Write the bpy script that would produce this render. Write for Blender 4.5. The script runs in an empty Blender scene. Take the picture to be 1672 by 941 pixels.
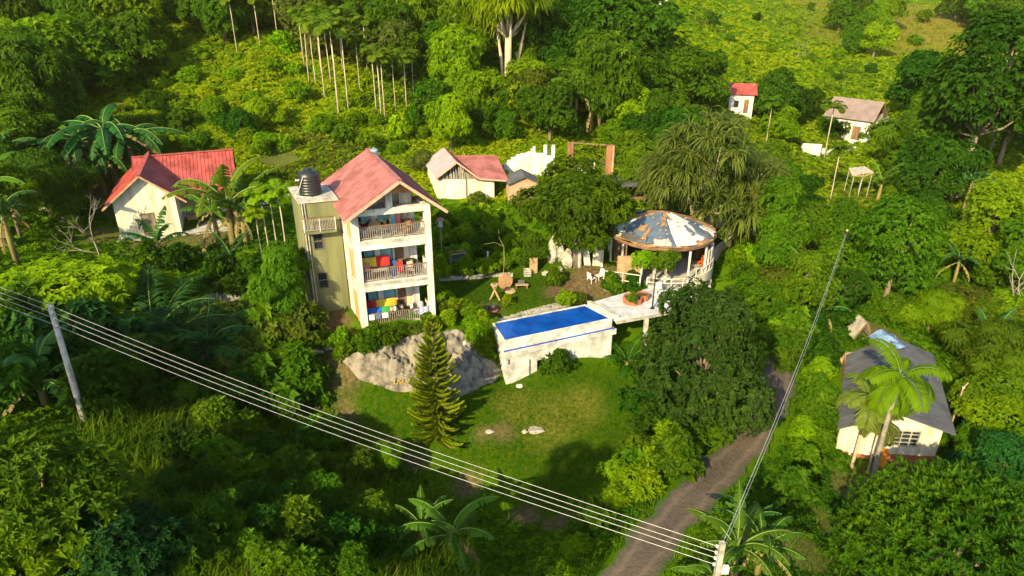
import bpy, math, random
import numpy as np
from mathutils import Vector, Matrix

# ------------------------------------------------------------------ camera, sky, sun, exposure
scene = bpy.context.scene
COL = scene.collection
PITCH, CAM_H = 25.0, 22.5
FPX, CX, CY = 1115.0, 836.0, 470.5          # focal length and centre in photograph pixels
cam_data = bpy.data.cameras.new("camera")
cam_data.sensor_width = 36.0
cam_data.lens = 36.0 * FPX / 1672.0
cam_data.clip_end = 2000
cam_data.clip_start = 0.2
cam = bpy.data.objects.new("camera", cam_data)
COL.objects.link(cam)
cam.location = (0, 0, CAM_H)
cam.rotation_euler = (math.radians(90 - PITCH), 0, 0)
scene.camera = cam

SUN_EL = math.radians(30)
SUN_DIR = Vector((-0.50, -0.866, 0)).normalized() * math.cos(SUN_EL) + Vector((0, 0, math.sin(SUN_EL)))
world = bpy.data.worlds.new("World")
scene.world = world
world.use_nodes = True
wn = world.node_tree
sky = wn.nodes.new("ShaderNodeTexSky")
sky.sky_type = 'NISHITA'
sky.sun_disc = False
sky.sun_elevation = SUN_EL
sky.sun_rotation = math.atan2(SUN_DIR.x, SUN_DIR.y)
wn.links.new(sky.outputs[0], wn.nodes["Background"].inputs[0])
wn.nodes["Background"].inputs[1].default_value = 0.15
sun_data = bpy.data.lights.new("sun", 'SUN')
sun_data.energy = 5.0
sun_data.angle = math.radians(0.6)
sun_data.color = (1.0, 0.83, 0.47)
sun = bpy.data.objects.new("sun", sun_data)
COL.objects.link(sun)
sun.rotation_euler = SUN_DIR.to_track_quat('Z', 'Y').to_euler()
sun.location = SUN_DIR * 100
scene.view_settings.view_transform = 'Standard'
scene.view_settings.look = 'None'
scene.view_settings.gamma = 1
scene.view_settings.use_curve_mapping = False
scene.view_settings.exposure = 1.24
scene.cycles.max_bounces = 8
scene.cycles.diffuse_bounces = 5
scene.cycles.glossy_bounces = 2
scene.cycles.transmission_bounces = 6
scene.cycles.caustics_reflective = False
scene.cycles.caustics_refractive = False

RNG = np.random.default_rng(7)
random.seed(7)

# ------------------------------------------------------------------ where a line of sight meets the ground
def ray(px, py):
    t = math.radians(PITCH); x = (px - CX) / FPX; y = -(py - CY) / FPX
    return np.array([x, math.cos(t) + y * math.sin(t), -math.sin(t) + y * math.cos(t)])

def p2w(px, py, z):
    d = ray(px, py)
    return np.array([0, 0, CAM_H]) + d * ((z - CAM_H) / d[2])

def w2p(P):
    t = math.radians(PITCH)
    X, Y, Z = P[0], P[1], P[2] - CAM_H
    f = Y * math.cos(t) - Z * math.sin(t); u = Y * math.sin(t) + Z * math.cos(t)
    return CX + FPX * X / f, CY - FPX * u / f

# ------------------------------------------------------------------ terrain heights
CTRL = [
 (600,540,0),(710,522,0),(520,500,0),(560,470,0.1),(480,530,-.1),(650,560,-.4),
 (730,470,.15),(850,450,.25),(870,500,0),(950,470,.15),(1000,460,.2),(770,515,0),(900,515,-.1),
 (760,420,.5),(860,410,.6),(760,370,1.0),(880,370,1.2),(700,350,1.2),
 (832,628,-3.2),(996,583,-3.0),(1047,560,-3.1),(1080,540,-3.0),(810,600,-2.2),
 (1120,485,-1.4),(1165,470,-1.5),(1200,420,-.4),(1050,440,.2),(1090,420,.3),(1130,400,.4),
 (590,562,-.3),(750,548,-.3),(600,612,-1.7),(700,640,-2.6),(785,620,-2.3),(670,590,-1.3),
 (850,650,-3.4),(1000,620,-3.3),(750,700,-4.1),(900,700,-4.3),(1050,660,-3.6),
 (800,760,-5.0),(950,760,-5.2),(900,820,-5.8),(550,650,-2.8),(620,700,-3.9),
 (500,610,-2.2),(560,695,-4.3),(680,757,-5.5),(800,812,-6.2),(880,850,-6.3),(930,850,-5.0),
 (600,800,-4.6),(700,860,-4.6),(780,900,-4.6),(715,945,-2.6),(600,870,-3.0),(500,800,-2.6),(400,750,-2),(300,700,-1),(600,935,-1.6),
 (400,880,-.3),(200,850,.5),(50,900,1.2),(300,935,.6),(850,940,-3.2),
 (137,692,.5),(90,600,.7),(250,600,-.8),(350,550,-1.0),(400,620,-2.0),(450,560,-1.2),(300,500,.2),(150,490,1),(40,430,2.2),(250,440,.7),(400,430,.5),(460,400,.7),
 (198,392,1.2),(297,381,1.2),(380,365,1.2),(420,330,1.5),(110,390,1.5),(30,350,3.2),(100,335,1.8),(180,330,1.6),
 (450,310,2.0),
 (720,325,1.5),(800,332,1.3),(870,300,1.9),(860,283,2.4),(960,288,2.5),(1000,300,2.0),
 (1100,300,.6),
 (1250,400,-1),(1240,330,-1),(1300,240,-1),(1400,212,0),(1500,200,.8),(1650,200,1.5),
 (1400,320,-2.4),(1600,320,-2.2),(1400,450,-3.2),(1600,450,-4),(1300,500,-2.3),(1450,540,-3.9),(1620,560,-5),
 (1526,752,-4.3),(1462,737,-4.1),(1375,720,-4.0),(1420,795,-4.4),(1640,700,-5.2),(1600,850,-4.6),(1500,905,-4.2),(1335,690,-2.8),(1330,600,-2.5),(1400,880,-3.8),(1350,800,-3.5),
 (1045,900,-1),(1150,800,-1.3),(1240,700,-1.6),(1275,620,-1.8),(1265,520,-1.8),(1245,430,-1.2),(1000,905,-1.0),(1120,885,-1.0),(1190,760,-1.5),(1280,680,-1.7),
 (1220,870,-1.2),(1280,800,-2.2),(1000,830,-2.8),(1080,770,-2.0),(1130,700,-2.4),(960,890,-2.0),(1200,1000,-1),(1000,1000,-1),
]
# hillside: direction and distance Y
HILL = [(120,285,69),(215,270,72),(300,250,74),(400,250,76),(500,250,77),(620,245,78),(750,235,80),(880,235,80),(960,250,79),
 (40,200,80),(250,200,84),(400,200,85),(550,195,86),(700,190,87),(850,190,87),(40,100,96),(250,100,100),(420,100,101),(600,100,102),(760,100,103),(900,100,106),
 (40,0,118),(250,0,122),(420,0,124),(600,0,126),(760,0,128),(900,0,132),(1000,170,95),(1000,90,112),(1000,0,145),
 (1100,200,91),(1100,100,118),(1100,0,172),(1200,165,108),(1300,160,120),(1300,100,146),(1300,0,232),(1500,120,138),(1500,50,185),(1500,0,255),(1650,100,150),(1650,40,200),(1650,0,262)]
WORLD_CTRL = [(0,5,2),(0,-30,7),(-30,0,7),(-40,15,7),(-60,20,12),(30,5,-2),(60,20,-4),(60,0,0),(-75,60,9),(-45,40,4.0),(-60,50,6),(-70,90,15),(-60,70,6),(80,60,-3),(-100,130,26),(-40,160,30),
 (0,200,34),(60,300,25),(150,350,24),(200,200,10),(120,120,3),(-150,100,34),(0,450,55),(200,450,48),(-200,300,75),(300,300,36),(-120,0,26),(100,-30,4),(200,60,4),(-100,450,70)]
def p2y(px, py, Y):
    d = ray(px, py); return np.array([0, 0, CAM_H]) + d * (Y / d[1])
_c = np.array([p2w(*c) for c in CTRL] + [p2y(*c) for c in HILL] + [np.array(w, float) for w in WORLD_CTRL])
_S = 50.0
def _phi(r2):
    return np.where(r2 > 1e-12, 0.5 * r2 * np.log(np.maximum(r2, 1e-12)), 0.0)
_xy = _c[:, :2] / _S
_n = len(_xy)
_K = _phi(((_xy[:, None] - _xy[None]) ** 2).sum(-1)) + np.eye(_n) * 2e-4
_Pm = np.hstack([np.ones((_n, 1)), _xy])
_M = np.vstack([np.hstack([_K, _Pm]), np.hstack([_Pm.T, np.zeros((3, 3))])])
_W = np.linalg.solve(_M, np.concatenate([_c[:, 2], np.zeros(3)]))

def base_height(x, y):
    q = np.stack([np.ravel(x), np.ravel(y)], 1) / _S
    out = np.empty(len(q))
    for i in range(0, len(q), 20000):
        s = q[i:i + 20000]
        out[i:i + 20000] = _phi(((s[:, None] - _xy[None]) ** 2).sum(-1)) @ _W[:_n] + _W[_n] + s @ _W[_n + 1:]
    return out

def wob(x, y, f, seed=0):
    r = np.random.default_rng(seed); s = 0
    for k in range(6):
        a = r.uniform(0, 6.28); ff = f * r.uniform(.6, 1.7); ph = r.uniform(0, 6.28)
        s = s + np.sin((x * math.cos(a) + y * math.sin(a)) * ff + ph)
    return s / 6

def road_line():
    pts = [(985,1010),(1040,930),(1090,862),(1150,795),(1205,733),(1247,680),(1272,625),(1278,570),(1266,500),(1250,440),(1243,400),(1238,370),(1232,345)]
    return np.array([p2w(px, py, -1.3)[:2] for px, py in pts])
ROAD = road_line()
def dist_to_line(x, y, line):
    d = np.full(np.shape(x), 1e9)
    for a, b in zip(line[:-1], line[1:]):
        ab = b - a
        t = np.clip(((x - a[0]) * ab[0] + (y - a[1]) * ab[1]) / (ab @ ab), 0, 1)
        d = np.minimum(d, np.hypot(x - a[0] - t * ab[0], y - a[1] - t * ab[1]))
    return d

# footprints kept smooth: (x, y, radius)
def _fp(px, py, z, r):
    p = p2w(px, py, z); return (p[0], p[1], r)
FLAT = [_fp(620,500,0,6), _fp(860,475,0,6), _fp(250,380,1.2,7), _fp(765,328,1.4,5), _fp(1085,410,.2,6), _fp(1460,680,-4.2,6)]
def height(x, y):
    x = np.asarray(x, float); y = np.asarray(y, float)
    h = base_height(x, y).reshape(x.shape)
    d = np.hypot(x, y)
    amp = np.full(x.shape, .16)
    amp += np.clip((y - 62) / 30, 0, 1) * .35
    for fx, fy, fr in FLAT:
        amp *= np.clip(np.hypot(x - fx, y - fy) / fr - .4, .1, 1)
    rd = dist_to_line(x, y, ROAD)
    amp *= np.clip((rd - 1.2) / 2, .1, 1)
    h += amp * (wob(x, y, 1.1, 3) + .8 * wob(x, y, .45, 4)) * 1.6
    return h
def hz(x, y):
    return float(height(np.array([x]), np.array([y]))[0])
_T = np.concatenate([np.linspace(12, 60, 160), np.linspace(60.5, 150, 150), np.linspace(151, 420, 140)])
def at(px, py, above=0.0):
    """ground point (or point 'above' metres over the ground) seen in that direction"""
    d = ray(px, py); d = d / np.linalg.norm(d)
    P = np.array([0, 0, CAM_H]) + _T[:, None] * d
    g = P[:, 2] - height(P[:, 0], P[:, 1]) - above
    k = np.argmax(g < 0)
    if g[k] >= 0: k = len(_T) - 1
    if k == 0: k = 1
    w = g[k - 1] / (g[k - 1] - g[k] + 1e-9)
    w = min(max(w, 0), 1)
    Q = P[k - 1] * (1 - w) + P[k] * w
    return np.array([Q[0], Q[1], Q[2] - above])
def dist_of(P):
    return float(np.linalg.norm(np.array(P) - [0, 0, CAM_H]))

# ------------------------------------------------------------------ materials
MATS = {}
def _nodes(name):
    m = bpy.data.materials.new(name); m.use_nodes = True
    nt = m.node_tree
    return m, nt, nt.nodes["Principled BSDF"]
def rgba(c): return (c[0], c[1], c[2], 1)
def solid(name, c, c2=None, scale=3.0, rough=.8, bump=.0, metal=0.0, spec=.3, streak=False, detail=6, bscale=None):
    """noise-mottled paint, plaster, metal or cloth"""
    if name in MATS: return MATS[name]
    m, nt, b = _nodes(name)
    b.inputs["Roughness"].default_value = rough
    b.inputs["Metallic"].default_value = metal
    b.inputs["Specular IOR Level"].default_value = spec
    c2 = c2 or tuple(v * .72 for v in c)
    tc = nt.nodes.new("ShaderNodeTexCoord")
    mp = nt.nodes.new("ShaderNodeMapping")
    mp.inputs["Scale"].default_value = (scale, scale, scale * (.18 if streak else 1))
    nt.links.new(tc.outputs["Object"], mp.inputs[0])
    nz = nt.nodes.new("ShaderNodeTexNoise"); nz.inputs["Scale"].default_value = 1
    nz.inputs["Detail"].default_value = detail; nz.inputs["Roughness"].default_value = .65
    nt.links.new(mp.outputs[0], nz.inputs[0])
    rp = nt.nodes.new("ShaderNodeValToRGB")
    rp.color_ramp.elements[0].position = .38; rp.color_ramp.elements[0].color = rgba(c2)
    rp.color_ramp.elements[1].position = .58; rp.color_ramp.elements[1].color = rgba(c)
    nt.links.new(nz.outputs[0], rp.inputs[0])
    nt.links.new(rp.outputs[0], b.inputs["Base Color"])
    if bump:
        n2 = nt.nodes.new("ShaderNodeTexNoise"); n2.inputs["Scale"].default_value = bscale or scale * 6; n2.inputs["Detail"].default_value = 6
        nt.links.new(tc.outputs["Object"], n2.inputs[0])
        bp = nt.nodes.new("ShaderNodeBump"); bp.inputs["Strength"].default_value = bump; bp.inputs["Distance"].default_value = .05
        nt.links.new(n2.outputs[0], bp.inputs["Height"]); nt.links.new(bp.outputs[0], b.inputs["Normal"])
    MATS[name] = m
    return m

def leafmat(name, c1, c2, trans=.35, rough=.6, spec=.10):
    """leaf with reflected and transmitted light; 'tone' varies leaf by leaf between two colours"""
    if name in MATS: return MATS[name]
    m, nt, b = _nodes(name)
    b.inputs["Roughness"].default_value = rough
    b.inputs["Specular IOR Level"].default_value = spec
    at_ = nt.nodes.new("ShaderNodeAttribute"); at_.attribute_name = "tone"
    mx = nt.nodes.new("ShaderNodeMix"); mx.data_type = 'RGBA'
    mx.inputs[6].default_value = rgba(c1); mx.inputs[7].default_value = rgba(c2)
    nt.links.new(at_.outputs["Fac"], mx.inputs[0])
    oi = nt.nodes.new("ShaderNodeObjectInfo")
    hs = nt.nodes.new("ShaderNodeHueSaturation")
    mr = nt.nodes.new("ShaderNodeMapRange"); mr.inputs[3].default_value = .75; mr.inputs[4].default_value = 1.25
    nt.links.new(oi.outputs["Random"], mr.inputs[0]); nt.links.new(mr.outputs[0], hs.inputs["Value"])
    mh = nt.nodes.new("ShaderNodeMapRange"); mh.inputs[3].default_value = .478; mh.inputs[4].default_value = .508
    mu = nt.nodes.new("ShaderNodeMath"); mu.operation = 'MULTIPLY'; mu.inputs[1].default_value = 7.31
    fr = nt.nodes.new("ShaderNodeMath"); fr.operation = 'FRACT'
    nt.links.new(oi.outputs["Random"], mu.inputs[0]); nt.links.new(mu.outputs[0], fr.inputs[0])
    nt.links.new(fr.outputs[0], mh.inputs[0]); nt.links.new(mh.outputs[0], hs.inputs["Hue"])
    nt.links.new(mx.outputs[2], hs.inputs["Color"])
    nt.links.new(hs.outputs[0], b.inputs["Base Color"])
    tr = nt.nodes.new("ShaderNodeBsdfTranslucent")
    hs2 = nt.nodes.new("ShaderNodeHueSaturation"); hs2.inputs["Hue"].default_value = .494; hs2.inputs["Value"].default_value = 1.5
    nt.links.new(hs.outputs[0], hs2.inputs["Color"]); nt.links.new(hs2.outputs[0], tr.inputs[0])
    ms = nt.nodes.new("ShaderNodeMixShader"); ms.inputs[0].default_value = min(.55, trans + .12)
    nt.links.new(b.outputs[0], ms.inputs[1]); nt.links.new(tr.outputs[0], ms.inputs[2])
    nt.links.new(ms.outputs[0], nt.nodes["Material Output"].inputs[0])
    MATS[name] = m
    return m

# ------------------------------------------------------------------ mesh building
class MB:
    """collects shapes; build() links them as one mesh object"""
    def __init__(s):
        s.v = []; s.n = 0; s.f = []; s.m = []; s.tone = []; s.mi = 0; s.shear = None
    def add(s, verts, faces, mi=None, tone=0.5):
        verts = np.asarray(verts, float).reshape(-1, 3)
        if s.shear is not None:
            verts = verts.copy(); verts[:, 0] += s.shear * verts[:, 1]
        s.v.append(verts)
        for f in faces:
            s.f.append(tuple(int(i) + s.n for i in f)); s.m.append(s.mi if mi is None else mi)
            s.tone.append(tone)
        s.n += len(verts)
    def arr(s, verts, quads, tone=None, mi=None):
        """bulk add: verts (k,3) float array, quads (q,4) or (q,3) int array"""
        s.v.append(np.asarray(verts, float).reshape(-1, 3))
        s.f.append(np.asarray(quads, np.int64) + s.n)
        s.m.append(np.broadcast_to(np.asarray(s.mi if mi is None else mi), (len(quads),)).copy())
        s.tone.append(np.full(len(quads), .5) if tone is None else np.asarray(tone))
        s.n += len(s.v[-1])
    def box(s, x0, x1, y0, y1, z0, z1, mi=None):
        v = [(x, y, z) for z in (z0, z1) for y in (y0, y1) for x in (x0, x1)]
        s.add(v, [(0,2,3,1),(4,5,7,6),(0,1,5,4),(2,6,7,3),(0,4,6,2),(1,3,7,5)], mi)
    def bar(s, a, b, w, h=None, mi=None, up=(0,0,1)):
        """square bar from a to b"""
        a = Vector(a); b = Vector(b); h = h or w
        d = (b - a).normalized(); u = Vector(up)
        if abs(d.dot(u)) > .98: u = Vector((1, 0, 0))
        r = d.cross(u).normalized(); t = r.cross(d).normalized()
        v = [p + r * (i * w / 2) + t * (j * h / 2) for p in (a, b) for i, j in ((-1,-1),(1,-1),(1,1),(-1,1))]
        s.add([tuple(q) for q in v], [(3,2,1,0),(4,5,6,7),(0,1,5,4),(1,2,6,5),(2,3,7,6),(3,0,4,7)], mi)
    def tube(s, pts, rad, n=6, mi=None, cap=True, tone=.5):
        pts = [Vector(p) for p in pts]; k = len(pts)
        if not hasattr(rad, '__len__'): rad = [rad] * k
        vs = []; prev = None
        for i, p in enumerate(pts):
            d = (pts[min(i + 1, k - 1)] - pts[max(i - 1, 0)]).normalized()
            if prev is None:
                u = Vector((0, 0, 1)) if abs(d.z) < .9 else Vector((1, 0, 0))
                prev = d.cross(u).normalized()
            r = (prev - d * prev.dot(d)).normalized(); prev = r; t = d.cross(r)
            for j in range(n):
                a = 2 * math.pi * j / n
                vs.append(tuple(p + (r * math.cos(a) + t * math.sin(a)) * rad[i]))
        fs = [(i*n + j, i*n + (j+1) % n, (i+1)*n + (j+1) % n, (i+1)*n + j) for i in range(k-1) for j in range(n)]
        if cap: fs += [tuple(range(n-1, -1, -1)), tuple(range((k-1)*n, k*n))]
        s.add(vs, fs, mi, tone)
    def lathe(s, prof, n=20, c=(0,0,0), mi=None, a0=0, a1=2*math.pi):
        full = abs(a1 - a0 - 2*math.pi) < 1e-6
        k = n if full else n + 1
        vs = [(c[0] + r*math.cos(a0 + (a1-a0)*j/n), c[1] + r*math.sin(a0 + (a1-a0)*j/n), c[2] + z) for r, z in prof for j in range(k)]
        fs = []
        for i in range(len(prof) - 1):
            for j in range(n):
                j2 = (j + 1) % k
                fs.append((i*k + j, i*k + j2, (i+1)*k + j2, (i+1)*k + j))
        s.add(vs, fs, mi)
    def prism(s, poly, z0, z1, mi=None):
        n = len(poly)
        v = [(x, y, z0) for x, y in poly] + [(x, y, z1) for x, y in poly]
        s.add(v, [tuple(range(n-1, -1, -1)), tuple(range(n, 2*n))] + [(i, (i+1) % n, n + (i+1) % n, n + i) for i in range(n)], mi)
    def slab(s, quad, th, mi=None):
        """a sheet through 3 or more points, given thickness th downwards along its normal"""
        q = [Vector(p) for p in quad]; n = len(q)
        nrm = (q[1] - q[0]).cross(q[2] - q[0]).normalized()
        if nrm.z < 0: nrm = -nrm
        v = [tuple(p) for p in q] + [tuple(p - nrm * th) for p in q]
        s.add(v, [tuple(range(n)), tuple(range(2*n-1, n-1, -1))] + [(i, (i+1) % n, n + (i+1) % n, n + i) for i in range(n)], mi)
    def wallx(s, x0, x1, y0, y1, z0, z1, holes=(), mi=None):
        """wall running along x with rectangular openings (hx0,hx1,hz0,hz1)"""
        xs = sorted({x0, x1, *[h[0] for h in holes], *[h[1] for h in holes]})
        zs = sorted({z0, z1, *[h[2] for h in holes], *[h[3] for h in holes]})
        for a, b in zip(xs[:-1], xs[1:]):
            for c, d in zip(zs[:-1], zs[1:]):
                mx, mz = (a + b) / 2, (c + d) / 2
                if any(h[0] < mx < h[1] and h[2] < mz < h[3] for h in holes): continue
                s.box(a, b, y0, y1, c, d, mi)
    def build(s, name, mats, parent=None, smooth=False, loc=None):
        V = np.concatenate(s.v) if s.v else np.zeros((0, 3))
        idx = []; tot = []; mi = []; tone = []
        for f, m, t in zip(s.f, s.m, s.tone):
            if isinstance(f, tuple):
                idx.append(np.array(f)); tot.append(np.array([len(f)])); mi.append(np.array([m])); tone.append(np.array([t]))
            else:
                idx.append(f.ravel()); tot.append(np.full(len(f), f.shape[1])); mi.append(m); tone.append(t)
        # tuples were pushed one by one, arrays in bulk
        idx = np.concatenate(idx); tot = np.concatenate(tot); mi = np.concatenate(mi); tone = np.concatenate(tone)
        me = bpy.data.meshes.new(name)
        me.vertices.add(len(V)); me.vertices.foreach_set("co", V.ravel())
        me.loops.add(len(idx)); me.loops.foreach_set("vertex_index", idx.astype(np.int32))
        me.polygons.add(len(tot))
        st = np.concatenate([[0], np.cumsum(tot)[:-1]])
        me.polygons.foreach_set("loop_start", st.astype(np.int32))
        me.polygons.foreach_set("loop_total", tot.astype(np.int32))
        if not isinstance(mats, (list, tuple)): mats = [mats]
        for m in mats: me.materials.append(m)
        me.polygons.foreach_set("material_index", mi.astype(np.int32))
        me.polygons.foreach_set("use_smooth", np.full(len(tot), bool(smooth)))
        a = me.attributes.new("tone", 'FLOAT', 'FACE'); a.data.foreach_set("value", tone.astype(np.float32))
        me.update(calc_edges=True); me.validate()
        o = bpy.data.objects.new(name, me); COL.objects.link(o)
        if parent: o.parent = parent
        if loc is not None: o.location = loc
        return o

def tag(o, label=None, cat=None, group=None, kind=None):
    if label: o["label"] = label
    if cat: o["category"] = cat
    if group: o["group"] = group
    if kind: o["kind"] = kind
    return o
def thing(name, label, cat, loc=(0,0,0), rz=0.0, group=None):
    o = bpy.data.objects.new(name, None); COL.objects.link(o)
    o.location = tuple(loc); o.rotation_euler = (0, 0, rz); o.empty_display_size = .3
    return tag(o, label, cat, group)
def copy_tree(o, parent=None):
    c = o.copy(); COL.objects.link(c)
    if parent: c.parent = parent
    for ch in list(o.children): copy_tree(ch, c)
    return c
# ------------------------------------------------------------------ the ground
def axis(stops):
    out = [stops[0][0]]
    for (a, _), (b, st) in zip(stops[:-1], stops[1:]):
        k = max(1, int(round((b - a) / st))); out += list(a + (b - a) * (np.arange(k) + 1) / k)
    return np.array(out)
gx = axis([(-260, 0), (-90, 10), (-40, 2), (-28, .8), (32, .5), (60, 1.2), (110, 2.5), (330, 10)])
gy = axis([(-40, 0), (5, 5), (16, 1), (60, .45), (90, .8), (150, 2), (250, 5), (470, 11)])
GX, GY = np.meshgrid(gx, gy)
GZ = height(GX.ravel(), GY.ravel()).reshape(GX.shape)
# blobs of bare earth and of dry grass where the ground itself is so
def blob(px, py, r, w=1.0): p = at(px, py); return (p[0], p[1], r, w)
SOIL = [blob(530,505,2.3), blob(560,490,1.6), blob(545,525,1.4), blob(515,560,1.2,.8), blob(555,580,1.3,.9), blob(575,600,1.2,.9),
        blob(130,300,3.2), blob(170,320,2.2), blob(90,330,2.6), blob(160,385,2.2,.7), blob(250,398,2.4,.8), blob(340,382,2.8,.8), blob(180,350,2,.6),
        blob(950,468,1.8), blob(985,468,1.6), blob(920,478,1.6), blob(1000,450,1.6), blob(960,445,1.6), blob(800,505,1.1,.7), blob(740,500,1.2,.6),
        blob(1480,770,2.2), blob(1440,790,1.8,.8), blob(1390,800,1.8,.6), blob(1370,690,1.3,.8), blob(1430,545,1.8,.9),
        blob(560,690,.9,.9), blob(620,740,.9,.9), blob(680,760,.8,.9), blob(760,795,.8,.9), blob(860,845,1.0,.9), blob(910,855,1.0,.9), blob(525,640,.8,.8),
        blob(490,550,1.2,.7), blob(350,490,1.6,.7), blob(430,465,1.4,.7), blob(390,480,1.4,.7), blob(460,260,4.0,.5), blob(990,270,2.0,.7), blob(1245,400,2.0,.8), blob(820,705,.8,.7), blob(790,708,.7,.6),
        blob(1300,900,2.2,.55), blob(1360,870,2.2,.55), blob(1075,25,2.5,.8), blob(1345,135,2.0,.6)]
DRY = [blob(1560,48,44,.95), blob(1640,65,34,.9), blob(1490,30,34,.85), blob(1340,5,16,.8), blob(1440,62,22,.7), blob(900,690,2.0,.35), blob(840,660,1.6,.3), blob(950,660,1.6,.35), blob(1540,20,25,.7)]
LAWN = [blob(850,475,5), blob(760,480,4), blob(900,640,5), blob(820,660,4), blob(980,650,4), blob(900,720,6), blob(1000,700,5), blob(620,680,4), blob(560,640,3), blob(780,720,4), blob(900,780,4), blob(740,500,3), blob(700,690,3)]
def field(blobs, x, y):
    s = np.zeros(x.shape)
    for bx, by, r, w in blobs:
        d = np.hypot(x - bx, y - by) / r + .35 * wob(x, y, 3.0 / max(r, 1.5), 11)
        s = np.maximum(s, w * np.clip(1.6 - 1.3 * d, 0, 1))
    return s
soil = field(SOIL, GX.ravel(), GY.ravel())
dry = field(DRY, GX.ravel(), GY.ravel())
lawn = field(LAWN, GX.ravel(), GY.ravel())
def ground_mat():
    m, nt, b = _nodes("ground_cover"); b.inputs["Roughness"].default_value = .95; b.inputs["Specular IOR Level"].default_value = .02
    L = nt.links
    tc = nt.nodes.new("ShaderNodeTexCoord")
    def noise(sc, det=6):
        n = nt.nodes.new("ShaderNodeTexNoise"); n.inputs["Scale"].default_value = sc; n.inputs["Detail"].default_value = det
        L.new(tc.outputs["Object"], n.inputs[0]); return n
    def ramp(src, a, ca, bb, cb):
        r = nt.nodes.new("ShaderNodeValToRGB"); r.color_ramp.elements[0].position = a; r.color_ramp.elements[0].color = rgba(ca)
        r.color_ramp.elements[1].position = bb; r.color_ramp.elements[1].color = rgba(cb); L.new(src, r.inputs[0]); return r
    def mix(f, A, B):
        x = nt.nodes.new("ShaderNodeMix"); x.data_type = 'RGBA'; L.new(f, x.inputs[0]); L.new(A, x.inputs[6]); L.new(B, x.inputs[7]); return x.outputs[2]
    def attr(n):
        a = nt.nodes.new("ShaderNodeAttribute"); a.attribute_name = n; return a.outputs["Fac"]
    n1 = noise(.6); n2 = noise(4.0); n3 = noise(14.0)
    grass = ramp(n1.outputs[0], .35, (.036, .095, .001), .65, (.080, .150, .002))
    fine = ramp(n3.outputs[0], .3, (.028, .080, .001), .7, (.092, .160, .002))
    g = nt.nodes.new("ShaderNodeMix"); g.data_type = 'RGBA'; g.inputs[0].default_value = .5
    L.new(grass.outputs[0], g.inputs[6]); L.new(fine.outputs[0], g.inputs[7])
    lw = ramp(n2.outputs[0], .35, (.012, .052, .001), .68, (.050, .074, .002))
    so = ramp(n2.outputs[0], .3, (.060, .040, .018), .7, (.155, .110, .055))
    dr = ramp(n2.outputs[0], .3, (.10, .105, .010), .7, (.25, .19, .040))
    c = mix(attr("lawn"), g.outputs[2], lw.outputs[0])
    c = mix(attr("dry"), c, dr.outputs[0])
    c = mix(attr("soil"), c, so.outputs[0])
    L.new(c, b.inputs["Base Color"])
    bp = nt.nodes.new("ShaderNodeBump"); bp.inputs["Strength"].default_value = .8; bp.inputs["Distance"].default_value = .12
    L.new(n3.outputs[0], bp.inputs["Height"]); L.new(bp.outputs[0], b.inputs["Normal"])
    return m
ny, nx = GX.shape
ii = (np.arange(ny - 1)[:, None] * nx + np.arange(nx - 1)[None]).ravel()
tb = MB(); tb.arr(np.stack([GX.ravel(), GY.ravel(), GZ.ravel()], 1), np.stack([ii, ii + 1, ii + nx + 1, ii + nx], 1))
terrain = tag(tb.build("ground", ground_mat(), smooth=True), kind="structure")
for nm, arr in (("soil", soil), ("dry", dry), ("lawn", lawn)):
    a = terrain.data.attributes.new(nm, 'FLOAT', 'POINT'); a.data.foreach_set("value", arr.astype(np.float32))

# ------------------------------------------------------------------ the road
def resample(line, step):
    seg = np.linalg.norm(np.diff(line, axis=0), axis=1); s = np.concatenate([[0], np.cumsum(seg)])
    # smooth by quadratic Bezier-ish averaging
    t = np.arange(0, s[-1], step)
    P = np.stack([np.interp(t, s, line[:, 0]), np.interp(t, s, line[:, 1])], 1)
    for _ in range(30): P[1:-1] = (P[:-2] + 2 * P[1:-1] + P[2:]) / 4
    return P
rl = resample(ROAD, .4)
tan = np.gradient(rl, axis=0); tan /= np.linalg.norm(tan, axis=1)[:, None]
nor = np.stack([-tan[:, 1], tan[:, 0]], 1)
rv = []; acr = np.linspace(-1, 1, 9)
for i in range(len(rl)):
    wdt = 1.08 + .12 * math.sin(i * .7) + .08 * math.sin(i * 1.9)
    for j, a_ in enumerate(acr):
        edge = a_ * (wdt + (.07 * math.sin(i * .43 + 2 * a_) + .05 * math.sin(i * 1.1 + a_) if abs(a_) > .9 else 0))
        q = rl[i] + nor[i] * edge
        rv.append((q[0], q[1], 0))
rv = np.array(rv); zc = height(rl[:, 0], rl[:, 1])
for _ in range(20): zc[1:-1] = (zc[:-2] + 2 * zc[1:-1] + zc[2:]) / 4
zh = height(rv[:, 0], rv[:, 1])
k9 = len(acr)
road_z = np.repeat(zc, k9) + .10 - .03 * np.tile(np.abs(acr), len(rl))
rv[:, 2] = np.maximum(road_z, zh + .05)
i0 = (np.arange(len(rl) - 1)[:, None] * k9 + np.arange(k9 - 1)[None]).ravel()
rb = MB(); rb.arr(rv, np.stack([i0, i0 + k9, i0 + k9 + 1, i0 + 1], 1)[:, ::-1])
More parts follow.
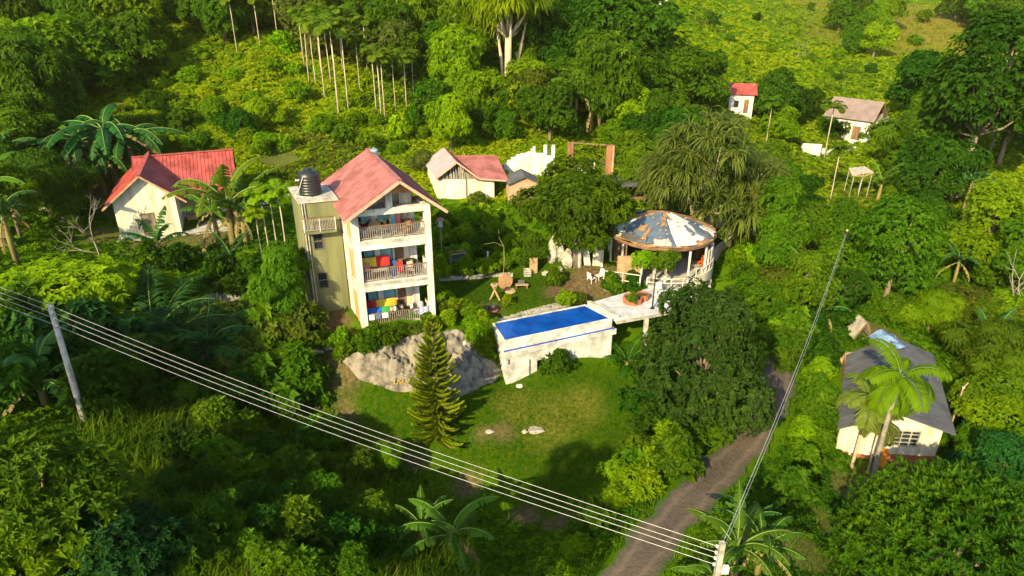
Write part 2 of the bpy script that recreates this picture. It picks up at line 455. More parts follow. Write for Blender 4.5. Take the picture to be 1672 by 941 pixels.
def road_mat():
    m, nt, bs = _nodes("dirt_road"); bs.inputs["Roughness"].default_value = .95; bs.inputs["Specular IOR Level"].default_value = .15
    L = nt.links; tc = nt.nodes.new("ShaderNodeTexCoord"); ac = nt.nodes.new("ShaderNodeAttribute"); ac.attribute_name = "across"
    def nz(sc, det=8, src=None):
        n = nt.nodes.new("ShaderNodeTexNoise"); n.inputs["Scale"].default_value = sc; n.inputs["Detail"].default_value = det; n.inputs["Roughness"].default_value = .7; L.new(tc.outputs["Object"], n.inputs[0]); return n
    def rp(src, p0, c0, p1, c1):
        r = nt.nodes.new("ShaderNodeValToRGB"); r.color_ramp.elements[0].position = p0; r.color_ramp.elements[0].color = rgba(c0); r.color_ramp.elements[1].position = p1; r.color_ramp.elements[1].color = rgba(c1); L.new(src, r.inputs[0]); return r
    def mix(f, A, B):
        x = nt.nodes.new("ShaderNodeMix"); x.data_type = 'RGBA'; L.new(f, x.inputs[0]); L.new(A, x.inputs[6]); L.new(B, x.inputs[7]); return x.outputs[2]
    big = rp(nz(.35).outputs[0], .36, (.060, .044, .032), .64, (.118, .082, .054)); fine = rp(nz(6).outputs[0], .35, (.035, .03, .025), .7, (.14, .112, .082))
    x = nt.nodes.new("ShaderNodeMix"); x.data_type = 'RGBA'; x.inputs[0].default_value = .42; L.new(big.outputs[0], x.inputs[6]); L.new(fine.outputs[0], x.inputs[7])
    # two wheel ruts packed smooth and paler, weeds creeping in from the edges
    ab = nt.nodes.new("ShaderNodeMath"); ab.operation = 'ABSOLUTE'; L.new(ac.outputs["Fac"], ab.inputs[0])
    sb = nt.nodes.new("ShaderNodeMath"); sb.operation = 'SUBTRACT'; sb.inputs[1].default_value = .48; L.new(ab.outputs[0], sb.inputs[0])
    a2 = nt.nodes.new("ShaderNodeMath"); a2.operation = 'ABSOLUTE'; L.new(sb.outputs[0], a2.inputs[0])
    w = nt.nodes.new("ShaderNodeMath"); w.operation = 'MULTIPLY_ADD'; w.inputs[1].default_value = .5; L.new(nz(1.6).outputs[0], w.inputs[0]); L.new(a2.outputs[0], w.inputs[2])
    rt = rp(w.outputs[0], .26, (.55, .55, .55), .44, (0, 0, 0)); pal = nt.nodes.new("ShaderNodeRGB"); pal.outputs[0].default_value = (.148, .110, .076, 1)
    c = mix(rt.outputs[0], x.outputs[2], pal.outputs[0])
    eg = nt.nodes.new("ShaderNodeMath"); eg.operation = 'MULTIPLY_ADD'; eg.inputs[1].default_value = .9; L.new(nz(2.2).outputs[0], eg.inputs[0]); L.new(ab.outputs[0], eg.inputs[2])
    er = rp(eg.outputs[0], 1.22, (0, 0, 0), 1.40, (1, 1, 1)); er.color_ramp.elements[0].position = .0
    mr = nt.nodes.new("ShaderNodeMapRange"); mr.inputs[1].default_value = 1.18; mr.inputs[2].default_value = 1.42; L.new(eg.outputs[0], mr.inputs[0])
    gr = nt.nodes.new("ShaderNodeRGB"); gr.outputs[0].default_value = (.04, .075, .012, 1)
    c = mix(mr.outputs[0], c, gr.outputs[0]); L.new(c, bs.inputs["Base Color"])
    bp = nt.nodes.new("ShaderNodeBump"); bp.inputs["Strength"].default_value = .9; bp.inputs["Distance"].default_value = .06; L.new(nz(5).outputs[0], bp.inputs["Height"]); L.new(bp.outputs[0], bs.inputs["Normal"])
    return m
road = tag(rb.build("road", road_mat(), smooth=True), kind="structure")
_a = road.data.attributes.new("across", 'FLOAT', 'POINT'); _a.data.foreach_set("value", np.tile(acr, len(rl)).astype(np.float32))

# ------------------------------------------------------------------ bare rock slope below the balcony house
rock_poly = [(560,588),(592,572),(640,556),(690,546),(735,540),(772,548),(800,578),(818,606),(806,628),(770,640),(735,655),(700,645),(668,640),(640,636),(612,628),(588,616)]
rp_ = np.array([at(*p)[:2] for p in rock_poly])
def inside(x, y, poly):
    c = np.zeros(x.shape, bool); n = len(poly); j = n - 1
    for i in range(n):
        xi, yi = poly[i]; xj, yj = poly[j]
        c ^= ((yi > y) != (yj > y)) & (x < (xj - xi) * (y - yi) / (yj - yi + 1e-12) + xi)
        j = i
    return c
x0, y0 = rp_.min(0) - 1; x1, y1 = rp_.max(0) + 1
st = .075
rx, ry = np.meshgrid(np.arange(x0, x1, st), np.arange(y0, y1, st))
ed = dist_to_line(rx, ry, np.vstack([rp_, rp_[:1]])) * np.where(inside(rx, ry, rp_), 1, -1) + .22 * wob(rx, ry, 2.2, 21)
rz = height(rx.ravel(), ry.ravel()).reshape(rx.shape)
wx = rx + .5 * wob(rx, ry, 1.4, 31); wy = ry + .5 * wob(rx, ry, 1.6, 32)
fold = (1 - np.abs(wob(wx, wy, 2.4, 33)) * 2.4) * .55 + (1 - np.abs(wob(wx, wy, 5.5, 34)) * 2.4) * .26 + .12 * (1 - 2 * np.abs(wob(wx, wy, 11, 35))) + .05 * wob(rx, ry, 19, 36)
_rg = np.random.default_rng(77); _cp = np.stack([_rg.uniform(x0, x1, 150), _rg.uniform(y0, y1, 150)], 1); _ch = _rg.uniform(-.28, .34, 150); _ct = _rg.uniform(-.35, .35, (150, 2))
_dx = (rx + .22 * wob(rx, ry, 3.1, 41)).ravel()[:, None] - _cp[:, 0]; _dy = (1.35 * (ry + .22 * wob(rx, ry, 2.7, 42))).ravel()[:, None] - 1.35 * _cp[:, 1]
_dd = np.hypot(_dx, _dy); _o = np.argsort(_dd, 1)[:, :2]; _r = np.arange(len(_dd)); _d1 = _dd[_r, _o[:, 0]]; _d2 = _dd[_r, _o[:, 1]]
block = (_ch[_o[:, 0]] + _ct[_o[:, 0], 0] * _dx[_r, _o[:, 0]] + _ct[_o[:, 0], 1] * _dy[_r, _o[:, 0]] - .30 * (1 - np.clip((_d2 - _d1) / .16, 0, 1))).reshape(rx.shape)
fold = fold * .55 + block + .35
rz = rz + np.clip(ed * .9, -.5, .5) * .7 + np.clip(ed, 0, 1) * (fold - .2) * .85
keep = ed > -.35
vid = -np.ones(rx.shape, int); vid[keep] = np.arange(keep.sum())
q = np.stack([vid[:-1, :-1], vid[:-1, 1:], vid[1:, 1:], vid[1:, :-1]], -1).reshape(-1, 4); q = q[(q >= 0).all(1)]
kb = MB(); kb.arr(np.stack([rx[keep], ry[keep], rz[keep]], 1), q)
rock_m = solid("bare_rock", (.215, .185, .135), (.070, .062, .050), scale=1.6, rough=.95, bump=.9, bscale=7, detail=10)
tag(kb.build("rock_slope", rock_m, smooth=True), kind="structure")
# ------------------------------------------------------------------ building materials
M_WHITE = solid("white_paint", (.60, .57, .51), (.34, .31, .25), scale=2.6, rough=.8, bump=.2, streak=True, detail=10)
M_CREAM = solid("cream_plaster", (.62, .575, .44), (.40, .35, .24), scale=1.8, rough=.9, bump=.25, streak=True, detail=10)
M_OLIVE = solid("olive_plaster", (.165, .168, .072), (.105, .11, .05), scale=.7, rough=.9, bump=.2, streak=True)
M_PINK = solid("pink_roof_metal", (.325, .115, .10), (.20, .066, .052), scale=.9, rough=.55, spec=.4, bump=.1)
M_RED = solid("red_roof_metal", (.35, .066, .052), (.20, .036, .026), scale=.9, rough=.5, spec=.4)
M_ORANGE = solid("orange_panel", (.50, .27, .12), (.38, .19, .08), scale=1.5, rough=.8, streak=True)
M_BROWN = solid("brown_board", (.20, .115, .06), (.10, .055, .03), scale=2.0, rough=.9, streak=True, bump=.3)
M_TAN = solid("tan_board", (.36, .24, .125), (.24, .155, .08), scale=1.6, rough=.9, bump=.2)
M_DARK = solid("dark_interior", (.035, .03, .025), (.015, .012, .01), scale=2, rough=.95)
M_CONC = solid("weathered_concrete", (.42, .39, .33), (.24, .22, .18), scale=1.4, rough=.95, bump=.4)
M_STEEL = solid("grey_rail_metal", (.30, .27, .23), (.17, .13, .10), scale=5, rough=.6, spec=.4)
M_BLACK = solid("black_plastic", (.018, .019, .018), (.010, .010, .010), scale=3, rough=.42, spec=.5)
M_GLASS = solid("dark_window_glass", (.02, .03, .035), (.01, .015, .02), scale=1, rough=.12, spec=.6)
M_TEAL = solid("teal_curtain", (.06, .22, .26), (.03, .12, .15), scale=6, rough=.9)
M_POOLW = solid("pool_white_paint", (.57, .555, .505), (.30, .285, .24), scale=1.1, rough=.8, bump=.25, detail=10)
M_DECK = solid("worn_white_deck", (.46, .465, .48), (.32, .325, .33), scale=1.3, rough=.75, bump=.1, detail=10)
M_BLUEP = solid("blue_paint", (.015, .07, .33), (.01, .05, .25), scale=1, rough=.6)
M_BRICK = solid("terracotta_brick", (.33, .12, .055), (.22, .075, .035), scale=4, rough=.9, bump=.3)
M_SLATE = solid("blue_grey_sheet", (.085, .115, .155), (.05, .07, .10), scale=1.2, rough=.5, spec=.5)
M_RUST = solid("rusty_brown_roof", (.30, .17, .075), (.15, .08, .035), scale=1.4, rough=.85, bump=.3)
M_DGREY = solid("dark_grey_roof", (.085, .085, .090), (.055, .052, .052), scale=.8, rough=.75, streak=True)
M_STONE = solid("grey_stone", (.36, .33, .27), (.20, .18, .14), scale=2.2, rough=.95, bump=.5)
M_GREYW = solid("grey_weathered_wood", (.36, .33, .28), (.20, .18, .15), scale=3, rough=.9, streak=True, bump=.3)
M_GALV = solid("galvanised_wire", (.48, .47, .44), (.38, .37, .35), scale=4, rough=.45, spec=.5)
def cloth(n, c): return solid("cloth_" + n, c, tuple(v * .75 for v in c), scale=5, rough=.95)
M_CRED, M_CYEL, M_CORA, M_CBLU, M_CGRN, M_CWHT = (cloth(n, c) for n, c in (("red", (.55, .025, .02)), ("yellow", (.75, .52, .04)), ("orange", (.75, .30, .02)), ("blue", (.02, .13, .45)), ("green", (.03, .22, .06)), ("white", (.75, .74, .70))))

def roof_sheet(mb, e0, e1, r1, r0, th=.06, rib=.35, h=.035):
    """sloping metal sheet: eave e0-e1, ridge r0-r1, with raised ribs running up the slope"""
    mb.slab([e0, e1, r1, r0], th)
    e0, e1, r0, r1 = map(Vector, (e0, e1, r0, r1))
    n = max(2, int((e1 - e0).length / rib))
    for t in (.34, .68):                     # the laps where one sheet overlies the next
        q = (e1 - e0).cross(r0 - e0).normalized(); q = -q if q.z < 0 else q
        mb.bar(e0.lerp(r0, t) + q * .012, e1.lerp(r1, t) + q * .012, .05, .018, up=q)
    for k in range(n + 1):
        t = k / n
        a = e0.lerp(e1, t); b = r0.lerp(r1, t)
        nn = (e1 - e0).cross(r0 - e0).normalized()
        if nn.z < 0: nn = -nn
        mb.bar(a + nn * (h / 2 + .003), b + nn * (h / 2 + .003), .05, h, up=nn)

def railing(parent, a, b, z, h=.95, mat=None, n=None, shear=None, name="balcony_railing"):
    a = Vector((a[0], a[1], z)); b = Vector((b[0], b[1], z)); L = (b - a).length
    mb = MB(); mb.shear = shear; n = n or int(L / .14)
    up = Vector((0, 0, 1))
    mb.bar(a + up * .1, b + up * .1, .05, .05)
    for k in range(n + 1):
        p = a.lerp(b, k / n); mb.bar(p + up * .125, p + up * (h - .03), .035)
    r = mb.build(name, mat or M_STEEL, parent)
    hb = MB(); hb.shear = shear; hb.bar(a + up * h, b + up * h, .08, .06); hb.build("handrail", M_BROWN, r)
    m = max(2, int(L / 1.2))
    for k in range(m + 1):
        pb = MB(); pb.shear = shear
        p = a.lerp(b, k / m); q = p + (Vector((0, -.045, 0)))
        pb.bar(q, q + up * (h - .04), .05)
        pb.build("post", mat or M_WHITE, r)
    return r

# ------------------------------------------------------------------ the balcony house
HR = math.radians(17.67)
HO = (-10.33, 41.59, 0)
house = thing("balcony_house", "three storey white balcony house under a faded pink metal roof", "house", HO, HR)
SH = -0.15
def hb_(): m = MB(); m.shear = SH; return m
# main body behind the balconies
m = hb_()
zf = [0.0, 3.32, 6.32]
winz = [(.75, 2.45), (4.0, 5.55), (6.95, 8.0)]
holes = []
for k in range(3):
    z0, z1 = winz[k]
    holes += [(.55, 1.75, z0, z1), (2.1, 3.0, z0, z1), (3.12, 3.75, zf[k] + .15, z1)]
m.wallx(.0, 4.62, 1.9, 2.05, -.4, 8.25, holes)
m.box(.0, .15, 2.05, 7.4, -.4, 8.2); m.box(4.47, 4.62, 2.05, 7.4, -.4, 8.2); m.box(.15, 4.47, 7.25, 7.4, -.4, 8.2)
m.prism([(0, 7.25), (4.62, 7.25), (4.62, 7.4), (0, 7.4)], 8.205, 8.21)
m.build("wall", M_CREAM, house)
m = hb_()                                                # gable wall set back behind the loft
m.slab([(0.0, 2.0, 8.28), (4.62, 2.0, 8.28), (4.62, 2.0, 8.9), (3.1, 2.0, 10.2), (0.6, 2.0, 8.7)], .1)
m.build("gable_wall", M_CREAM, house)
for k in range(3):
    m = hb_(); m.box(.02, 5.10, .02, 7.2, zf[k] - .26 if k else -.35, zf[k] - .002); m.build("floor_slab", M_CONC, house)
m = hb_(); m.box(.02, 4.9, .02, 7.2, 8.10, 8.26); m.build("floor_slab", M_CREAM, house)
for x0, x1, y0, y1 in ((0, .42, 0, .40), (4.78, 5.16, 0, .40), (4.16, 4.60, 1.62, 1.897)):
    m = hb_(); m.box(x0, x1, y0, y1, -.5, 8.45 if y0 == 0 else 8.1); m.build("column", M_WHITE, house)
m = hb_(); m.box(1.72, 2.12, 1.80, 1.897, 0, 8.1); m.build("column", M_WHITE, house)
for z0, z1 in ((2.70, 3.36), (5.70, 6.36), (8.06, 8.48)):
    m = hb_(); m.box(.42, 4.78, .03, .36, z0, z1); m.build("beam", M_WHITE, house)
    m = hb_(); m.box(.03, .36, .40, 1.62, z0, z1 - .02); m.build("beam", M_WHITE, house)
    m = hb_(); m.box(4.81, 5.1, .40, 2.3, z0 + .1, z1 - .05); m.build("beam", M_WHITE, house)
m = hb_(); m.box(-.02, 5.14, -.02, .36, -.6, .10); m.build("plinth", M_CONC, house)
for k in range(3):                                       # panels closing the left end of each balcony
    z0, z1 = zf[k] + (.02 if k else .02), (2.68, 5.68, 8.04)[k]
    m = hb_(); m.box(.06, .12, .42, 2.95, z0, z1); m.box(.02, .055, 1.60, 1.66, z0, z1); m.box(.02, .055, 1.0, 1.06, z0, z1)
    m.build("side_panel", M_ORANGE, house)
for z in (2.95, 5.95):
    for dz in (0, -.3): m = hb_(); m.box(-.06, .0, .5, 2.9, z + dz, z + dz + .11); m.build("side_ledge", M_WHITE, house)
for k in range(3):
    z0, z1 = winz[k]
    for x0, x1 in ((.55, 1.75), (2.1, 3.0)):
        w = MB(); w.shear = SH
        fr = .06
        w.box(x0, x1, 1.93, 2.0, z0, z0 + fr); w.box(x0, x1, 1.93, 2.0, z1 - fr, z1); w.box(x0, x0 + fr, 1.93, 2.0, z0 + fr, z1 - fr); w.box(x1 - fr, x1, 1.93, 2.0, z0 + fr, z1 - fr)
        wf = w.build("window", M_TEAL if k < 2 else M_WHITE, house)
        g = hb_(); g.box(x0 + fr, x1 - fr, 1.975, 1.985, z0 + fr, z1 - fr); g.build("pane", M_GLASS if x0 < 1 else M_TEAL, wf)
        c = hb_(); xs = np.linspace(x0 + (.5 if x0 < 1 else .08), x1 - .08, 22)
        v = []; 
        for i, x in enumerate(xs): v += [(x, 1.955 + .014 * math.sin(i * 1.9), z0 + fr), (x, 1.955 + .014 * math.sin(i * 1.9), z1 - fr)]
        c.add(v, [(2*i, 2*i+2, 2*i+3, 2*i+1) for i in range(len(xs) - 1)])
        c.build("curtain", cloth("pale_teal", (.20, .42, .45)), wf)
    d = hb_(); d.box(3.16, 3.72, 1.96, 2.02, zf[k] + .15, z1); dd = d.build("door", M_BROWN, house)
    h_ = hb_(); h_.box(3.62, 3.68, 1.90, 1.96, zf[k] + 1.0, zf[k] + 1.1); h_.build("handle", M_STEEL, dd)
    railing(house, (.44, .16), (4.76, .16), zf[k] + (.02 if k == 0 else .06), .9, mat=M_STEEL, shear=SH)
    railing(house, (5.0, .42), (5.0, 1.6), zf[k] + (.02 if k == 0 else .06), .9, mat=M_WHITE, shear=SH)
# roof
m = hb_(); m.shear = -.10
ZR, XR = 10.5, 3.05
roof_sheet(m, (-.62, -.9, 8.12), (-.62, 8.2, 8.12), (XR, 8.2, ZR), (XR, -.9, ZR), rib=.42, h=.02)
roof_sheet(m, (6.02, 8.2, 8.2), (6.02, -.9, 8.2), (XR, -.9, ZR), (XR, 8.2, ZR), rib=.42, h=.02)
rf = m.build("roof", M_PINK, house)
m = hb_(); m.shear = -.10; m.bar((XR, -.93, ZR + .03), (XR, 8.23, ZR + .03), .34, .05); m.build("ridge_cap", M_PINK, rf)
m = hb_(); m.shear = -.10; m.bar((-.64, -.93, 8.04), (XR, -.93, 10.42), .05, .18); m.bar((6.04, -.93, 8.12), (XR, -.93, 10.42), .05, .18); m.build("bargeboard", solid("pink_board", (.55, .29, .20), scale=2), rf)
# loft front
m = hb_(); m.box(2.28, 2.72, .05, .38, 8.48, 9.85); m.build("gable_post", M_WHITE, house)
m = hb_(); m.add([(2.72, .5, 9.25), (4.25, .5, 9.25), (4.05, .5, 9.6), (3.05, .5, 10.38), (2.72, .5, 10.15), (2.72, .56, 9.25), (4.25, .56, 9.25), (4.05, .56, 9.6), (3.05, .56, 10.38), (2.72, .56, 10.15)],
      [(0,1,2,3,4), (9,8,7,6,5), (0,5,6,1), (1,6,7,2), (2,7,8,3), (3,8,9,4), (4,9,5,0)]); m.build("gable_panel", M_ORANGE, house)
m = hb_(); m.box(3.5, 4.3, 1.2, 1.3, 8.27, 9.2); m.build("loft_parapet", M_WHITE, house)
m = hb_(); m.box(.9, 2.1, 1.3, 1.38, 8.27, 8.75); m.build("loft_parapet", M_WHITE, house)
# stair tower
tw = thing("stair_tower", "olive green stair tower beside the balcony house, carrying a black tank", "tower", HO, HR)
m = hb_()
wh = [(-2.05, -1.35, 5.0, 6.2), (-2.05, -1.35, 2.05, 3.3)]
m.wallx(-2.55, -.08, 3.0, 3.18, -.6, 8.4, wh); m.box(-2.55, -2.37, 3.18, 6.6, -.6, 8.4); m.box(-2.37, -.08, 6.42, 6.6, -.6, 8.4); m.box(-.26, -.08, 3.18, 6.42, -.6, 8.4)
m.build("wall", M_OLIVE, tw)
m = hb_(); m.box(-2.67, -.06, 2.9, 6.7, 8.4, 8.55); m.build("roof_slab", M_CONC, tw)
for x0, x1, z0, z1 in wh:
    w = hb_(); f = .07
    w.box(x0, x1, 2.97, 3.08, z0, z0 + f); w.box(x0, x1, 2.97, 3.08, z1 - f, z1); w.box(x0, x0 + f, 2.97, 3.08, z0 + f, z1 - f); w.box(x1 - f, x1, 2.97, 3.08, z0 + f, z1 - f)
    w.box(x0 + f, x1 - f, 2.99, 3.33, (z0 + z1) / 2 - .04, (z0 + z1) / 2 + .04)
    wf = w.build("window", solid("window_frame", (.10, .085, .06), scale=3), tw)
    g = hb_(); g.box(x0 + f, x1 - f, 3.085, 3.095, z0 + f, z1 - f); g.build("pane", M_GLASS, wf)
m = hb_(); m.box(-2.65, -.5, 2.35, 2.997, 6.38, 6.54); m.build("landing", M_OLIVE, tw)
railing(tw, (-2.6, 2.42), (-.55, 2.42), 6.54, .95, shear=SH, n=20, name="landing_railing")
for x in (-2.47, -2.3): m = hb_(); m.tube([(x, 2.95, 8.4), (x, 2.92, 6.6), (x, 2.94, .2)], .04, 6); m.build("drainpipe", M_CONC, tw)

# water tank on the tower
def h2w(x, y, z):
    x = x + SH * y
    return (HO[0] + x * math.cos(HR) - y * math.sin(HR), HO[1] + x * math.sin(HR) + y * math.cos(HR), z)
tk = thing("water_tank", "black plastic water tank on the olive stair tower", "water tank", h2w(-1.55, 4.5, 8.555))
m = MB(); prof = [(.70, 0), (.74, .04)]
for k in range(6): z = .12 + k * .19; prof += [(.75, z), (.75, z + .07), (.72, z + .09), (.72, z + .15)]
prof += [(.72, 1.32), (.66, 1.48), (.48, 1.62), (.22, 1.68), (.02, 1.69)]
m.lathe(prof, 28); m.build("tank_body", M_BLACK, tk, smooth=True)
m = MB(); m.lathe([(.24, 1.66), (.24, 1.76), (.18, 1.80), (.01, 1.81)], 18); m.build("lid", M_BLACK, tk)
m = MB(); m.tube([(-.95, -.65, .02), (-.55, -.66, .5), (-.22, -.82, 1.2), (-.14, -.62, 1.45)], .03, 6); m.tube([(-.95, -.65, .03), (.3, -.9, .03)], .03, 6); m.build("pipe", M_WHITE, tk)
m = MB()
for dx in (-.06, .09): m.lathe([(.001, -.07), (.06, -.04), (.07, 0), (.06, .05), (.001, .07)], 8, (-.60 + dx, -.62, 1.13))
m.build("valve", M_WHITE, tk)
t = thing("drum", "small blue grey drum behind the ridge of the pink roof", "drum", h2w(3.7, 7.2, 10.05))
m = MB(); m.lathe([(.01, 0), (.26, 0), (.28, .1), (.28, .3), (.27, .32), (.28, .34), (.28, .55), (.25, .62), (.01, .64)], 14); m.build("drum_body", solid("drum_blue", (.22, .33, .42), scale=3, rough=.5), t)
m = MB(); m.tube([(-.1, 0, .64), (-.1, 0, .72), (.1, 0, .72), (.1, 0, .64)], .02, 5); m.build("handle", M_STEEL, t)

# things on the balconies
def hthing(name, label, cat, x, y, z, group=None): return thing(name, label, cat, h2w(x, y, z), HR, group)
def cushion(x, y, z, w, h, mat, label, lean=.25, name="cushion", d=.16):
    m = MB(); n = 7
    for side in (1, -1):
        v = [((i / (n - 1) - .5) * w, side * d * max(0, (1 - (2 * i / (n - 1) - 1) ** 4) * (1 - (2 * j / (n - 1) - 1) ** 4)) * .5 + (j / (n - 1)) * lean, (j / (n - 1)) * h) for j in range(n) for i in range(n)]
        f = [(j*n+i, j*n+i+1, (j+1)*n+i+1, (j+1)*n+i) for j in range(n-1) for i in range(n-1)]
        m.add(v, f if side < 0 else [q[::-1] for q in f])
    o = m.build(name, mat, smooth=True); o.location = h2w(x, y, z); o.rotation_euler = (0, 0, HR)
    return tag(o, label, "cushion")
def daybed(x, y, z, w, label):
    t = hthing("daybed", label, "daybed", x, y, z)
    m = MB(); m.box(-w/2, w/2, -.35, .35, .22, .32); m.box(-w/2, w/2, .32, .38, .32, .75); m.build("frame", M_BROWN, t)
    m = MB(); m.box(-w/2 + .03, w/2 - .03, -.34, .3, .322, .46); m.build("mattress", cloth("dark", (.05, .05, .06)), t)
    for sx in (-1, 1):
        for sy in (-.3, .3):
            m = MB(); m.bar((sx * (w/2 - .06), sy, -.2), (sx * (w/2 - .06), sy, .22), .06); m.build("leg", M_BROWN, t)
    return t
daybed(1.75, 1.25, .22, 2.3, "low daybed under the bright cushions on the ground floor balcony")
for x, mt, nm in ((.85, cloth("crimson", (.35, .01, .03)), "crimson"), (1.20, M_CRED, "red"), (1.75, M_CYEL, "yellow"), (2.45, M_CORA, "orange")):
    cushion(x, 1.18, .68, .40 if nm in ("crimson", "red") else .72, .68, mt, f"{nm} back cushion on the ground floor balcony daybed")
cushion(1.05, .62, .48, 1.05, .55, M_CBLU, "blue quilt folded over the front of the ground floor daybed", .3, "quilt", .3)
cushion(2.05, .66, .50, .95, .52, M_CGRN, "green quilt folded over the front of the ground floor daybed", .3, "quilt", .3)
def pouf(x, y, z, r, mat, label, name="armchair"):
    t = hthing(name, label, "chair", x, y, z)
    m = MB(); m.lathe([(.01, .0), (r * .9, .03), (r, .2), (r * .92, .38), (.01, .43)], 14); m.build("seat", mat, t, smooth=True)
    m = MB(); m.lathe([(r * .72, .36), (r * 1.02, .40), (r * .98, .85), (r * .80, .85), (r * .70, .40)], 14, a0=.3, a1=2.9); m.build("backrest", mat, t, smooth=True)
    return t
pouf(2.95, .9, .03, .42, M_BLACK, "round black armchair right of the ground floor daybed")
pouf(4.3, 1.0, .03, .40, cloth("grey", (.30, .31, .34)), "round grey armchair by the right end of the ground floor balcony")
pouf(2.75, 1.15, 3.33, .42, cloth("navy", (.03, .06, .16)), "navy armchair beside the yellow and red couch cushions")
pouf(3.9, 1.2, 3.33, .5, M_BLACK, "large black armchair at the right end of the middle balcony")
def sheet(name, label, x, z, w, h, mat, y=.09, cat="cloth", fold=.0):
    m = MB(); n = 9
    for yo, flip in ((0, 0), (-.012, 1)):
        v = [((i / (n-1) - .5) * w, yo + fold * math.sin(i * 1.7), j * h) for j in (0, .5, 1) for i in range(n)]
        f = [(j*n+i, j*n+i+1, (j+1)*n+i+1, (j+1)*n+i) for j in range(2) for i in range(n-1)]
        m.add(v, f if not flip else [q[::-1] for q in f])
    o = m.build(name, mat); o.location = h2w(x, y, z); o.rotation_euler = (0, 0, HR); return tag(o, label, cat)
sheet("paper_sign", "white paper sign hung at the left end of the ground floor railing", .72, .52, .36, .40, M_CWHT, cat="sign")
sheet("paper_sign", "dark paper sign between the two white signs on the ground floor railing", 1.18, .54, .34, .32, cloth("slate", (.10, .14, .22)), cat="sign")
sheet("paper_sign", "white paper sign hung right of the dark sign on the railing", 1.64, .56, .40, .38, M_CWHT, cat="sign")
for x, mt, lb in ((2.15, cloth("clay", (.45, .28, .2)), "clay coloured pot standing on the ground floor railing"), (2.38, M_WHITE, "white pot beside the clay coloured pot on the railing"), (3.55, M_WHITE, "white pot alone on the middle of the ground floor railing")):
    t = hthing("pot", lb, "pot", x, .16, .97)
    m = MB(); m.lathe([(.01, 0), (.10, 0), (.13, .12), (.12, .22), (.09, .26), (.01, .25)], 12); m.build("pot_body", mt, t, smooth=True)
    m = MB(); m.lathe([(.085, .265), (.10, .27), (.09, .31), (.01, .315)], 12); m.build("lid", mt, t)
def check_mat():
    m, nt, b = _nodes("checked_cloth"); ck = nt.nodes.new("ShaderNodeTexChecker"); ck.inputs["Scale"].default_value = 9
    ck.inputs[1].default_value = (.55, .58, .75, 1); ck.inputs[2].default_value = (.18, .20, .45, 1)
    tc = nt.nodes.new("ShaderNodeTexCoord"); nt.links.new(tc.outputs["Object"], ck.inputs[0]); nt.links.new(ck.outputs[0], b.inputs["Base Color"]); return m
sheet("checked_cloth", "blue and white checked cloth over the right end of the lowest railing", 4.35, .38, .62, .62, check_mat(), fold=.015)
daybed(1.45, 1.3, 3.53, 2.0, "couch with yellow and red cushions on the middle balcony")
cushion(1.15, 1.2, 3.99, 1.0, .62, M_CYEL, "yellow cushion on the middle balcony couch")
cushion(2.1, 1.2, 4.0, .9, .66, M_CRED, "bright red cushion on the middle balcony couch")
cushion(.78, .75, 3.9, .6, .5, cloth("patterned_pink", (.60, .24, .18)), "pink patterned cushion at the left end of the middle balcony couch")
t = hthing("table", "low white table standing before the middle balcony couch", "table", 1.65, .62, 3.33)
m = MB(); m.box(-.55, .55, -.22, .22, .62, .67); m.build("tabletop", M_WHITE, t)
for sx in (-.5, .5):
    for sy in (-.17, .17): m = MB(); m.bar((sx, sy, 0), (sx, sy, .62), .05); m.build("leg", M_BROWN, t)
def chair(x, y, z, mat, lb):
    t = hthing("chair", lb, "chair", x, y, z)
    m = MB(); m.box(-.22, .22, -.22, .22, .42, .47); m.build("seat", mat, t)
    m = MB(); m.box(-.22, .22, .18, .22, .55, .95); m.build("backrest", mat, t)
    for sx in (-.19, .19):
        m = MB(); m.bar((sx, -.19, 0), (sx, -.19, .42), .04); m.build("leg", M_STEEL, t)
        m = MB(); m.bar((sx, .20, 0), (sx, .20, .95), .04); m.build("leg", M_STEEL, t)
chair(3.1, .65, 3.33, M_CRED, "red chair behind the middle balcony railing, right of the table")
chair(3.75, .55, 3.33, cloth("stripe_pale", (.62, .40, .34)), "pale pink chair behind the right half of the middle railing")
def hammock(x0, x1, y, z, mat, mat2, lb, sag=.75):
    t = hthing("hammock", lb, "hammock", x0, y, z); w = x1 - x0; m = MB(); n = 12
    v = []
    for i in range(n + 1):
        s = i / n; q = math.sin(math.pi * s)
        for j in range(5): v.append((s * w, (j / 4 - .5) * .9 * q ** .6, 1.15 - sag * q + abs(j - 2) * .13 * q))
    f = [(i*5+j, (i+1)*5+j, (i+1)*5+j+1, i*5+j+1) for i in range(n) for j in range(4)]
    m.add(v, [q for k, q in enumerate(f)], 0)
    for k in range(len(m.f)): m.m[k] = 1 if (k // 8) % 2 else 0
    m.build("sling", [mat, mat2], t)
    for sx in (0, w):
        r = MB(); r.tube([(sx, 0, 1.15), (sx + (-.15 if sx == 0 else .15), .1, 1.62)], .02, 5); r.build("rope", M_CWHT, t)
hammock(.55, 1.45, .9, 6.45, M_BLACK, M_CRED, "black and red hammock at the left end of the top balcony")
hammock(1.75, 2.85, .9, 6.45, M_BLACK, M_CYEL, "black and yellow hammock in the middle of the top balcony")
t = hthing("folding_screen", "blue and pink folding screen at the back of the top balcony", "screen", 3.2, 1.35, 6.35)
for k, mt in enumerate((cloth("sky", (.20, .42, .60)), cloth("rose", (.60, .18, .18)))):
    m = MB(); m.bar((-.35 + k * .36, .06 * k, .85), (-.01 + k * .36, .06 * (1 - k), .85), .03, 1.6); m.build("panel", mt, t)
pouf(3.85, .95, 6.35, .4, M_BROWN, "brown wicker armchair at the right end of the top balcony")
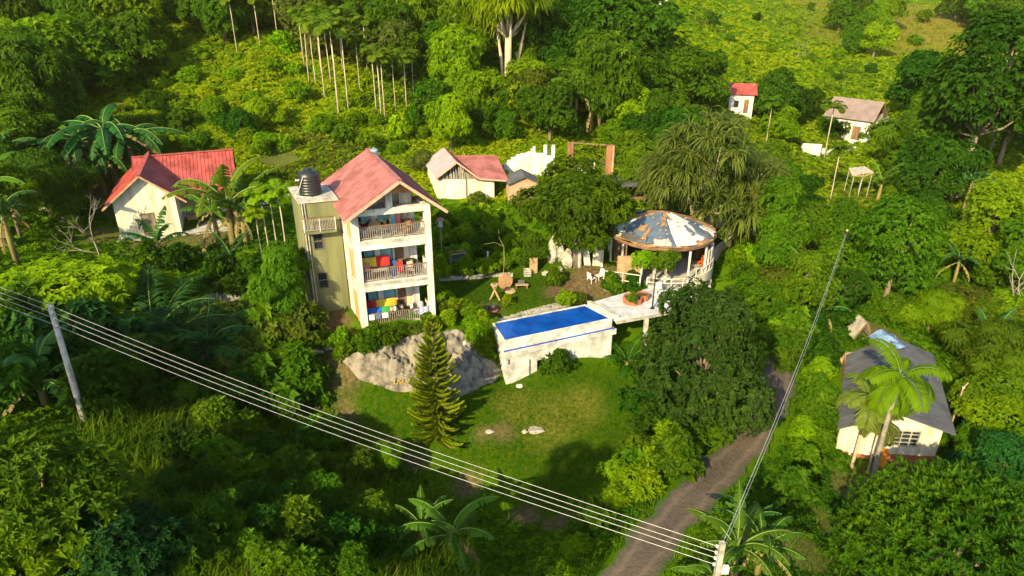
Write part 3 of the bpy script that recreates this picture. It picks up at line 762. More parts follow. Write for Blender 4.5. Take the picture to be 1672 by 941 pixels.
# canopy and bench at the house's right
t = thing("bench_swing", "wooden swing bench frame just right of the balcony house", "swing bench", at(737, 436), HR)
m = MB()
for x in (0, 1.3): m.bar((x, 0, 0), (x, 0, 1.1), .08); m.bar((x, .6, 0), (x, .6, 1.1), .08)
m.bar((0, 0, 1.1), (1.3, 0, 1.1), .09); m.bar((0, .6, 1.1), (1.3, .6, 1.1), .09); m.build("frame", M_TAN, t)
m = MB(); m.box(.15, 1.15, .05, .5, .42, .47); m.box(.15, 1.15, .5, .54, .47, .8); m.build("seat", M_SLATE, t)
t = thing("garden_lamp", "thin post lamp with a red cap beside the balcony house", "lamp", at(722, 425))
m = MB(); m.tube([(0, 0, 0), (0, 0, 3.0)], .045, 6); m.build("post", M_STEEL, t)
m = MB(); m.box(-.16, .16, -.16, .16, 3.0, 3.55); m.build("lantern", solid("lantern_glass", (.45, .45, .40), scale=4, rough=.3), t)
m = MB(); m.add([(-.3, -.3, 3.55), (.3, -.3, 3.55), (.3, .3, 3.55), (-.3, .3, 3.55), (0, 0, 3.8)], [(0,1,4), (1,2,4), (2,3,4), (3,0,4), (3,2,1,0)]); m.build("lamp_cap", M_PINK, t)

# ------------------------------------------------------------------ red roofed cottage
CR = math.radians(20.4)
cot = thing("cottage", "cream cottage with a bright red ribbed metal roof and a dark plank door", "cottage", (-33.94, 55.57, 1.2), CR)
m = MB()
m.wallx(0, 4.85, 0, .15, -.5, 3.55, [(1.85, 3.0, .1, 2.15)])
m.add([(0, 0, 3.55), (4.85, 0, 3.55), (2.5, 0, 5.35), (0, .15, 3.55), (4.85, .15, 3.55), (2.5, .15, 5.35)], [(0,1,2), (5,4,3), (0,2,5,3), (1,4,5,2)])
m.box(0, .15, .15, 9, -.5, 3.5); m.box(4.7, 4.85, .15, 4.6, -.5, 3.4)
m.wallx(4.85, 9.4, 4.5, 4.65, -.5, 3.0, [(6.6, 7.6, 0, 2.1)]); m.box(9.25, 9.4, 4.65, 9, -.5, 3.0); m.box(0.15, 9.4, 9, 9.15, -.5, 3.3)
m.build("wall", M_CREAM, cot)
m = MB(); m.wallx(1.85, 3.0, .02, .12, .1, 2.15, [(1.95, 2.9, .1, 2.05)]); fr = m.build("door_frame", M_BROWN, cot)
m = MB(); m.box(1.95, 2.9, .06, .1, .1, 2.05)
for x in (2.18, 2.42, 2.66): m.box(x - .012, x + .012, .045, .058, .12, 2.03)
m.build("door", solid("dull_door", (.20, .165, .11), (.11, .09, .06), scale=3, rough=.9, streak=True), fr)
m = MB(); m.box(6.65, 7.55, 4.52, 4.58, 0, 2.1); m.build("door", M_DARK, cot)
def zmain(y): return 6.65 - 5.45 + (y - 7.0) * .62            # front slope of the main roof, ridge at y = 7
m = MB()
roof_sheet(m, (4.4, 2.3, zmain(2.3) + 1.2), (9.9, 2.3, zmain(2.3) + 1.2), (9.9, 7.0, zmain(7) + 1.2 + 2.6), (1.4, 7.0, zmain(7) + 1.2 + 2.6), rib=.3) if False else None
ZRID = 5.5
roof_sheet(m, (3.4, 2.3, 2.55), (9.9, 2.3, 2.55), (9.9, 7.0, ZRID), (3.4, 7.0, ZRID), rib=.32)
roof_sheet(m, (1.2, 5.6, 4.63), (3.36, 5.6, 4.63), (3.36, 7.0, ZRID), (1.2, 7.0, ZRID), rib=.32)
roof_sheet(m, (9.9, 10.6, 2.9), (1.2, 10.6, 2.9), (1.2, 7.0, ZRID), (9.9, 7.0, ZRID), rib=.32)
rf = m.build("roof", M_RED, cot)
m = MB(); m.bar((1.15, 7, ZRID + .04), (9.95, 7, ZRID + .04), .36, .05); m.build("ridge_cap", M_RED, rf)
m = MB()
roof_sheet(m, (-.75, -.55, 3.0), (-.75, 8.6, 3.0), (2.5, 8.6, 5.62), (2.5, -.55, 5.62), rib=.32)
roof_sheet(m, (5.75, 5.4, 3.0 + .04), (5.75, -.55, 3.0 + .04), (2.5, -.55, 5.62), (2.5, 6.9, 5.62), rib=.32)
wf = m.build("wing_roof", M_RED, cot)
m = MB(); m.bar((2.5, -.6, 5.66), (2.5, 7.4, 5.66), .34, .05); m.build("ridge_cap", M_RED, wf)
m = MB(); m.bar((-.77, -.58, 2.92), (2.5, -.58, 5.54), .04, .16); m.bar((5.77, -.58, 2.96), (2.5, -.58, 5.54), .04, .16); m.build("bargeboard", M_TAN, wf)
for x in (9.3, 7.2):
    m = MB(); m.box(x, x + .14, 2.6, 2.74, -.5, 2.7); m.build("porch_post", M_GREYW, cot)
m = MB(); m.box(4.86, 9.5, 2.45, 2.6, 2.35, 2.5); m.build("porch_beam", solid("moss_beam", (.22, .22, .08), scale=2), cot)
m = MB(); m.box(-.3, 9.8, -.6, 9.3, -.6, .02); m.build("porch_floor", M_CONC, cot)
def c2w(x, y, z): return (-33.94 + x * math.cos(CR) - y * math.sin(CR), 55.57 + x * math.sin(CR) + y * math.cos(CR), 1.2 + z)
t = thing("desk", "pale wooden desk under the cottage porch roof", "desk", c2w(5.7, 2.3, .02), CR)
m = MB(); m.box(-.5, .5, -.3, .3, .82, .88); m.build("desktop", M_TAN, t)
m = MB(); m.box(-.48, .48, -.26, -.22, .45, .82); m.build("front_panel", M_TAN, t)
for sx in (-.46, .46):
    for sy in (-.26, .26): m = MB(); m.bar((sx, sy, 0), (sx, sy, .82), .06); m.build("leg", M_BROWN, t)

# ------------------------------------------------------------------ scrap between cottage and balcony house
for i, (px, py, w, d, mt, lb, tilt) in enumerate(((75, 346, 1.5, .8, M_WHITE, "white scrap sheet lying in the shade at far left of the cottage", .1), (100, 347, 1.2, .7, M_GALV, "grey scrap sheet between the white ones left of the cottage", .1), (132, 344, 1.4, .9, M_WHITE, "white scrap sheet nearest the cottage's left side", .2), (428, 322, 1.6, 1.0, M_PINK, "dull pink roofing sheet lying on the scrap pile", .25), (447, 320, 1.5, .9, M_WHITE, "white sheet propped on the scrap pile", .5), (462, 324, 1.3, .9, M_GALV, "silvery metal sheet lying at the right of the scrap pile", .2), (436, 336, 1.4, .7, M_SLATE, "blue grey sheet at the front of the scrap pile", .1), (470, 316, 1.6, 1.0, M_CONC, "pale grey slab behind the scrap pile", .15))):
    p = at(px, py); m = MB()
    n = 12
    for s_ in (0, 1):
        v = [((k / n - .5) * w, y_ * d, .04 * math.sin(k * 2.1) + y_ * d * tilt + .35 - s_ * .02) for y_ in (-.5, .5) for k in range(n + 1)]
        f = [(k, k + 1, n + 2 + k, n + 1 + k) for k in range(n)]
        m.add(v, f if s_ == 0 else [q[::-1] for q in f])
    for sx in (-.4, .4): m.box(sx * w - .05, sx * w + .05, -.1, .1, -.4, .3)
    o = m.build("scrap_sheet", mt, loc=p); o.rotation_euler = (0, 0, .2 * i - .4); tag(o, lb, "scrap sheet")

# ------------------------------------------------------------------ pink roofed house behind
BR = math.radians(3)
bh = thing("back_house", "low cream house with a pale lilac gable and a pink side roof, behind the lawn", "house", (-7.18, 66.34, 1.5), BR)
m = MB(); m.shear = -.25
m.box(-.3, 5.4, 0, .15, -1.0, 2.0); m.box(-.3, -.15, .15, 5, -1, 2.0); m.box(5.25, 5.4, .15, 5, -1, 2.0); m.box(-.15, 5.25, 4.85, 5, -1, 2.0)
m.build("wall", M_CREAM, bh)
m = MB(); m.shear = -.25; m.box(2.55, 2.66, -.06, -.005, -1, 2.05); m.build("drainpipe", M_BROWN, bh)
m = MB(); m.shear = -.25
roof_sheet(m, (-.55, -.5, 2.25), (-.55, 5.6, 2.25), (1.6, 5.6, 3.9), (1.6, -.5, 3.9), rib=.4, h=.02)
m.build("gable_roof", solid("lilac_roof", (.34, .27, .275), (.27, .21, .21), scale=1, rough=.6), bh)
m = MB(); m.shear = -.25
roof_sheet(m, (3.75, 5.6, 2.25), (3.75, -.5, 2.25), (1.6, -.5, 3.9), (1.6, 5.6, 3.9), rib=.4, h=.02)
roof_sheet(m, (3.3, -.5, 2.2), (6.7, -.5, 1.95), (6.9, 4.6, 3.25), (2.4, 4.6, 3.3), rib=.4, h=.02)
m.build("side_roof", M_PINK, bh)
m = MB(); m.shear = -.25; m.bar((-.57, -.53, 2.2), (1.6, -.53, 3.85), .05, .16); m.bar((3.77, -.53, 2.2), (1.6, -.53, 3.85), .05, .16); m.bar((3.77, -.53, 2.15), (6.72, -.53, 1.9), .05, .14); m.build("bargeboard", solid("pink_board", (.55, .29, .20)), bh)
m = MB(); m.shear = -.25; random.seed(3)
for k in range(26):
    x = -.2 + k * .14; hgt = 1.55 * (1 - abs(x - 1.6) / 1.95)
    if hgt > .08: m.bar((x, -.02 + random.uniform(-.03, .03), 2.02), (x + random.uniform(-.15, .15) * hgt, 0, 2.02 + hgt), .07, .03, up=(0, 1, 0))
m.build("gable_boards", M_GREYW, bh)
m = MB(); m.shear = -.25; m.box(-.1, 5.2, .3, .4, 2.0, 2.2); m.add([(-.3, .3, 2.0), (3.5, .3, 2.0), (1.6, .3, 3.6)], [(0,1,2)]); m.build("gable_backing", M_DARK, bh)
t = thing("brick_shed", "small pinkish brick shed with a dark mossy roof, right of the cream back house", "shed", at(852, 332), math.radians(8))
m = MB(); m.wallx(-1.25, 1.6, 0, .2, -.4, 2.1, [(-.2, .5, .9, 1.3)]); m.box(-1.25, -1.05, .2, 2.5, -.4, 2.1); m.box(1.4, 1.6, .2, 2.5, -.4, 2.1); m.build("wall", solid("pink_brick", (.42, .27, .17), (.32, .2, .12), scale=3, rough=.95, bump=.4), t)
m = MB(); m.slab([(-1.45, -.25, 2.0), (.3, -.25, 2.75), (.3, 2.8, 2.75), (-1.45, 2.8, 2.0)], .07); m.slab([(.3, -.25, 2.75), (1.8, -.25, 2.0), (1.8, 2.8, 2.0), (.3, 2.8, 2.75)], .07); m.build("roof", M_DGREY, t)
m = MB(); m.add([(-1.25, .01, 2.1), (1.6, .01, 2.1), (.3, .01, 2.62)], [(0,1,2)]); m.build("gable", M_TAN, t)

# ruined white wall and the brown gate posts
pA = at(823, 284); pB = at(905, 286)
L = math.hypot(pB[0]-pA[0], pB[1]-pA[1]); ang = math.atan2(pB[1]-pA[1], pB[0]-pA[0])
t = thing("ruined_wall", "broken white wall with a jagged top, standing at the foot of the hill", "wall", pA, ang)
rr = random.Random(5); tops = []; x = 0
m = MB()
while x < L - 1.3:
    w = rr.uniform(.2, .45); hgt = 1.0 + 1.3 * min(1, x / 1.8) + rr.uniform(-.12, .25) + (.45 if abs(x - L * .55) < .2 else 0)
    m.box(x, min(x + w, L - 1.2), 0, .22, -.8, hgt); x += w
m.build("wall_piece", M_WHITE, t)
m = MB(); m.box(L - 1.2, L - .85, 0, .24, -.8, 3.1); m.box(L - .35, L, 0, .24, -.8, 3.1); m.box(L - .85, L - .35, .02, .2, -.8, 2.0); m.build("pier", M_WHITE, t)
m = MB(); m.lathe([(.01, 0), (.12, .03), (.16, .15), (.12, .27), (.01, .3)], 10, (L - .6, .1, 2.3)); m.tube([(L - .6, .1, 2.0), (L - .6, .1, 2.35)], .03, 5); m.build("globe_lamp", M_DGREY, t)
pA = at(931, 284); pB = at(993, 292)
L = math.hypot(pB[0]-pA[0], pB[1]-pA[1]); ang = math.atan2(pB[1]-pA[1], pB[0]-pA[0])
t = thing("gate_frame", "pair of tall rusty brown posts joined by a thin bar, beside the ruined wall", "gate", pA, ang)
for x in (0, L):
    m = MB(); m.box(x - .34, x + .30, -.2, .3, -.8, 3.3); m.build("post", solid("rusty_post", (.22, .10, .05), (.13, .06, .03), scale=2, streak=True), t)
m = MB(); m.box(L + .302, L + .5, -.18, .28, -.8, 3.3); m.build("post_edge", M_TAN, t)
m = MB(); m.bar((-.3, 0, 3.36), (L + .4, .1, 3.34), .09, .12); m.build("crossbar", M_BROWN, t)
m = MB(); m.wallx(.45, L * .62, .05, .2, -.8, .95); m.bar((L * .62, .1, -.8), (L * .62, .1, 1.4), .12); m.build("low_wall", M_WHITE, t)

# ------------------------------------------------------------------ swimming pool on its tall base
PF = [p2w(823, 557, .2), p2w(1000, 520, .2), p2w(956, 497, .2), p2w(803, 527, .2)]       # outer rim corners
PO = PF[0]; PANG = math.atan2(PF[1][1] - PO[1], PF[1][0] - PO[0])
def pl(p):
    d = p - PO; return np.array([d[0] * math.cos(PANG) + d[1] * math.sin(PANG), -d[0] * math.sin(PANG) + d[1] * math.cos(PANG)])
PC = [pl(p) for p in PF]; PL = PC[1][0]
pool = thing("swimming_pool", "raised white swimming pool full of deep blue water, built on a tall base", "swimming pool", (PO[0], PO[1], 0), PANG)
inn = []
cen = sum(PC) / 4
for c in PC:
    d = c - cen; inn.append(c - np.array([np.sign(d[0]) * .12, np.sign(d[1]) * .11]))
m = MB()
for i in range(4):
    j = (i + 1) % 4
    m.prism([tuple(PC[i]), tuple(PC[j]), tuple(inn[j]), tuple(inn[i])], -.54, .2)
m.build("rim_wall", M_POOLW, pool)
m = MB(); nxx = 40; nyy = 12
wv = []
for j in range(nyy + 1):
    for i in range(nxx + 1):
        a = inn[0] * (1 - i / nxx) + inn[1] * (i / nxx); b = inn[3] * (1 - i / nxx) + inn[2] * (i / nxx)
        q = a * (1 - j / nyy) + b * (j / nyy); wv.append((q[0], q[1], .145 + .004 * math.sin(q[0] * 5 + q[1] * 3) + .003 * math.sin(q[0] * 9 - q[1] * 7)))
m.add(wv, [(j*(nxx+1)+i, j*(nxx+1)+i+1, (j+1)*(nxx+1)+i+1, (j+1)*(nxx+1)+i) for j in range(nyy) for i in range(nxx)])
wm = solid("pool_water", (.003, .066, .33), (.002, .036, .20), scale=.55, rough=.05, spec=.5, bump=.35, bscale=3)
m.build("water", wm, pool, smooth=True)
m = MB(); m.prism([tuple(PC[0] + [.02, .02]), tuple(PC[1] + [-.02, .02]), tuple(PC[2]), tuple(PC[3])], -.8, -.545); m.build("basin", M_POOLW, pool)
# overflow ledge along the front, painted blue
m = MB(); m.box(-.05, PL + .2, -.20, -.002, -.61, -.552); m.build("overflow_gutter", M_BLUEP, pool)
m = MB(); m.box(-.08, PL + .24, -.26, -.202, -.98, -.545); m.box(-.08, PL + .24, -.202, .3, -.98, -.615); m.build("gutter_beam", M_POOLW, pool)
m = MB()
dx0, dx1 = PL * .285, PL * .345
m.wallx(.05, PL - .05, -.20, -.12, -4.2, -.98, [(dx0, dx1, -4.2, -1.75)])
m.bar((PL * .62, -.22, -4.2), (PL * .62, -.22, -1.6), .16, .07); m.box(PL * .62, PL * .63, -.22, -.203, -4, -1.7)
lw = [np.array([.05, -.12]), PC[3] + [.05, 0]]
m.prism([(.05, -.119), (.23, -.119), (PC[3][0] + .23, PC[3][1]), (PC[3][0] + .05, PC[3][1])], -4.2, -.802)
m.prism([(PL - .23, -.119), (PL - .05, -.119), (PC[2][0] - .05, PC[2][1]), (PC[2][0] - .23, PC[2][1])], -4.2, -.802)
m.build("base_wall", M_POOLW, pool)
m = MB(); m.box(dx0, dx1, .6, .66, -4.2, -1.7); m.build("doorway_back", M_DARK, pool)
m = MB(); m.tube([(PL * .215, -.24, -3.3), (PL * .215, -.24, -1.5)], .035, 6); m.build("pipe", M_DGREY, pool)
m = MB(); m.box(.06, .14, -.36, -.31, -1.45, -1.05); m.box(-.03, .045, .3, .8, -1.6, -1.2); m.build("patch", M_CONC, pool)
# white deck
DK = [p2w(px, py, .12) for px, py in ((959, 496), (1005, 520), (1048, 513), (1092, 505), (1140, 480), (1118, 463), (1075, 464), (1010, 481))]
deck = thing("deck", "white concrete deck on a single post, joining the pool to the pavilion", "deck", (0, 0, 0))
m = MB(); m.prism([(p[0], p[1]) for p in DK], -.14, .12); m.build("slab", M_DECK, deck)
m = MB(); m.bar((DK[1][0] + .1, DK[1][1] + .25, -.28), (DK[3][0], DK[3][1] + .25, -.28), .3, .26); m.build("edge_beam", M_CONC, deck)
pc = p2w(1047, 562, -3.1)
m = MB(); m.box(pc[0] - .15, pc[0] + .15, DK[2][1] + .2, DK[2][1] + .5, -4, -.415); m.build("post", M_CONC, deck)
m = MB(); m.prism([(p[0] * .999, p[1] - .0) for p in (DK[0] + [0, .1, 0], DK[1] + [0, .1, 0], DK[1] + [.28, .1, 0], DK[0] + [.28, .14, 0])], .122, .30); m.build("kerb", M_CONC, deck)
rr = random.Random(9)
for poly in ([(1010, 491), (1020, 497), (1033, 499), (1047, 496)], [(985, 497), (995, 503), (1012, 502)], [(1060, 505), (1072, 500), (1080, 503)], [(1085, 492), (1092, 497)]):
    pts = [p2w(px, py, .124) for px, py in poly]
    m = MB()
    for a, b in zip(pts[:-1], pts[1:]):
        m.bar(a, b, .035, .006)
    m.build("crack", M_DGREY, deck)
for i, (px, py, r, lb) in enumerate(((1033, 493, .75, "octagonal terracotta planter holding a leafy plant on the white deck"), (1049, 488, .5, "round terracotta planter touching the octagonal one on the deck"))):
    p = p2w(px, py, .125); t = thing("brick_planter", lb, "planter", p)
    m = MB(); m.lathe([(r * .82, 0), (r, 0), (r, .42), (r * .82, .42), (r * .8, .3)], 8 if i == 0 else 16); m.build("planter_wall", M_BRICK, t)
    m = MB(); m.lathe([(r * .81, .33), (.01, .34)], 12); m.build("soil", solid("planter_soil", (.07, .05, .03)), t)
t = thing("deck_lamp", "black lamp post standing on the edge of the white deck", "lamp", p2w(1065, 504, .125))
m = MB(); m.lathe([(.16, 0), (.16, .05), (.06, .08), (.055, 1.0), (.045, 1.05), (.04, 2.75)], 10); m.build("post", M_BLACK, t)
m = MB(); m.bar((-.3, 0, 2.2), (.3, 0, 2.2), .05); m.build("arm", M_BLACK, t)
m = MB()
for x in (-.28, .28): m.lathe([(.01, 0), (.08, .03), (.1, .15), (.05, .24), (.01, .26)], 10, (x, 0, 2.22))
m.build("lantern", M_DGREY, t)
t = thing("deck_post", "pale concrete post behind the black deck lamp", "post", p2w(1066, 466, .1))
m = MB(); m.box(-.11, .11, -.11, .11, -.1, 1.9); m.box(-.14, .14, -.14, .14, 1.9, 2.0); m.build("post", M_CONC, t)
def white_chair(px, py, z, rz, lb):
    t = thing("plastic_chair", lb, "chair", p2w(px, py, z), rz)
    m = MB(); m.box(-.25, .25, -.25, .25, .40, .45); m.build("seat", M_WHITE, t)
    m = MB(); m.slab([(-.25, .22, .45), (.25, .22, .45), (.22, .32, .95), (-.22, .32, .95)], .04); m.build("backrest", M_WHITE, t)
    for sx in (-.22, .22):
        for sy in (-.22, .22): m = MB(); m.bar((sx, sy, 0), (sx * 1.1, sy * 1.15, .4), .05); m.build("leg", M_WHITE, t)
white_chair(1078, 482, .125, .4, "white plastic chair at the shady right end of the deck")
white_chair(966, 462, .2, 2.2, "white plastic chair on the bare earth by the leaning boards")
white_chair(978, 458, .2, -1.0, "white plastic chair behind the other one on the bare earth")

# ------------------------------------------------------------------ round pavilion
PVC = (12.1, 52.2)
pav = thing("round_pavilion", "round open pavilion under a patched roof of slate, white and rusty sheets", "pavilion", (PVC[0], PVC[1], 0))
RR, ZE, ZA = 4.3, 3.45, 5.0
def cone(r, a, dz=0): return (r * math.cos(a), r * math.sin(a), ZE + (ZA - ZE) * (1 - r / RR) ** .85 + dz)
m = MB(); n = 48
prof = [(RR, ZE), (RR * .8, cone(RR * .8, 0)[2]), (RR * .55, cone(RR * .55, 0)[2]), (RR * .3, cone(RR * .3, 0)[2]), (.02, ZA)]
m.lathe(prof, n)
rv_ = m.v[0]; aa = np.arctan2(rv_[:, 1], rv_[:, 0]); rd = np.hypot(rv_[:, 0], rv_[:, 1]); rv_[:, 2] += .05 * np.sin(aa * 7) * rd / RR + .04 * np.sin(aa * 13 + 1) * rd / RR; rv_[:, :2] *= (1 + .018 * np.sin(aa * 9 + 2) + .014 * np.sin(aa * 17))[:, None]
rf = m.build("roof", M_RUST, pav)
m = MB(); m.lathe([(RR - .02, ZE - .02), (RR + .04, ZE - .02), (RR + .04, ZE - .12), (RR - .04, ZE - .14), (RR - .02, ZE - .16), (RR - .02, ZE - .27), (RR - .10, ZE - .28)], n); m.build("fascia", M_BROWN, pav)
D_ = math.radians
patches = [(-178, -150, 2.2, 4.3, M_GALV, .03), (-165, -118, 1.2, 4.1, M_SLATE, .05), (-150, -105, .5, 3.6, M_SLATE, .07), (-117, -78, .9, 4.2, M_SLATE, .045), (-88, -62, 1.4, 4.35, M_WHITE, .065), (-66, -42, 1.0, 4.0, M_GALV, .05), (-72, -30, .6, 2.3, M_GALV, .08), (-40, -12, 1.4, 3.2, M_SLATE, .04), (-46, -34, 2.9, 4.35, M_SLATE, .075), (-143, -128, 2.3, 3.2, M_RUST, .10), (-104, -94, 1.1, 2.2, M_RUST, .10), (-126, -119, 2.6, 4.0, M_RUST, .11), (-58, -50, 2.3, 3.4, M_SLATE, .10), (-30, -16, 3.1, 4.2, M_GALV, .06), (40, 88, 1.6, 4.2, M_DGREY, .04), (95, 140, 1.8, 4.3, M_SLATE, .04), (-150, -128, 3.7, 4.5, M_DGREY, .085), (-110, -92, 3.6, 4.5, solid("pale_pink_sheet", (.42, .33, .30)), .09)]
rr = random.Random(4)
for a0, a1, r0, r1, mt, dz in patches:
    m = MB(); na = 7; nr = 5; vv = []
    for j in range(nr):
        for i in range(na):
            a = D_(a0 + (a1 - a0) * i / (na - 1) + (rr.uniform(-2.5, 2.5) if i in (0, na - 1) else 0)); r = r0 + (r1 - r0) * j / (nr - 1) + (rr.uniform(-.16, .12) if j in (0, nr - 1) else 0)
            vv.append(cone(min(r, RR - .02), a, dz + .05 + rr.uniform(0, .04)))
    k = len(vv); vv += [(x, y, z - .02) for x, y, z in vv]
    f = [(j*na+i, j*na+i+1, (j+1)*na+i+1, (j+1)*na+i) for j in range(nr-1) for i in range(na-1)]
    m.add(vv, [q[::-1] for q in f] + [tuple(x + k for x in q) for q in f]); m.build("roof_sheet", mt, rf)
m = MB()
for k in range(24):
    a = D_(rr.uniform(-170, 0)); r = rr.uniform(1, 4.2); c = cone(r, a, .17); s_ = rr.uniform(.05, .14)
    m.lathe([(.01, .05), (s_, .02), (s_ * .9, -.03)], 6, c); m.build("roof_weight", M_TAN, rf); m = MB()
m = MB()
for k in range(14):
    a = D_(-172 + k * 26.0); m.tube([(4.1 * math.cos(a), 4.1 * math.sin(a), -.6 if a > -1.9 else 0), (4.1 * math.cos(a), 4.1 * math.sin(a), 3.0)], .09, 8)
    c = m.build("column", M_WHITE, pav); m = MB()
m = MB(); m.lathe([(.02, .25), (4.25, .25), (4.25, .02)], 40); m.build("floor", M_CONC, pav)
m = MB(); m.lathe([(4.25, .9), (4.4, .9), (4.4, -.15), (4.25, -.15), (4.25, .9)], 20, a0=D_(-62), a1=D_(12)); m.build("parapet", M_CREAM, pav)
m = MB(); m.lathe([(4.0, -.2), (4.1, -.2), (4.1, -2.5), (4.0, -2.5)], 20, a0=D_(-100), a1=D_(10)); m.build("base_wall", M_CONC, pav)
m = MB()
for k in range(3):
    a = D_(-60 + k * 34); m.box(4.3 * math.cos(a) - .14, 4.3 * math.cos(a) + .14, 4.3 * math.sin(a) - .14, 4.3 * math.sin(a) + .14, -3.0, -.16); m.build("support_post", M_CONC, pav); m = MB()
m = MB()
for zz in (.62, .98):
    m.tube([(4.45 * math.cos(D_(a)), 4.45 * math.sin(D_(a)), zz) for a in range(-112, -60, 6)], .035, 6)
for a in range(-112, -60, 12): m.tube([(4.45 * math.cos(D_(a)), 4.45 * math.sin(D_(a)), .1), (4.45 * math.cos(D_(a)), 4.45 * math.sin(D_(a)), 1.0)], .035, 6)
for a in range(-60, 10, 8): m.tube([(4.33 * math.cos(D_(a)), 4.33 * math.sin(D_(a)), .9), (4.33 * math.cos(D_(a)), 4.33 * math.sin(D_(a)), 1.5)], .035, 6)
m.tube([(4.33 * math.cos(D_(a)), 4.33 * math.sin(D_(a)), 1.5) for a in range(-62, 14, 6)], .045, 6)
m.build("railing", M_WHITE, pav)
for a in (-38, -26, -12, 0):                            # white lattice frames on the right side
    m = MB(); c, s_ = math.cos(D_(a)), math.sin(D_(a)); c2, s2 = math.cos(D_(a + 8)), math.sin(D_(a + 8))
    m.bar((4.2*c, 4.2*s_, .9), (4.2*c, 4.2*s_, 2.65), .09); m.bar((4.2*c2, 4.2*s2, .9), (4.2*c2, 4.2*s2, 2.65), .09)
    for zz in (1.6, 2.05, 2.5): m.bar((4.2*c, 4.2*s_, zz), (4.2*c2, 4.2*s2, zz), .07)
    m.build("lattice_frame", M_WHITE, pav)
m = MB(); m.lathe([(3.6, .25), (3.7, .25), (3.7, 3.2), (3.6, 3.2)], 24, a0=D_(10), a1=D_(215)); m.build("back_wall", M_BROWN, pav)
m = MB(); m.box(-3.9, -1.9, -3.3, -3.15, .0, 2.4)
for z in (.6, 1.2, 1.8): m.box(-3.92, -1.88, -3.33, -3.303, z, z + .03)
m.build("board_wall", M_TAN, pav)
m = MB(); m.box(-1.2, 1.2, -1.2, -.7, .25, 1.25); m.build("counter", M_BROWN, pav)
t = thing("flower_pot", "pot of orange flowers on the pavilion's sunny right side", "flower pot", (PVC[0] + 3.2, PVC[1] - 2.2, .92))
m = MB(); m.lathe([(.01, 0), (.18, 0), (.26, .3), (.22, .3), (.01, .28)], 12); m.build("pot", M_BRICK, t)
FLOWERPOT = t
# yard wall right of the pavilion
t = thing("yard_wall", "low tan parapet wall of the yard right of the pavilion", "wall", (0, 0, 0))
W = [p2w(px, py, z) for px, py, z in ((1160, 428, -.1), (1195, 400, -.1), (1192, 378, .2), (1150, 370, .2))]
m = MB()
for a, b in zip(W[:-1], W[1:]):
    a = Vector(a); b = Vector(b); m.bar(a + Vector((0, 0, .1)), b + Vector((0, 0, .1)), .2, 1.7)
m.build("wall_piece", solid("tan_plaster", (.50, .38, .24), (.36, .27, .17), scale=1), t)
m = MB()
for a, b in zip(W[:-1], W[1:]):
    a = Vector(a); b = Vector(b); m.bar(a + Vector((0, 0, 1.0)), b + Vector((0, 0, 1.0)), .28, .08)
m.build("coping", M_CONC, t)
# dark shed roof behind the pavilion
p = at(1035, 335); t = thing("lean_to", "dark flat lean-to roof behind the pavilion, under the trees", "shed", p, .1)
m = MB(); m.slab([(-2.6, -1.2, 2.2), (2.6, -1.2, 2.4), (2.6, 1.6, 2.7), (-2.6, 1.6, 2.5)], .08); m.build("roof", M_DGREY, t)
for x in (-2.4, 2.4):
    for y in (-1, 1.4): m = MB(); m.bar((x, y, -.4), (x, y, 2.3), .1); m.build("post", M_BROWN, t)
m = MB(); m.box(-2.4, 2.4, 1.3, 1.4, -.4, 2.4); m.build("back_wall", M_BROWN, t)
# leaning boards, posts, rail fence
for px, py, lean, lb in ((961, 447, .35, "narrow white board leaning left beside the pavilion"), (975, 447, -.05, "wide cream board standing right of the leaning one")):
    p = p2w(px, py, .2); m = MB(); w = .26 if lean > .1 else .42
    m.slab([(-w, 0, 0), (w, 0, 0), (w + lean * -1.0, .25, 2.2), (-w - lean, .25, 2.2)], .07); m.box(-w, w, -.04, .0, 0, .12)
    o = m.build("board", M_CREAM if lean < .1 else M_WHITE, loc=p); tag(o, lb, "board")
t = thing("stone_post", "thick pale stone post left of the leaning boards", "post", p2w(945, 448, .2))
m = MB(); m.lathe([(.26, -.2), (.24, 0), (.19, .2), (.18, 2.2), (.2, 2.5), (.01, 2.52)], 10); m.build("shaft", M_STONE, t, smooth=True)
m = MB(); m.lathe([(.34, -.2), (.34, .12), (.01, .14)], 10); m.build("foot", M_STONE, t)
t = thing("rail_fence", "white pipe rail fence in front of the round pavilion", "fence", (0, 0, 0))
F = [p2w(986, 463, .2), p2w(1016, 467, .2), p2w(1044, 471, .2)]
for q in F: m = MB(); m.tube([(q[0], q[1], -.2), (q[0], q[1], 1.3)], .05, 7); m.build("post", M_WHITE, t)
m = MB()
for a, b in zip(F[:-1], F[1:]):
    for z in (.65, 1.28): m.tube([(a[0], a[1], z), (b[0], b[1], z)], .035, 6)
m.build("rail", M_WHITE, t)

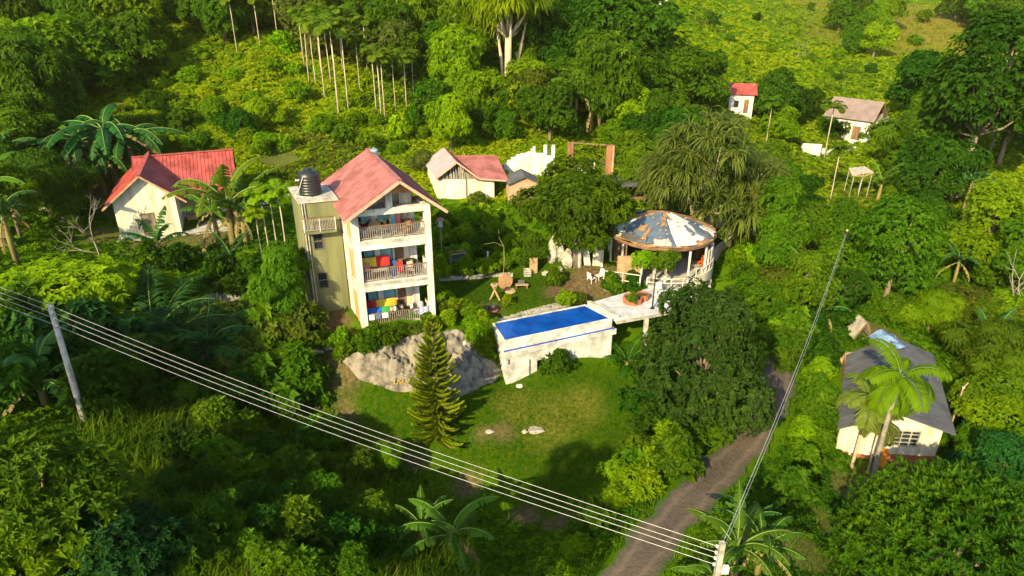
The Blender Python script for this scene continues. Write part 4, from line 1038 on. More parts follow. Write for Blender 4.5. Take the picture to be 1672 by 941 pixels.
# ------------------------------------------------------------------ lawn furniture and stones
def rock(px, py, r, lb, sq=.8, mat=None, name="boulder", z=None, cat="boulder", seed=0, sx=1.0):
    p = at(px, py); rg = np.random.default_rng(seed + int(px)); m = MB()
    n, k = 14, 9; v = []
    ph = rg.uniform(0, 6, 8)
    for j in range(k + 1):
        th = math.pi * j / k
        for i in range(n):
            a = 2 * math.pi * i / n
            d = np.array([math.sin(th) * math.cos(a), math.sin(th) * math.sin(a), math.cos(th)])
            q = 1 + .18 * math.sin(3 * d[0] + ph[0]) + .15 * math.sin(4 * d[1] + ph[1]) + .12 * math.sin(5 * d[2] + ph[2]) + .08 * math.sin(9 * d[0] + 7 * d[1] + ph[3])
            v.append((d[0] * r * q * sx, d[1] * r * q, d[2] * r * q * sq + r * sq * .55))
    m.add(v, [(j*n+i, (j+1)*n+i, (j+1)*n+(i+1) % n, j*n+(i+1) % n) for j in range(k) for i in range(n)])
    o = m.build(name, mat or M_STONE, smooth=False, loc=p); return tag(o, lb, cat)
rock(908, 425, .85, "tall grey boulder left of the thick stone post", 1.5, seed=1, sx=.7)
rock(928, 432, .7, "broad grey boulder between the tall one and the post", 1.1, seed=2)
rock(913, 444, .35, "small pale rock at the foot of the tall boulder", .7, seed=3)
rock(890, 448, .3, "small rock on the lawn's back edge left of the boulders", .6, seed=4)
rock(1003, 474, .45, "dark low rock at the edge of the white deck", .4, seed=5, sx=2.2)
rock(848, 632, .2, "small white stone in the grass below the pool corner", .6, M_WHITE, seed=6)
rock(757, 562, .25, "white stone on top of the bare rock slope", .6, M_WHITE, seed=7)
rock(876, 704, .3, "long white stone in the grass below the pool", .4, M_STONE, seed=8, sx=1.8)
rock(857, 706, .2, "rounded white stone left of the long white one", .5, M_STONE, seed=9)
rock(800, 706, .2, "grey stone in the grass beside the pine", .5, seed=10, sx=1.5)
for i, (px, py) in enumerate(((508, 562), (520, 575), (495, 572), (512, 548), (535, 568))):
    rock(px, py, .32 + .05 * (i % 3), ("pale flat rock by the corner of the patio", "grey rock below the pale flat one", "mossy rock at the left end of the patio rocks", "grey rock at the patio's lower corner", "tan rock under the shrubs by the patio")[i], .6, seed=20 + i)
t = thing("crossed_planks", "two tan planks crossed like an X on the lawn", "planks", at(808, 490))
for s_ in (-1, 1):
    m = MB(); m.bar((-.38 * s_, .05 * s_, -.05), (.22 * s_, .06 * s_, 1.35), .12, .05, up=(0, 1, 0)); m.build("plank", M_TAN, t)
m = MB(); m.lathe([(.12, 0), (.30, .02), (.30, .1), (.12, .12)], 12, (0, 0, 1.2)); m.build("ring", M_TAN, t)
t = thing("round_stump", "upright round slice of tree trunk on the lawn", "stump", at(825, 470), .3)
m = MB(); vv = []; n = 20
for y in (-.12, .12):
    vv += [(.55 * math.cos(2*math.pi*i/n) * (1 + .06 * math.sin(i*1.7)), y, .55 + .62 * math.sin(2*math.pi*i/n)) for i in range(n)]
m.add(vv, [tuple(range(n)), tuple(range(2*n-1, n-1, -1))] + [(i, n+i, n+(i+1) % n, (i+1) % n) for i in range(n)]); m.build("disc", solid("cut_wood", (.34, .19, .09), (.24, .13, .06), scale=4), t)
m = MB(); m.box(-.4, .4, -.2, .2, -.15, .04); m.build("foot", M_BROWN, t)
t = thing("flat_stone", "flat tan stone slab just right of the round stump", "stone", at(833, 476))
m = MB(); m.lathe([(.42, -.05), (.46, .05), (.4, .12), (.01, .13)], 12); m.build("slab", M_TAN, t)
t = thing("bench", "tiny dark bench on the right part of the lawn", "bench", at(852, 471))
m = MB(); m.box(-.5, .5, -.15, .15, .28, .34); m.build("seat", M_TAN, t)
for x in (-.4, .4): m = MB(); m.box(x - .05, x + .05, -.13, .13, -.1, .28); m.build("leg", M_BROWN, t)
m = MB(); m.box(-.3, .2, .1, .16, .34, .65); m.build("backrest", M_DGREY, t)
t = thing("fire_pit", "small red and black fire pit at the lawn's lower left corner", "fire pit", at(804, 507))
m = MB(); m.lathe([(.3, 0), (.38, .3), (.32, .3), (.26, .1), (.01, .08)], 12); m.build("bowl", M_BLACK, t)
m = MB(); m.lathe([(.44, .0), (.44, .14), (.36, .14)], 12); m.build("ring", M_BRICK, t)
t = thing("board", "brown plywood board standing at the back of the lawn", "board", at(871, 447), .15)
m = MB(); m.box(-.32, .32, 0, .06, -.1, 1.35); m.build("sheet", M_TAN, t)
m = MB(); m.bar((-.2, .06, 1.0), (-.2, .6, 0), .06); m.bar((.2, .06, 1.0), (.2, .6, 0), .06); m.build("prop", M_BROWN, t)
t = thing("crate", "small pale crate left of the plywood board", "crate", at(861, 450), .1)
m = MB()
for z in (0, .2, .4): m.box(-.28, .28, -.25, -.21, z, z + .14); m.box(-.28, .28, .21, .25, z, z + .14); m.box(-.28, -.24, -.21, .21, z, z + .14); m.box(.24, .28, -.21, .21, z, z + .14)
m.build("slats", M_GREYW, t)
m = MB(); m.box(-.26, .26, -.2, .2, .36, .40); m.build("lid", M_GREYW, t)
t = thing("post", "slim white post among the shrubs behind the lawn", "post", at(796, 441))
m = MB(); m.tube([(0, 0, -.1), (.05, 0, 1.5)], .06, 7); m.build("shaft", M_WHITE, t)
m = MB(); m.lathe([(.08, 1.5), (.09, 1.56), (.01, 1.62)], 8, (.05, 0, 0)); m.build("cap", M_WHITE, t)
# stone edging and paving
def strip(pts_px, w, name, lb, cat, mat, h=.16, n_stone=40, seed=0):
    pts = np.array([at(*p)[:2] for p in pts_px]); pts = resample(pts, .25); rg = random.Random(seed); m = MB()
    for i in range(0, len(pts) - 1):
        a = pts[i]; b = pts[i + 1]; d = (b - a) / np.linalg.norm(b - a); nn = np.array([-d[1], d[0]])
        for j in range(max(1, int(w / .35))):
            o = (j + .5) * .35 - w / 2 + rg.uniform(-.04, .04); c = (a + b) / 2 + nn * o; z = hz(c[0], c[1]); s1 = .11 * rg.uniform(.85, 1.1); s2 = .16 * rg.uniform(.8, 1.05)
            q = [c - d * s1 - nn * s2, c + d * s1 - nn * s2, c + d * s1 + nn * s2, c - d * s1 + nn * s2]
            m.prism([tuple(x) for x in q], z - .2, z + h * rg.uniform(.7, 1.2))
    return m.build(name, mat)
tag(strip([(716, 459), (740, 455), (770, 457), (800, 451), (822, 449), (842, 452)], .3, "stone_edging", "", "", M_STONE, .22), "pale stone edging along the back of the lawn", "edging")
o = strip([(796, 533), (850, 517), (900, 506), (950, 494)], 1.1, "paved_path", "", "", M_STONE, .07, seed=3); tag(o, kind="structure")
t = thing("terrace_wall", "low dry stone wall at the back of the left garden", "wall", (0, 0, 0))
o = strip([(330, 492), (360, 490), (395, 492), (425, 487)], .35, "stones", "", "", M_STONE, .45, seed=4); o.parent = t
o = strip([(330, 492), (360, 490), (395, 492), (425, 487)], .32, "coping_stones", "", "", M_CONC, .6, seed=5); o.parent = t
M_CANE = solid("cane_green", (.22, .22, .06), (.14, .13, .04), scale=4)
# bent garden pole with its drooping top
t = thing("bent_pole", "thin curved bamboo pole rising from the lawn", "pole", at(821, 466))
m = MB(); m.tube([(-.1, 0, 0), (.05, 0, .9), (.12, .05, 2.2), (.1, .1, 3.2), (-.25, .1, 3.9), (-.3, .1, 4.6)], [.028, .028, .026, .024, .018, .012], 6); m.build("cane", M_CANE, t)
m = MB(); m.tube([(.1, .1, 3.2), (-.6, .2, 3.5), (-1.4, .2, 3.35)], .012, 5); m.build("side_shoot", M_CANE, t)

# yellow letters at the foot of the rock
fa = at(659, 621); fc = bpy.data.curves.new("letters", 'FONT'); fc.body = "USUA"; fc.size = .45; fc.extrude = .03; fc.align_x = 'CENTER'
tmp = bpy.data.objects.new("letters_text", fc); COL.objects.link(tmp); bpy.context.view_layer.update()
lme = bpy.data.meshes.new_from_object(tmp.evaluated_get(bpy.context.evaluated_depsgraph_get())); bpy.data.objects.remove(tmp)
lme.materials.clear(); lme.materials.append(solid("yellow_letter_paint", (.42, .30, .05), scale=4)); fo = bpy.data.objects.new("letters", lme); COL.objects.link(fo)
fo.location = (fa[0], fa[1] - .5, fa[2] + .05); fo.rotation_euler = (math.radians(78), 0, .12); tag(fo, "small row of yellow letters at the foot of the bare rock", "letters")

# ------------------------------------------------------------------ dark roofed house low on the right
LO = np.array([19.3, 33.0, -4.2])
low = thing("lower_house", "small cream house under a dark grey gable roof, below the road", "house", (0, 0, 0))
eF = [np.array([18.95, 32.6, -1.75]), np.array([25.55, 32.0, -1.75])]; eB = [np.array([23.2, 41.0, -1.75]), np.array([29.3, 41.1, -1.75])]
rF = np.array([22.15, 32.35, -.55]); rB = np.array([26.4, 41.6, -.55])
m = MB(); m.slab([eF[1], eB[1], rB, rF], .07); m.slab([rF, rB, eB[0], eF[0]], .07)
for k in range(1, 9):
    t_ = k / 9
    for a, b, c, d in ((eF[1], eB[1], rF, rB), (eF[0], eB[0], rF, rB)):
        u0 = a + (b - a) * t_; u1 = c + (d - c) * t_; m.bar(u0 + [0, 0, .02], u1 + [0, 0, .02], .06, .02)
rf = m.build("roof", M_DGREY, low)
m = MB(); m.bar(rF + [0, 0, .04], rB + [0, 0, .04], .3, .05); m.build("ridge_cap", M_DGREY, rf)
m = MB()
for k in range(7):
    q = rF + (rB - rF) * (.02 + .035 * k); m.box(q[0] - .1, q[0] + .05, q[1], q[1] + .16, q[2] + .06, q[2] + .09)
m.build("mortar_patch", M_WHITE, rf)
def lerp(a, b, t): return np.array(a) + (np.array(b) - np.array(a)) * t
wl = lerp(eF[0], eF[1], .04) + [.25, .55, 0]; wr = lerp(eF[0], eF[1], .94) + [.0, .55, 0]
ax = (wr - wl)[:2]; LW = np.linalg.norm(ax); wa = math.atan2(ax[1], ax[0])
fw = thing("front", None, None, (wl[0], wl[1], 0), wa); fw.parent = low; fw.name = "front"
m = MB(); zb = -3.75; wz = (3.0, 4.55)
m.wallx(0, LW, 0, .15, zb, -1.85, [(wz[0], wz[1], -3.15, -2.0)]); m.add([(0, .001, -1.85), (LW, .001, -1.85), (LW * .5, .001, -.72), (0, .15, -1.85), (LW, .15, -1.85), (LW * .5, .15, -.72)], [(0,1,2), (5,4,3)])
m.build("wall", M_CREAM, fw)
m = MB(); m.box(-.02, LW + .02, -.03, .17, -5, zb); m.build("brick_base", M_BRICK, fw)
m = MB(); x0, x1 = wz; z0, z1 = -3.15, -2.0; f = .07
m.box(x0, x1, -.03, .05, z0, z0 + f); m.box(x0, x1, -.03, .05, z1 - f, z1); m.box(x0, x0 + f, -.03, .05, z0 + f, z1 - f); m.box(x1 - f, x1, -.03, .05, z0 + f, z1 - f)
for k in range(1, 3): m.box(x0 + (x1 - x0) * k / 3 - .025, x0 + (x1 - x0) * k / 3 + .025, -.02, .04, z0 + f, z1 - f)
for k in range(1, 4): m.box(x0 + f, x1 - f, -.015, .035, z0 + (z1 - z0) * k / 4 - .02, z0 + (z1 - z0) * k / 4 + .02)
m.build("window", M_GREYW, fw)
m = MB(); m.box(x0 + f, x1 - f, .06, .08, z0 + f, z1 - f); m.build("window_pane", M_GLASS, fw)
m = MB(); dB = lerp(eF[1], eB[1], 1) - eF[1]; w2 = np.array([wr[0], wr[1], 0]); w3 = w2 + np.array([dB[0], dB[1], 0]) * .92
m.bar((w2[0] - .08, w2[1] + .2, -3.4), (w3[0] - .08, w3[1], -3.4), .15, 3.2); l2 = np.array([wl[0], wl[1], 0]); l3 = l2 + np.array([dB[0], dB[1], 0]) * .92
m.bar((l2[0] + .5, l2[1] + .2, -3.4), (l3[0] + .5, l3[1], -3.4), .15, 3.0); m.bar((l3[0] + .2, l3[1], -3.4), (w3[0] - .2, w3[1], -3.4), .15, 3.2)
m.build("side_wall", M_TAN, low)  # tan instead of cream puts the bank's shade into the wall colour
p = rB + np.array([-.6, -.6, .0]); rg = np.random.default_rng(2); n = 14; vv = []
for j in range(n):
    for i in range(n):
        s_, q = i / (n-1) - .5, j / (n-1) - .5
        vv.append((p[0] + s_ * 1.9, p[1] + q * 2.2, -.42 - .55 * abs(s_ * 1.9 - (q + .4) * .2) * .55 + .10 * math.sin(9 * s_ + 4 * q) + .06 * math.sin(15 * q + 6 * s_)))
m = MB(); m.add(vv, [(j*n+i, j*n+i+1, (j+1)*n+i+1, (j+1)*n+i) for j in range(n-1) for i in range(n-1)])
tag(m.build("tarpaulin", solid("blue_tarpaulin", (.16, .25, .36), (.08, .13, .22), scale=2, rough=.3, spec=.6), smooth=True), "crumpled blue tarpaulin over the back of the dark roof's ridge", "tarpaulin")
p = at(1405, 553); t = thing("lean_shelter", "little ridge shelter of weathered boards behind the dark roofed house", "shelter", (p[0], p[1], p[2]))
m = MB(); m.slab([(-.9, -.6, .3), (-.1, -.6, 1.7), (-.1, .9, 1.7), (-.9, .9, .3)], .06); m.slab([(-.1, -.6, 1.7), (.5, -.6, .4), (.5, .9, .4), (-.1, .9, 1.7)], .06); m.build("roof", M_GREYW, t)
m = MB(); m.bar((-1.0, -.6, 0), (-.1, -.65, 1.8), .08); m.bar((.6, -.6, 0), (-.1, -.65, 1.8), .08); m.build("frame", M_BROWN, t)
t = thing("bent_pipe", "thin pipe with a bent top, right of the dark roofed house", "pipe", at(1548, 708))
m = MB(); m.tube([(0, 0, -.2), (.1, .1, 1.2), (.25, .3, 3.0), (.28, .32, 3.25), (.6, .5, 3.5)], .05, 7); m.build("tube", M_TAN, t)
m = MB(); m.lathe([(.01, 0), (.08, .02), (.08, .12), (.01, .14)], 8, (.27, .31, 3.2)); m.build("clamp", M_WHITE, t)
t = thing("garden_bench", "white bench with slatted sides in front of the dark roofed house", "bench", at(1408, 748), -.25)
m = MB(); m.box(-.9, .9, -.2, .2, .42, .48); m.build("seat", M_WHITE, t)
m = MB()
for k in range(7): m.box(-.85 + k * .27, -.73 + k * .27, -.22, -.2, .48, .9)
m.box(-.9, .9, -.225, -.198, .9, .98); m.build("backrest", M_WHITE, t)
for x in (-.8, .8): m = MB(); m.box(x - .04, x + .04, -.18, .18, -.2, .42); m.build("leg", M_WHITE, t)
t = thing("plastic_drum", "orange plastic drum in front of the dark roofed house", "drum", at(1436, 757))
m = MB(); m.lathe([(.01, -.1), (.3, -.1), (.34, .1), (.34, .8), (.3, .95), (.2, .97), (.01, .96)], 14); m.build("drum_body", solid("orange_plastic", (.75, .26, .02), scale=3, rough=.5), t)
m = MB(); m.lathe([(.2, .97), (.22, 1.0), (.2, 1.06), (.01, 1.06)], 12); m.build("lid", solid("orange_plastic", (.75, .26, .02)), t)

# ------------------------------------------------------------------ houses in the valley behind
def small_house(px, py, rz, w, d, h, rise, wallm, roofm, lb, over=.35, open_front=False):
    p = at(px, py); t = thing("valley_house", lb, "house", p, rz)
    m = MB()
    m.wallx(-w/2, w/2, -d/2, -d/2 + .15, -1, h, [(-w*.3, -w*.1, .8, 1.8), (w*.12, w*.32, 0, 2)])
    m.box(-w/2, w/2, d/2 - .15, d/2, -1, h); m.box(-w/2, -w/2 + .15, -d/2 + .15, d/2 - .15, -1, h); m.box(w/2 - .15, w/2, -d/2 + .15, d/2 - .15, -1, h)
    if not open_front:
        for x, e in ((-w/2, 0), (w/2 - .15, 0)): m.add([(x, -d/2, h), (x, d/2, h), (x, 0, h + rise), (x + .15, -d/2, h), (x + .15, d/2, h), (x + .15, 0, h + rise)], [(2,1,0), (3,4,5), (0,3,5,2), (1,2,5,4)])
    m.build("wall", wallm, t)
    m = MB(); k = rise / (d / 2)
    roof_sheet(m, (-w/2 - over, -d/2 - over, h - over * k), (w/2 + over, -d/2 - over, h - over * k), (w/2 + over, 0, h + rise), (-w/2 - over, 0, h + rise), rib=.5, h=.03)
    roof_sheet(m, (w/2 + over, d/2 + over, h - over * k), (-w/2 - over, d/2 + over, h - over * k), (-w/2 - over, 0, h + rise), (w/2 + over, 0, h + rise), rib=.5, h=.03)
    rf = m.build("roof", roofm, t)
    m = MB()
    for x in (-w/2 - over, w/2 + over): m.bar((x, -d/2 - over, h - over * k - .06), (x, 0, h + rise - .06), .06, .16); m.bar((x, d/2 + over, h - over * k - .06), (x, 0, h + rise - .06), .06, .16)
    m.build("bargeboard", M_TAN, rf)
    m = MB(); m.box(-w*.3, -w*.1, -d/2 + .04, -d/2 + .1, .8, 1.8); m.build("window", M_GLASS, t)
    m = MB(); m.box(w*.12, w*.32, -d/2 + .04, -d/2 + .1, 0, 2); m.build("door", M_BROWN, t)
    return t
vh = small_house(1390, 222, math.radians(-44), 6.2, 5.0, 3.4, 2.1, M_WHITE, solid("brown_grey_roof", (.20, .15, .14), (.15, .115, .10), scale=.7, rough=.7), "white house with a plain brown grey roof, alone among valley trees", .5, True)
m = MB(); m.box(3.1, 4.0, -2.5, 2.5, 2.3, 2.45); m.box(3.9, 4.0, -2.5, 2.5, 2.45, 3.1); m.build("balcony", M_WHITE, vh)
m = MB(); m.bar((3.15, -1.2, 3.4), (3.15, -.4, 5.0), .2); m.bar((3.15, -.4, 3.4), (3.15, -.4, 5.2), .2); m.build("gable_strut", M_TAN, vh)
small_house(1206, 181, math.radians(-12), 3.4, 4.0, 2.9, 1.1, M_WHITE, M_RED, "small white house with a red roof, half hidden behind dark trees")
small_house(1071, 12, math.radians(20), 3.4, 3.2, 3.0, 1.0, M_WHITE, M_CONC, "tiny white house far up on the hill")
for px, py, w, h, lb, rz in ((1322, 256, 2.6, 1.7, "white wall fragment at the left below the brown roofed house", -.3), (1381, 252, 2.6, .9, "white wall fragment directly below the brown roofed house", .1), (1352, 253, 2.0, .8, "shortest white wall fragment between the two others", .2)):
    p = at(px, py); t = thing("white_wall", lb, "wall", p, rz)
    m = MB(); m.prism([(-w/2, 0), (w/2, 0), (w/2, .25), (-w/2, .25)], -1.5, h); m.build("wall_piece", M_WHITE, t)
    m = MB(); m.box(-w/2 - .05, w/2 + .05, -.05, .3, h, h + .12); m.build("coping", M_WHITE, t)
p = at(1394, 322); t = thing("raised_hut", "small thatched lookout on tall thin posts in the valley", "lookout", p); t.scale = (.72, .72, .85)
m = MB(); m.slab([(-1.7, -1.2, 3.5), (1.7, -1.2, 3.9), (1.3, 1.2, 4.2), (-1.3, 1.2, 3.9)], .12); m.build("roof", M_GREYW, t)
m = MB(); m.bar((-1.75, -1.25, 3.42), (.3, -1.35, 3.35), .14); m.bar((.3, -1.35, 3.35), (1.75, -1.25, 3.82), .14); m.build("edge_beam", M_TAN, t)
for x, y in ((-1.2, -1), (.2, -1.1), (1.6, -1.1), (1.2, 1), (-1.2, 1)):
    m = MB(); m.tube([(x - .15, y, -.5), (x, y, 3.6)], .06, 6); m.build("post", M_GREYW, t)

# ------------------------------------------------------------------ power poles and wires
p0 = at(139, 692)
def zat_row(P, py):
    lo, hi = -20, 40
    for _ in range(50):
        mid = (lo + hi) / 2
        if w2p((P[0], P[1], mid))[1] > py: lo = mid
        else: hi = mid
    return lo
ztop = zat_row(p0, 495)
topL = np.array(p2y(81, 497, p0[1] + .1))
lp = thing("power_pole", "round grey concrete power pole in the banana leaves at the left", "power pole", p0)
dl = topL - p0
m = MB(); m.tube([(-dl[0] * .06, 0, -.8), (0, 0, 0), tuple(dl)], [.17, .165, .125], 12); m.build("shaft", M_STONE, lp, smooth=True)
pr = p2w(1179, 890, 6.2)
br = np.array([pr[0] - .15, pr[1] - .3, hz(pr[0], pr[1])])
rp = thing("power_pole", "square grey power pole at the bottom edge, beside the road", "power pole", br)
dr_ = pr - br
m = MB(); m.bar((0, 0, -.6), tuple(dr_ + np.array([0, 0, .1])), .17, .16); m.build("shaft", M_STONE, rp)
def wire(pts, name="power_line", r=.0065):
    m = MB(); m.tube(pts, r, 5); return m.build(name, M_GALV)
att = [.04, .38, .72, 1.12]
attr_ = [.05, .30, .52, .78]
lbs = ["topmost of the four power lines crossing the lower left", "second power line from the top of the four", "third power line from the top of the four", "lowest of the four power lines crossing the lower left"]
ins_l = MB(); ins_r = MB()
for k in range(4):
    A = p0 + dl * (1 - att[k] / dl[2]) + np.array([.1, -.1, 0]); B = br + dr_ * (1 - attr_[k] / dr_[2]) + np.array([-.14, 0, 0])
    far = A + (A - B) / np.linalg.norm(A - B) * 30 + np.array([0, 0, 1.0])
    pts = [A + (far - A) * (1 - i / 12) - np.array([0, 0, .25 * math.sin(math.pi * i / 12)]) for i in range(12)] + [A + (B - A) * i / 30 - np.array([0, 0, .42 * math.sin(math.pi * i / 30)]) for i in range(31)]
    tag(wire(pts), lbs[k], "power line")
    ins_l.lathe([(.01, -.06), (.05, -.04), (.05, .04), (.01, .06)], 8, tuple(A - p0)); ins_r.lathe([(.01, -.06), (.05, -.04), (.05, .04), (.01, .06)], 8, tuple(B - br))
ins_l.build("insulator", M_WHITE, lp); ins_r.build("insulator", M_WHITE, rp)
m = MB(); m.box(dr_[0] + .1, dr_[0] + .34, dr_[1] - .06, dr_[1] + .06, dr_[2] - 1.2, dr_[2] - .9); m.build("bracket", M_GALV, rp)
E2 = p2w(1381, 382, 3.2)
B = br + dr_ + np.array([0, 0, .0])
for k, lb in enumerate(("thick cable running up from the square pole over the road", "second thinner cable running beside the thick one over the road")):
    q = np.array([.06 * k, 0, -.18 * k])
    tag(wire([B + (E2 - B) * i / 40 + q - np.array([0, 0, (1.3 + .25 * k) * math.sin(math.pi * i / 40)]) for i in range(41)], "cable", .009 if k == 0 else .006), lb, "cable")
ep = at(1384, 420); m = MB(); m.tube([(0, 0, -.3), tuple(E2 + np.array([.1, .1, .25]) - ep)], [.13, .09], 8)
t = thing("power_pole", "thin pole far up the road, half hidden in trees", "power pole", ep); m.build("shaft", M_STONE, t)
# ------------------------------------------------------------------ plants
G = {  # leaf colours: (dark leaf, light leaf)
 "deep":   leafmat("leaf_deep",   (.013, .060, .001), (.042, .118, .002)),
 "mid":    leafmat("leaf_mid",    (.034, .100, .001), (.095, .185, .002)),
 "bright": leafmat("leaf_bright", (.092, .205, .001), (.200, .320, .002), trans=.42),
 "yellow": leafmat("leaf_yellow", (.140, .240, .001), (.265, .350, .003), trans=.42),
 "olive":  leafmat("leaf_olive",  (.050, .088, .005), (.125, .158, .012)),
 "blue":   leafmat("leaf_blue",   (.008, .058, .008), (.022, .105, .014)),
 "glossy": leafmat("leaf_glossy", (.012, .038, .003), (.038, .074, .006), trans=.28),
 "corner": leafmat("leaf_corner", (.010, .055, .001), (.070, .155, .002), trans=.3),
 "banana": leafmat("leaf_banana", (.034, .112, .004), (.085, .190, .008), trans=.45, rough=.5, spec=.15),
 "banana_dark": leafmat("leaf_banana_dark", (.012, .070, .010), (.030, .118, .018), trans=.35, rough=.5, spec=.15),
 "palm":   leafmat("leaf_palm",   (.046, .105, .002), (.130, .195, .005), trans=.35),
 "pine":   leafmat("leaf_pine",   (.075, .125, .001), (.180, .225, .004), trans=.2),
 "willow": leafmat("leaf_willow", (.058, .098, .010), (.155, .195, .028), trans=.35),
 "grass":  leafmat("leaf_grass",  (.028, .100, .001), (.100, .190, .003), trans=.4),
 "lawn":   leafmat("leaf_lawn",   (.014, .058, .001), (.055, .100, .002), trans=.3),
 "grass_dry": leafmat("leaf_grass_dry", (.080, .130, .003), (.190, .195, .014), trans=.4),
 "flower": leafmat("flower_orange", (.60, .12, .02), (.75, .25, .03), trans=.3),
}
M_BARK = solid("bark", (.20, .155, .105), (.10, .075, .05), scale=4, rough=.95, bump=.5, streak=True)
M_PALEBARK = solid("pale_bark", (.46, .38, .26), (.28, .22, .15), scale=3, rough=.9, bump=.3, streak=True)
M_GREYBARK = solid("grey_bark", (.24, .21, .16), (.14, .12, .09), scale=3, rough=.95)
M_STEM = solid("banana_stem", (.20, .17, .05), (.12, .09, .035), scale=3, rough=.7, streak=True)
M_RIB = solid("leaf_rib", (.13, .20, .035), (.09, .15, .025), scale=3)

def unit(a): return a / np.maximum(np.linalg.norm(a, axis=-1, keepdims=True), 1e-9)
def leaves(mb, P, D, Nn, L, W, tone, droop=.25, mi=None, fold=.12):
    """diamond leaves: base P, direction D, face normal Nn, length L, width W"""
    D = unit(D); S = unit(np.cross(D, Nn)); Nn = unit(np.cross(S, D))
    L = np.asarray(L).reshape(-1, 1); W = np.asarray(W).reshape(-1, 1)
    mid = P + D * L * .45
    tip = P + D * L; tip[:, 2] -= (L * droop)[:, 0]
    a = mid + S * W * .5 + Nn * W * fold; b = mid - S * W * .5 + Nn * W * fold
    n = len(P); V = np.empty((n, 4, 3)); V[:, 0] = P; V[:, 1] = a; V[:, 2] = tip; V[:, 3] = b
    mb.arr(V.reshape(-1, 3), np.arange(n * 4).reshape(n, 4), tone, mi)
def sprigs(mb, P, A, k, L, W, rg, spread=1.0, tone=None, droop=.2, mi=None):
    """k leaves fanned round each axis A at point P"""
    n = len(P); A = unit(A)
    ref = np.where(np.abs(A[:, 2:3]) < .9, np.array([[0, 0, 1.]]), np.array([[1., 0, 0]]))
    t1 = unit(np.cross(A, ref)); t2 = np.cross(A, t1)
    Pn = np.repeat(P, k, 0); An = np.repeat(A, k, 0); t1 = np.repeat(t1, k, 0); t2 = np.repeat(t2, k, 0)
    az = np.tile(np.arange(k) * 2 * math.pi / k, n) + np.repeat(rg.uniform(0, 6.28, n), k) + rg.normal(0, .35, n * k)
    sp = spread + rg.normal(0, .22, n * k)
    rad = t1 * np.cos(az)[:, None] + t2 * np.sin(az)[:, None]
    D = An * np.cos(sp)[:, None] + rad * np.sin(sp)[:, None]
    Nn = An * np.sin(sp)[:, None] - rad * np.cos(sp)[:, None] + rg.normal(0, .15, (n * k, 3))
    Ln = np.repeat(np.broadcast_to(L, n), k) * rg.uniform(.7, 1.15, n * k)
    Wn = np.repeat(np.broadcast_to(W, n), k) * rg.uniform(.8, 1.15, n * k)
    tn = np.repeat(rg.uniform(.1, .8, n) if tone is None else tone, k) + rg.normal(0, .13, n * k)
    leaves(mb, Pn, D, Nn, Ln, Wn, np.clip(tn, 0, 1), droop, mi)

def crown_points(lobes, n, rg, up=.25, shell=(.78, 1.04)):
    """points and outward directions on the outer skin of a set of ellipsoid lobes (centre, radii)"""
    area = np.array([r[0] * r[1] + r[1] * r[2] + r[0] * r[2] for _, r in lobes]); cnt = np.maximum(8, (n * area / area.sum()).astype(int))
    PP = []; AA = []
    for i, (c, r) in enumerate(lobes):
        d = unit(rg.normal(0, 1, (int(cnt[i] * 1.7), 3))); d = d[(d[:, 2] > -.55) | (rg.uniform(0, 1, len(d)) < .3)]
        ph = rg.uniform(0, 6.28, 6)
        bump = 1 + .10 * np.sin(5 * d[:, 0] + ph[0]) + .10 * np.sin(6 * d[:, 1] + ph[1]) + .08 * np.sin(7 * d[:, 2] + ph[2]) + .08 * np.sin(11 * d[:, 0] + 9 * d[:, 1] + ph[3])
        hole = np.sin(4.3 * d[:, 0] + ph[4]) * np.sin(4.9 * d[:, 1] + 3.7 * d[:, 2] + ph[5]) < -.62
        s = rg.uniform(shell[0], shell[1], len(d)) * bump
        p = np.array(c) + d * np.array(r) * s[:, None]
        ok = ~hole
        for j, (c2, r2) in enumerate(lobes):
            if j != i: ok &= (((p - np.array(c2)) / np.array(r2)) ** 2).sum(1) > .55
        PP.append(p[ok]); AA.append(unit(d[ok] / np.array(r)) + [0, 0, up])
    P = np.concatenate(PP); A = np.concatenate(AA)
    if len(P) > n: k = rg.permutation(len(P))[:n]; P, A = P[k], A[k]
    return P, unit(A)
def make_lobes(rg, R, H, n, flat=.75, base=.42, lob=1.0):
    """lobes of a crown of radius R inside a tree of height H"""
    lobes = [((0, 0, H * (base + (1 - base) * .48)), (R * .62, R * .62, H * (1 - base) * .46))]
    for k in range(n):
        a = 2 * math.pi * k / n * 1.0 + rg.uniform(-.4, .4); rr = R * rg.uniform(.34, .84); z = H * (base + (1 - base) * rg.uniform(.06, .78)); s = R * rg.uniform(.22, .46)
        lobes.append(((rr * math.cos(a), rr * math.sin(a), z), (s, s, s * flat * rg.uniform(.8, 1.1))))
    if lob < 1:
        lobes = lobes[:1]
        for k in range(n):
            t = (k + .5) / n; a = k * 2.39996 + rg.uniform(-.2, .2); zz = 1 - t * 1.05; q = math.sqrt(max(0, 1 - zz * zz)); s = R * rg.uniform(.15, .24)
            lobes.append(((R * .84 * q * math.cos(a), R * .84 * q * math.sin(a), max(.25, H * .30 + (H * .70 - s) * zz)), (s, s, s)))
        return lobes
    for k in range(max(2, n // 3)):
        a = rg.uniform(0, 6.28); rr = R * rg.uniform(.1, .35); s = R * rg.uniform(.28, .40)
        lobes.append(((rr * math.cos(a), rr * math.sin(a), H - s * .75), (s, s, s * .8)))
    return lobes
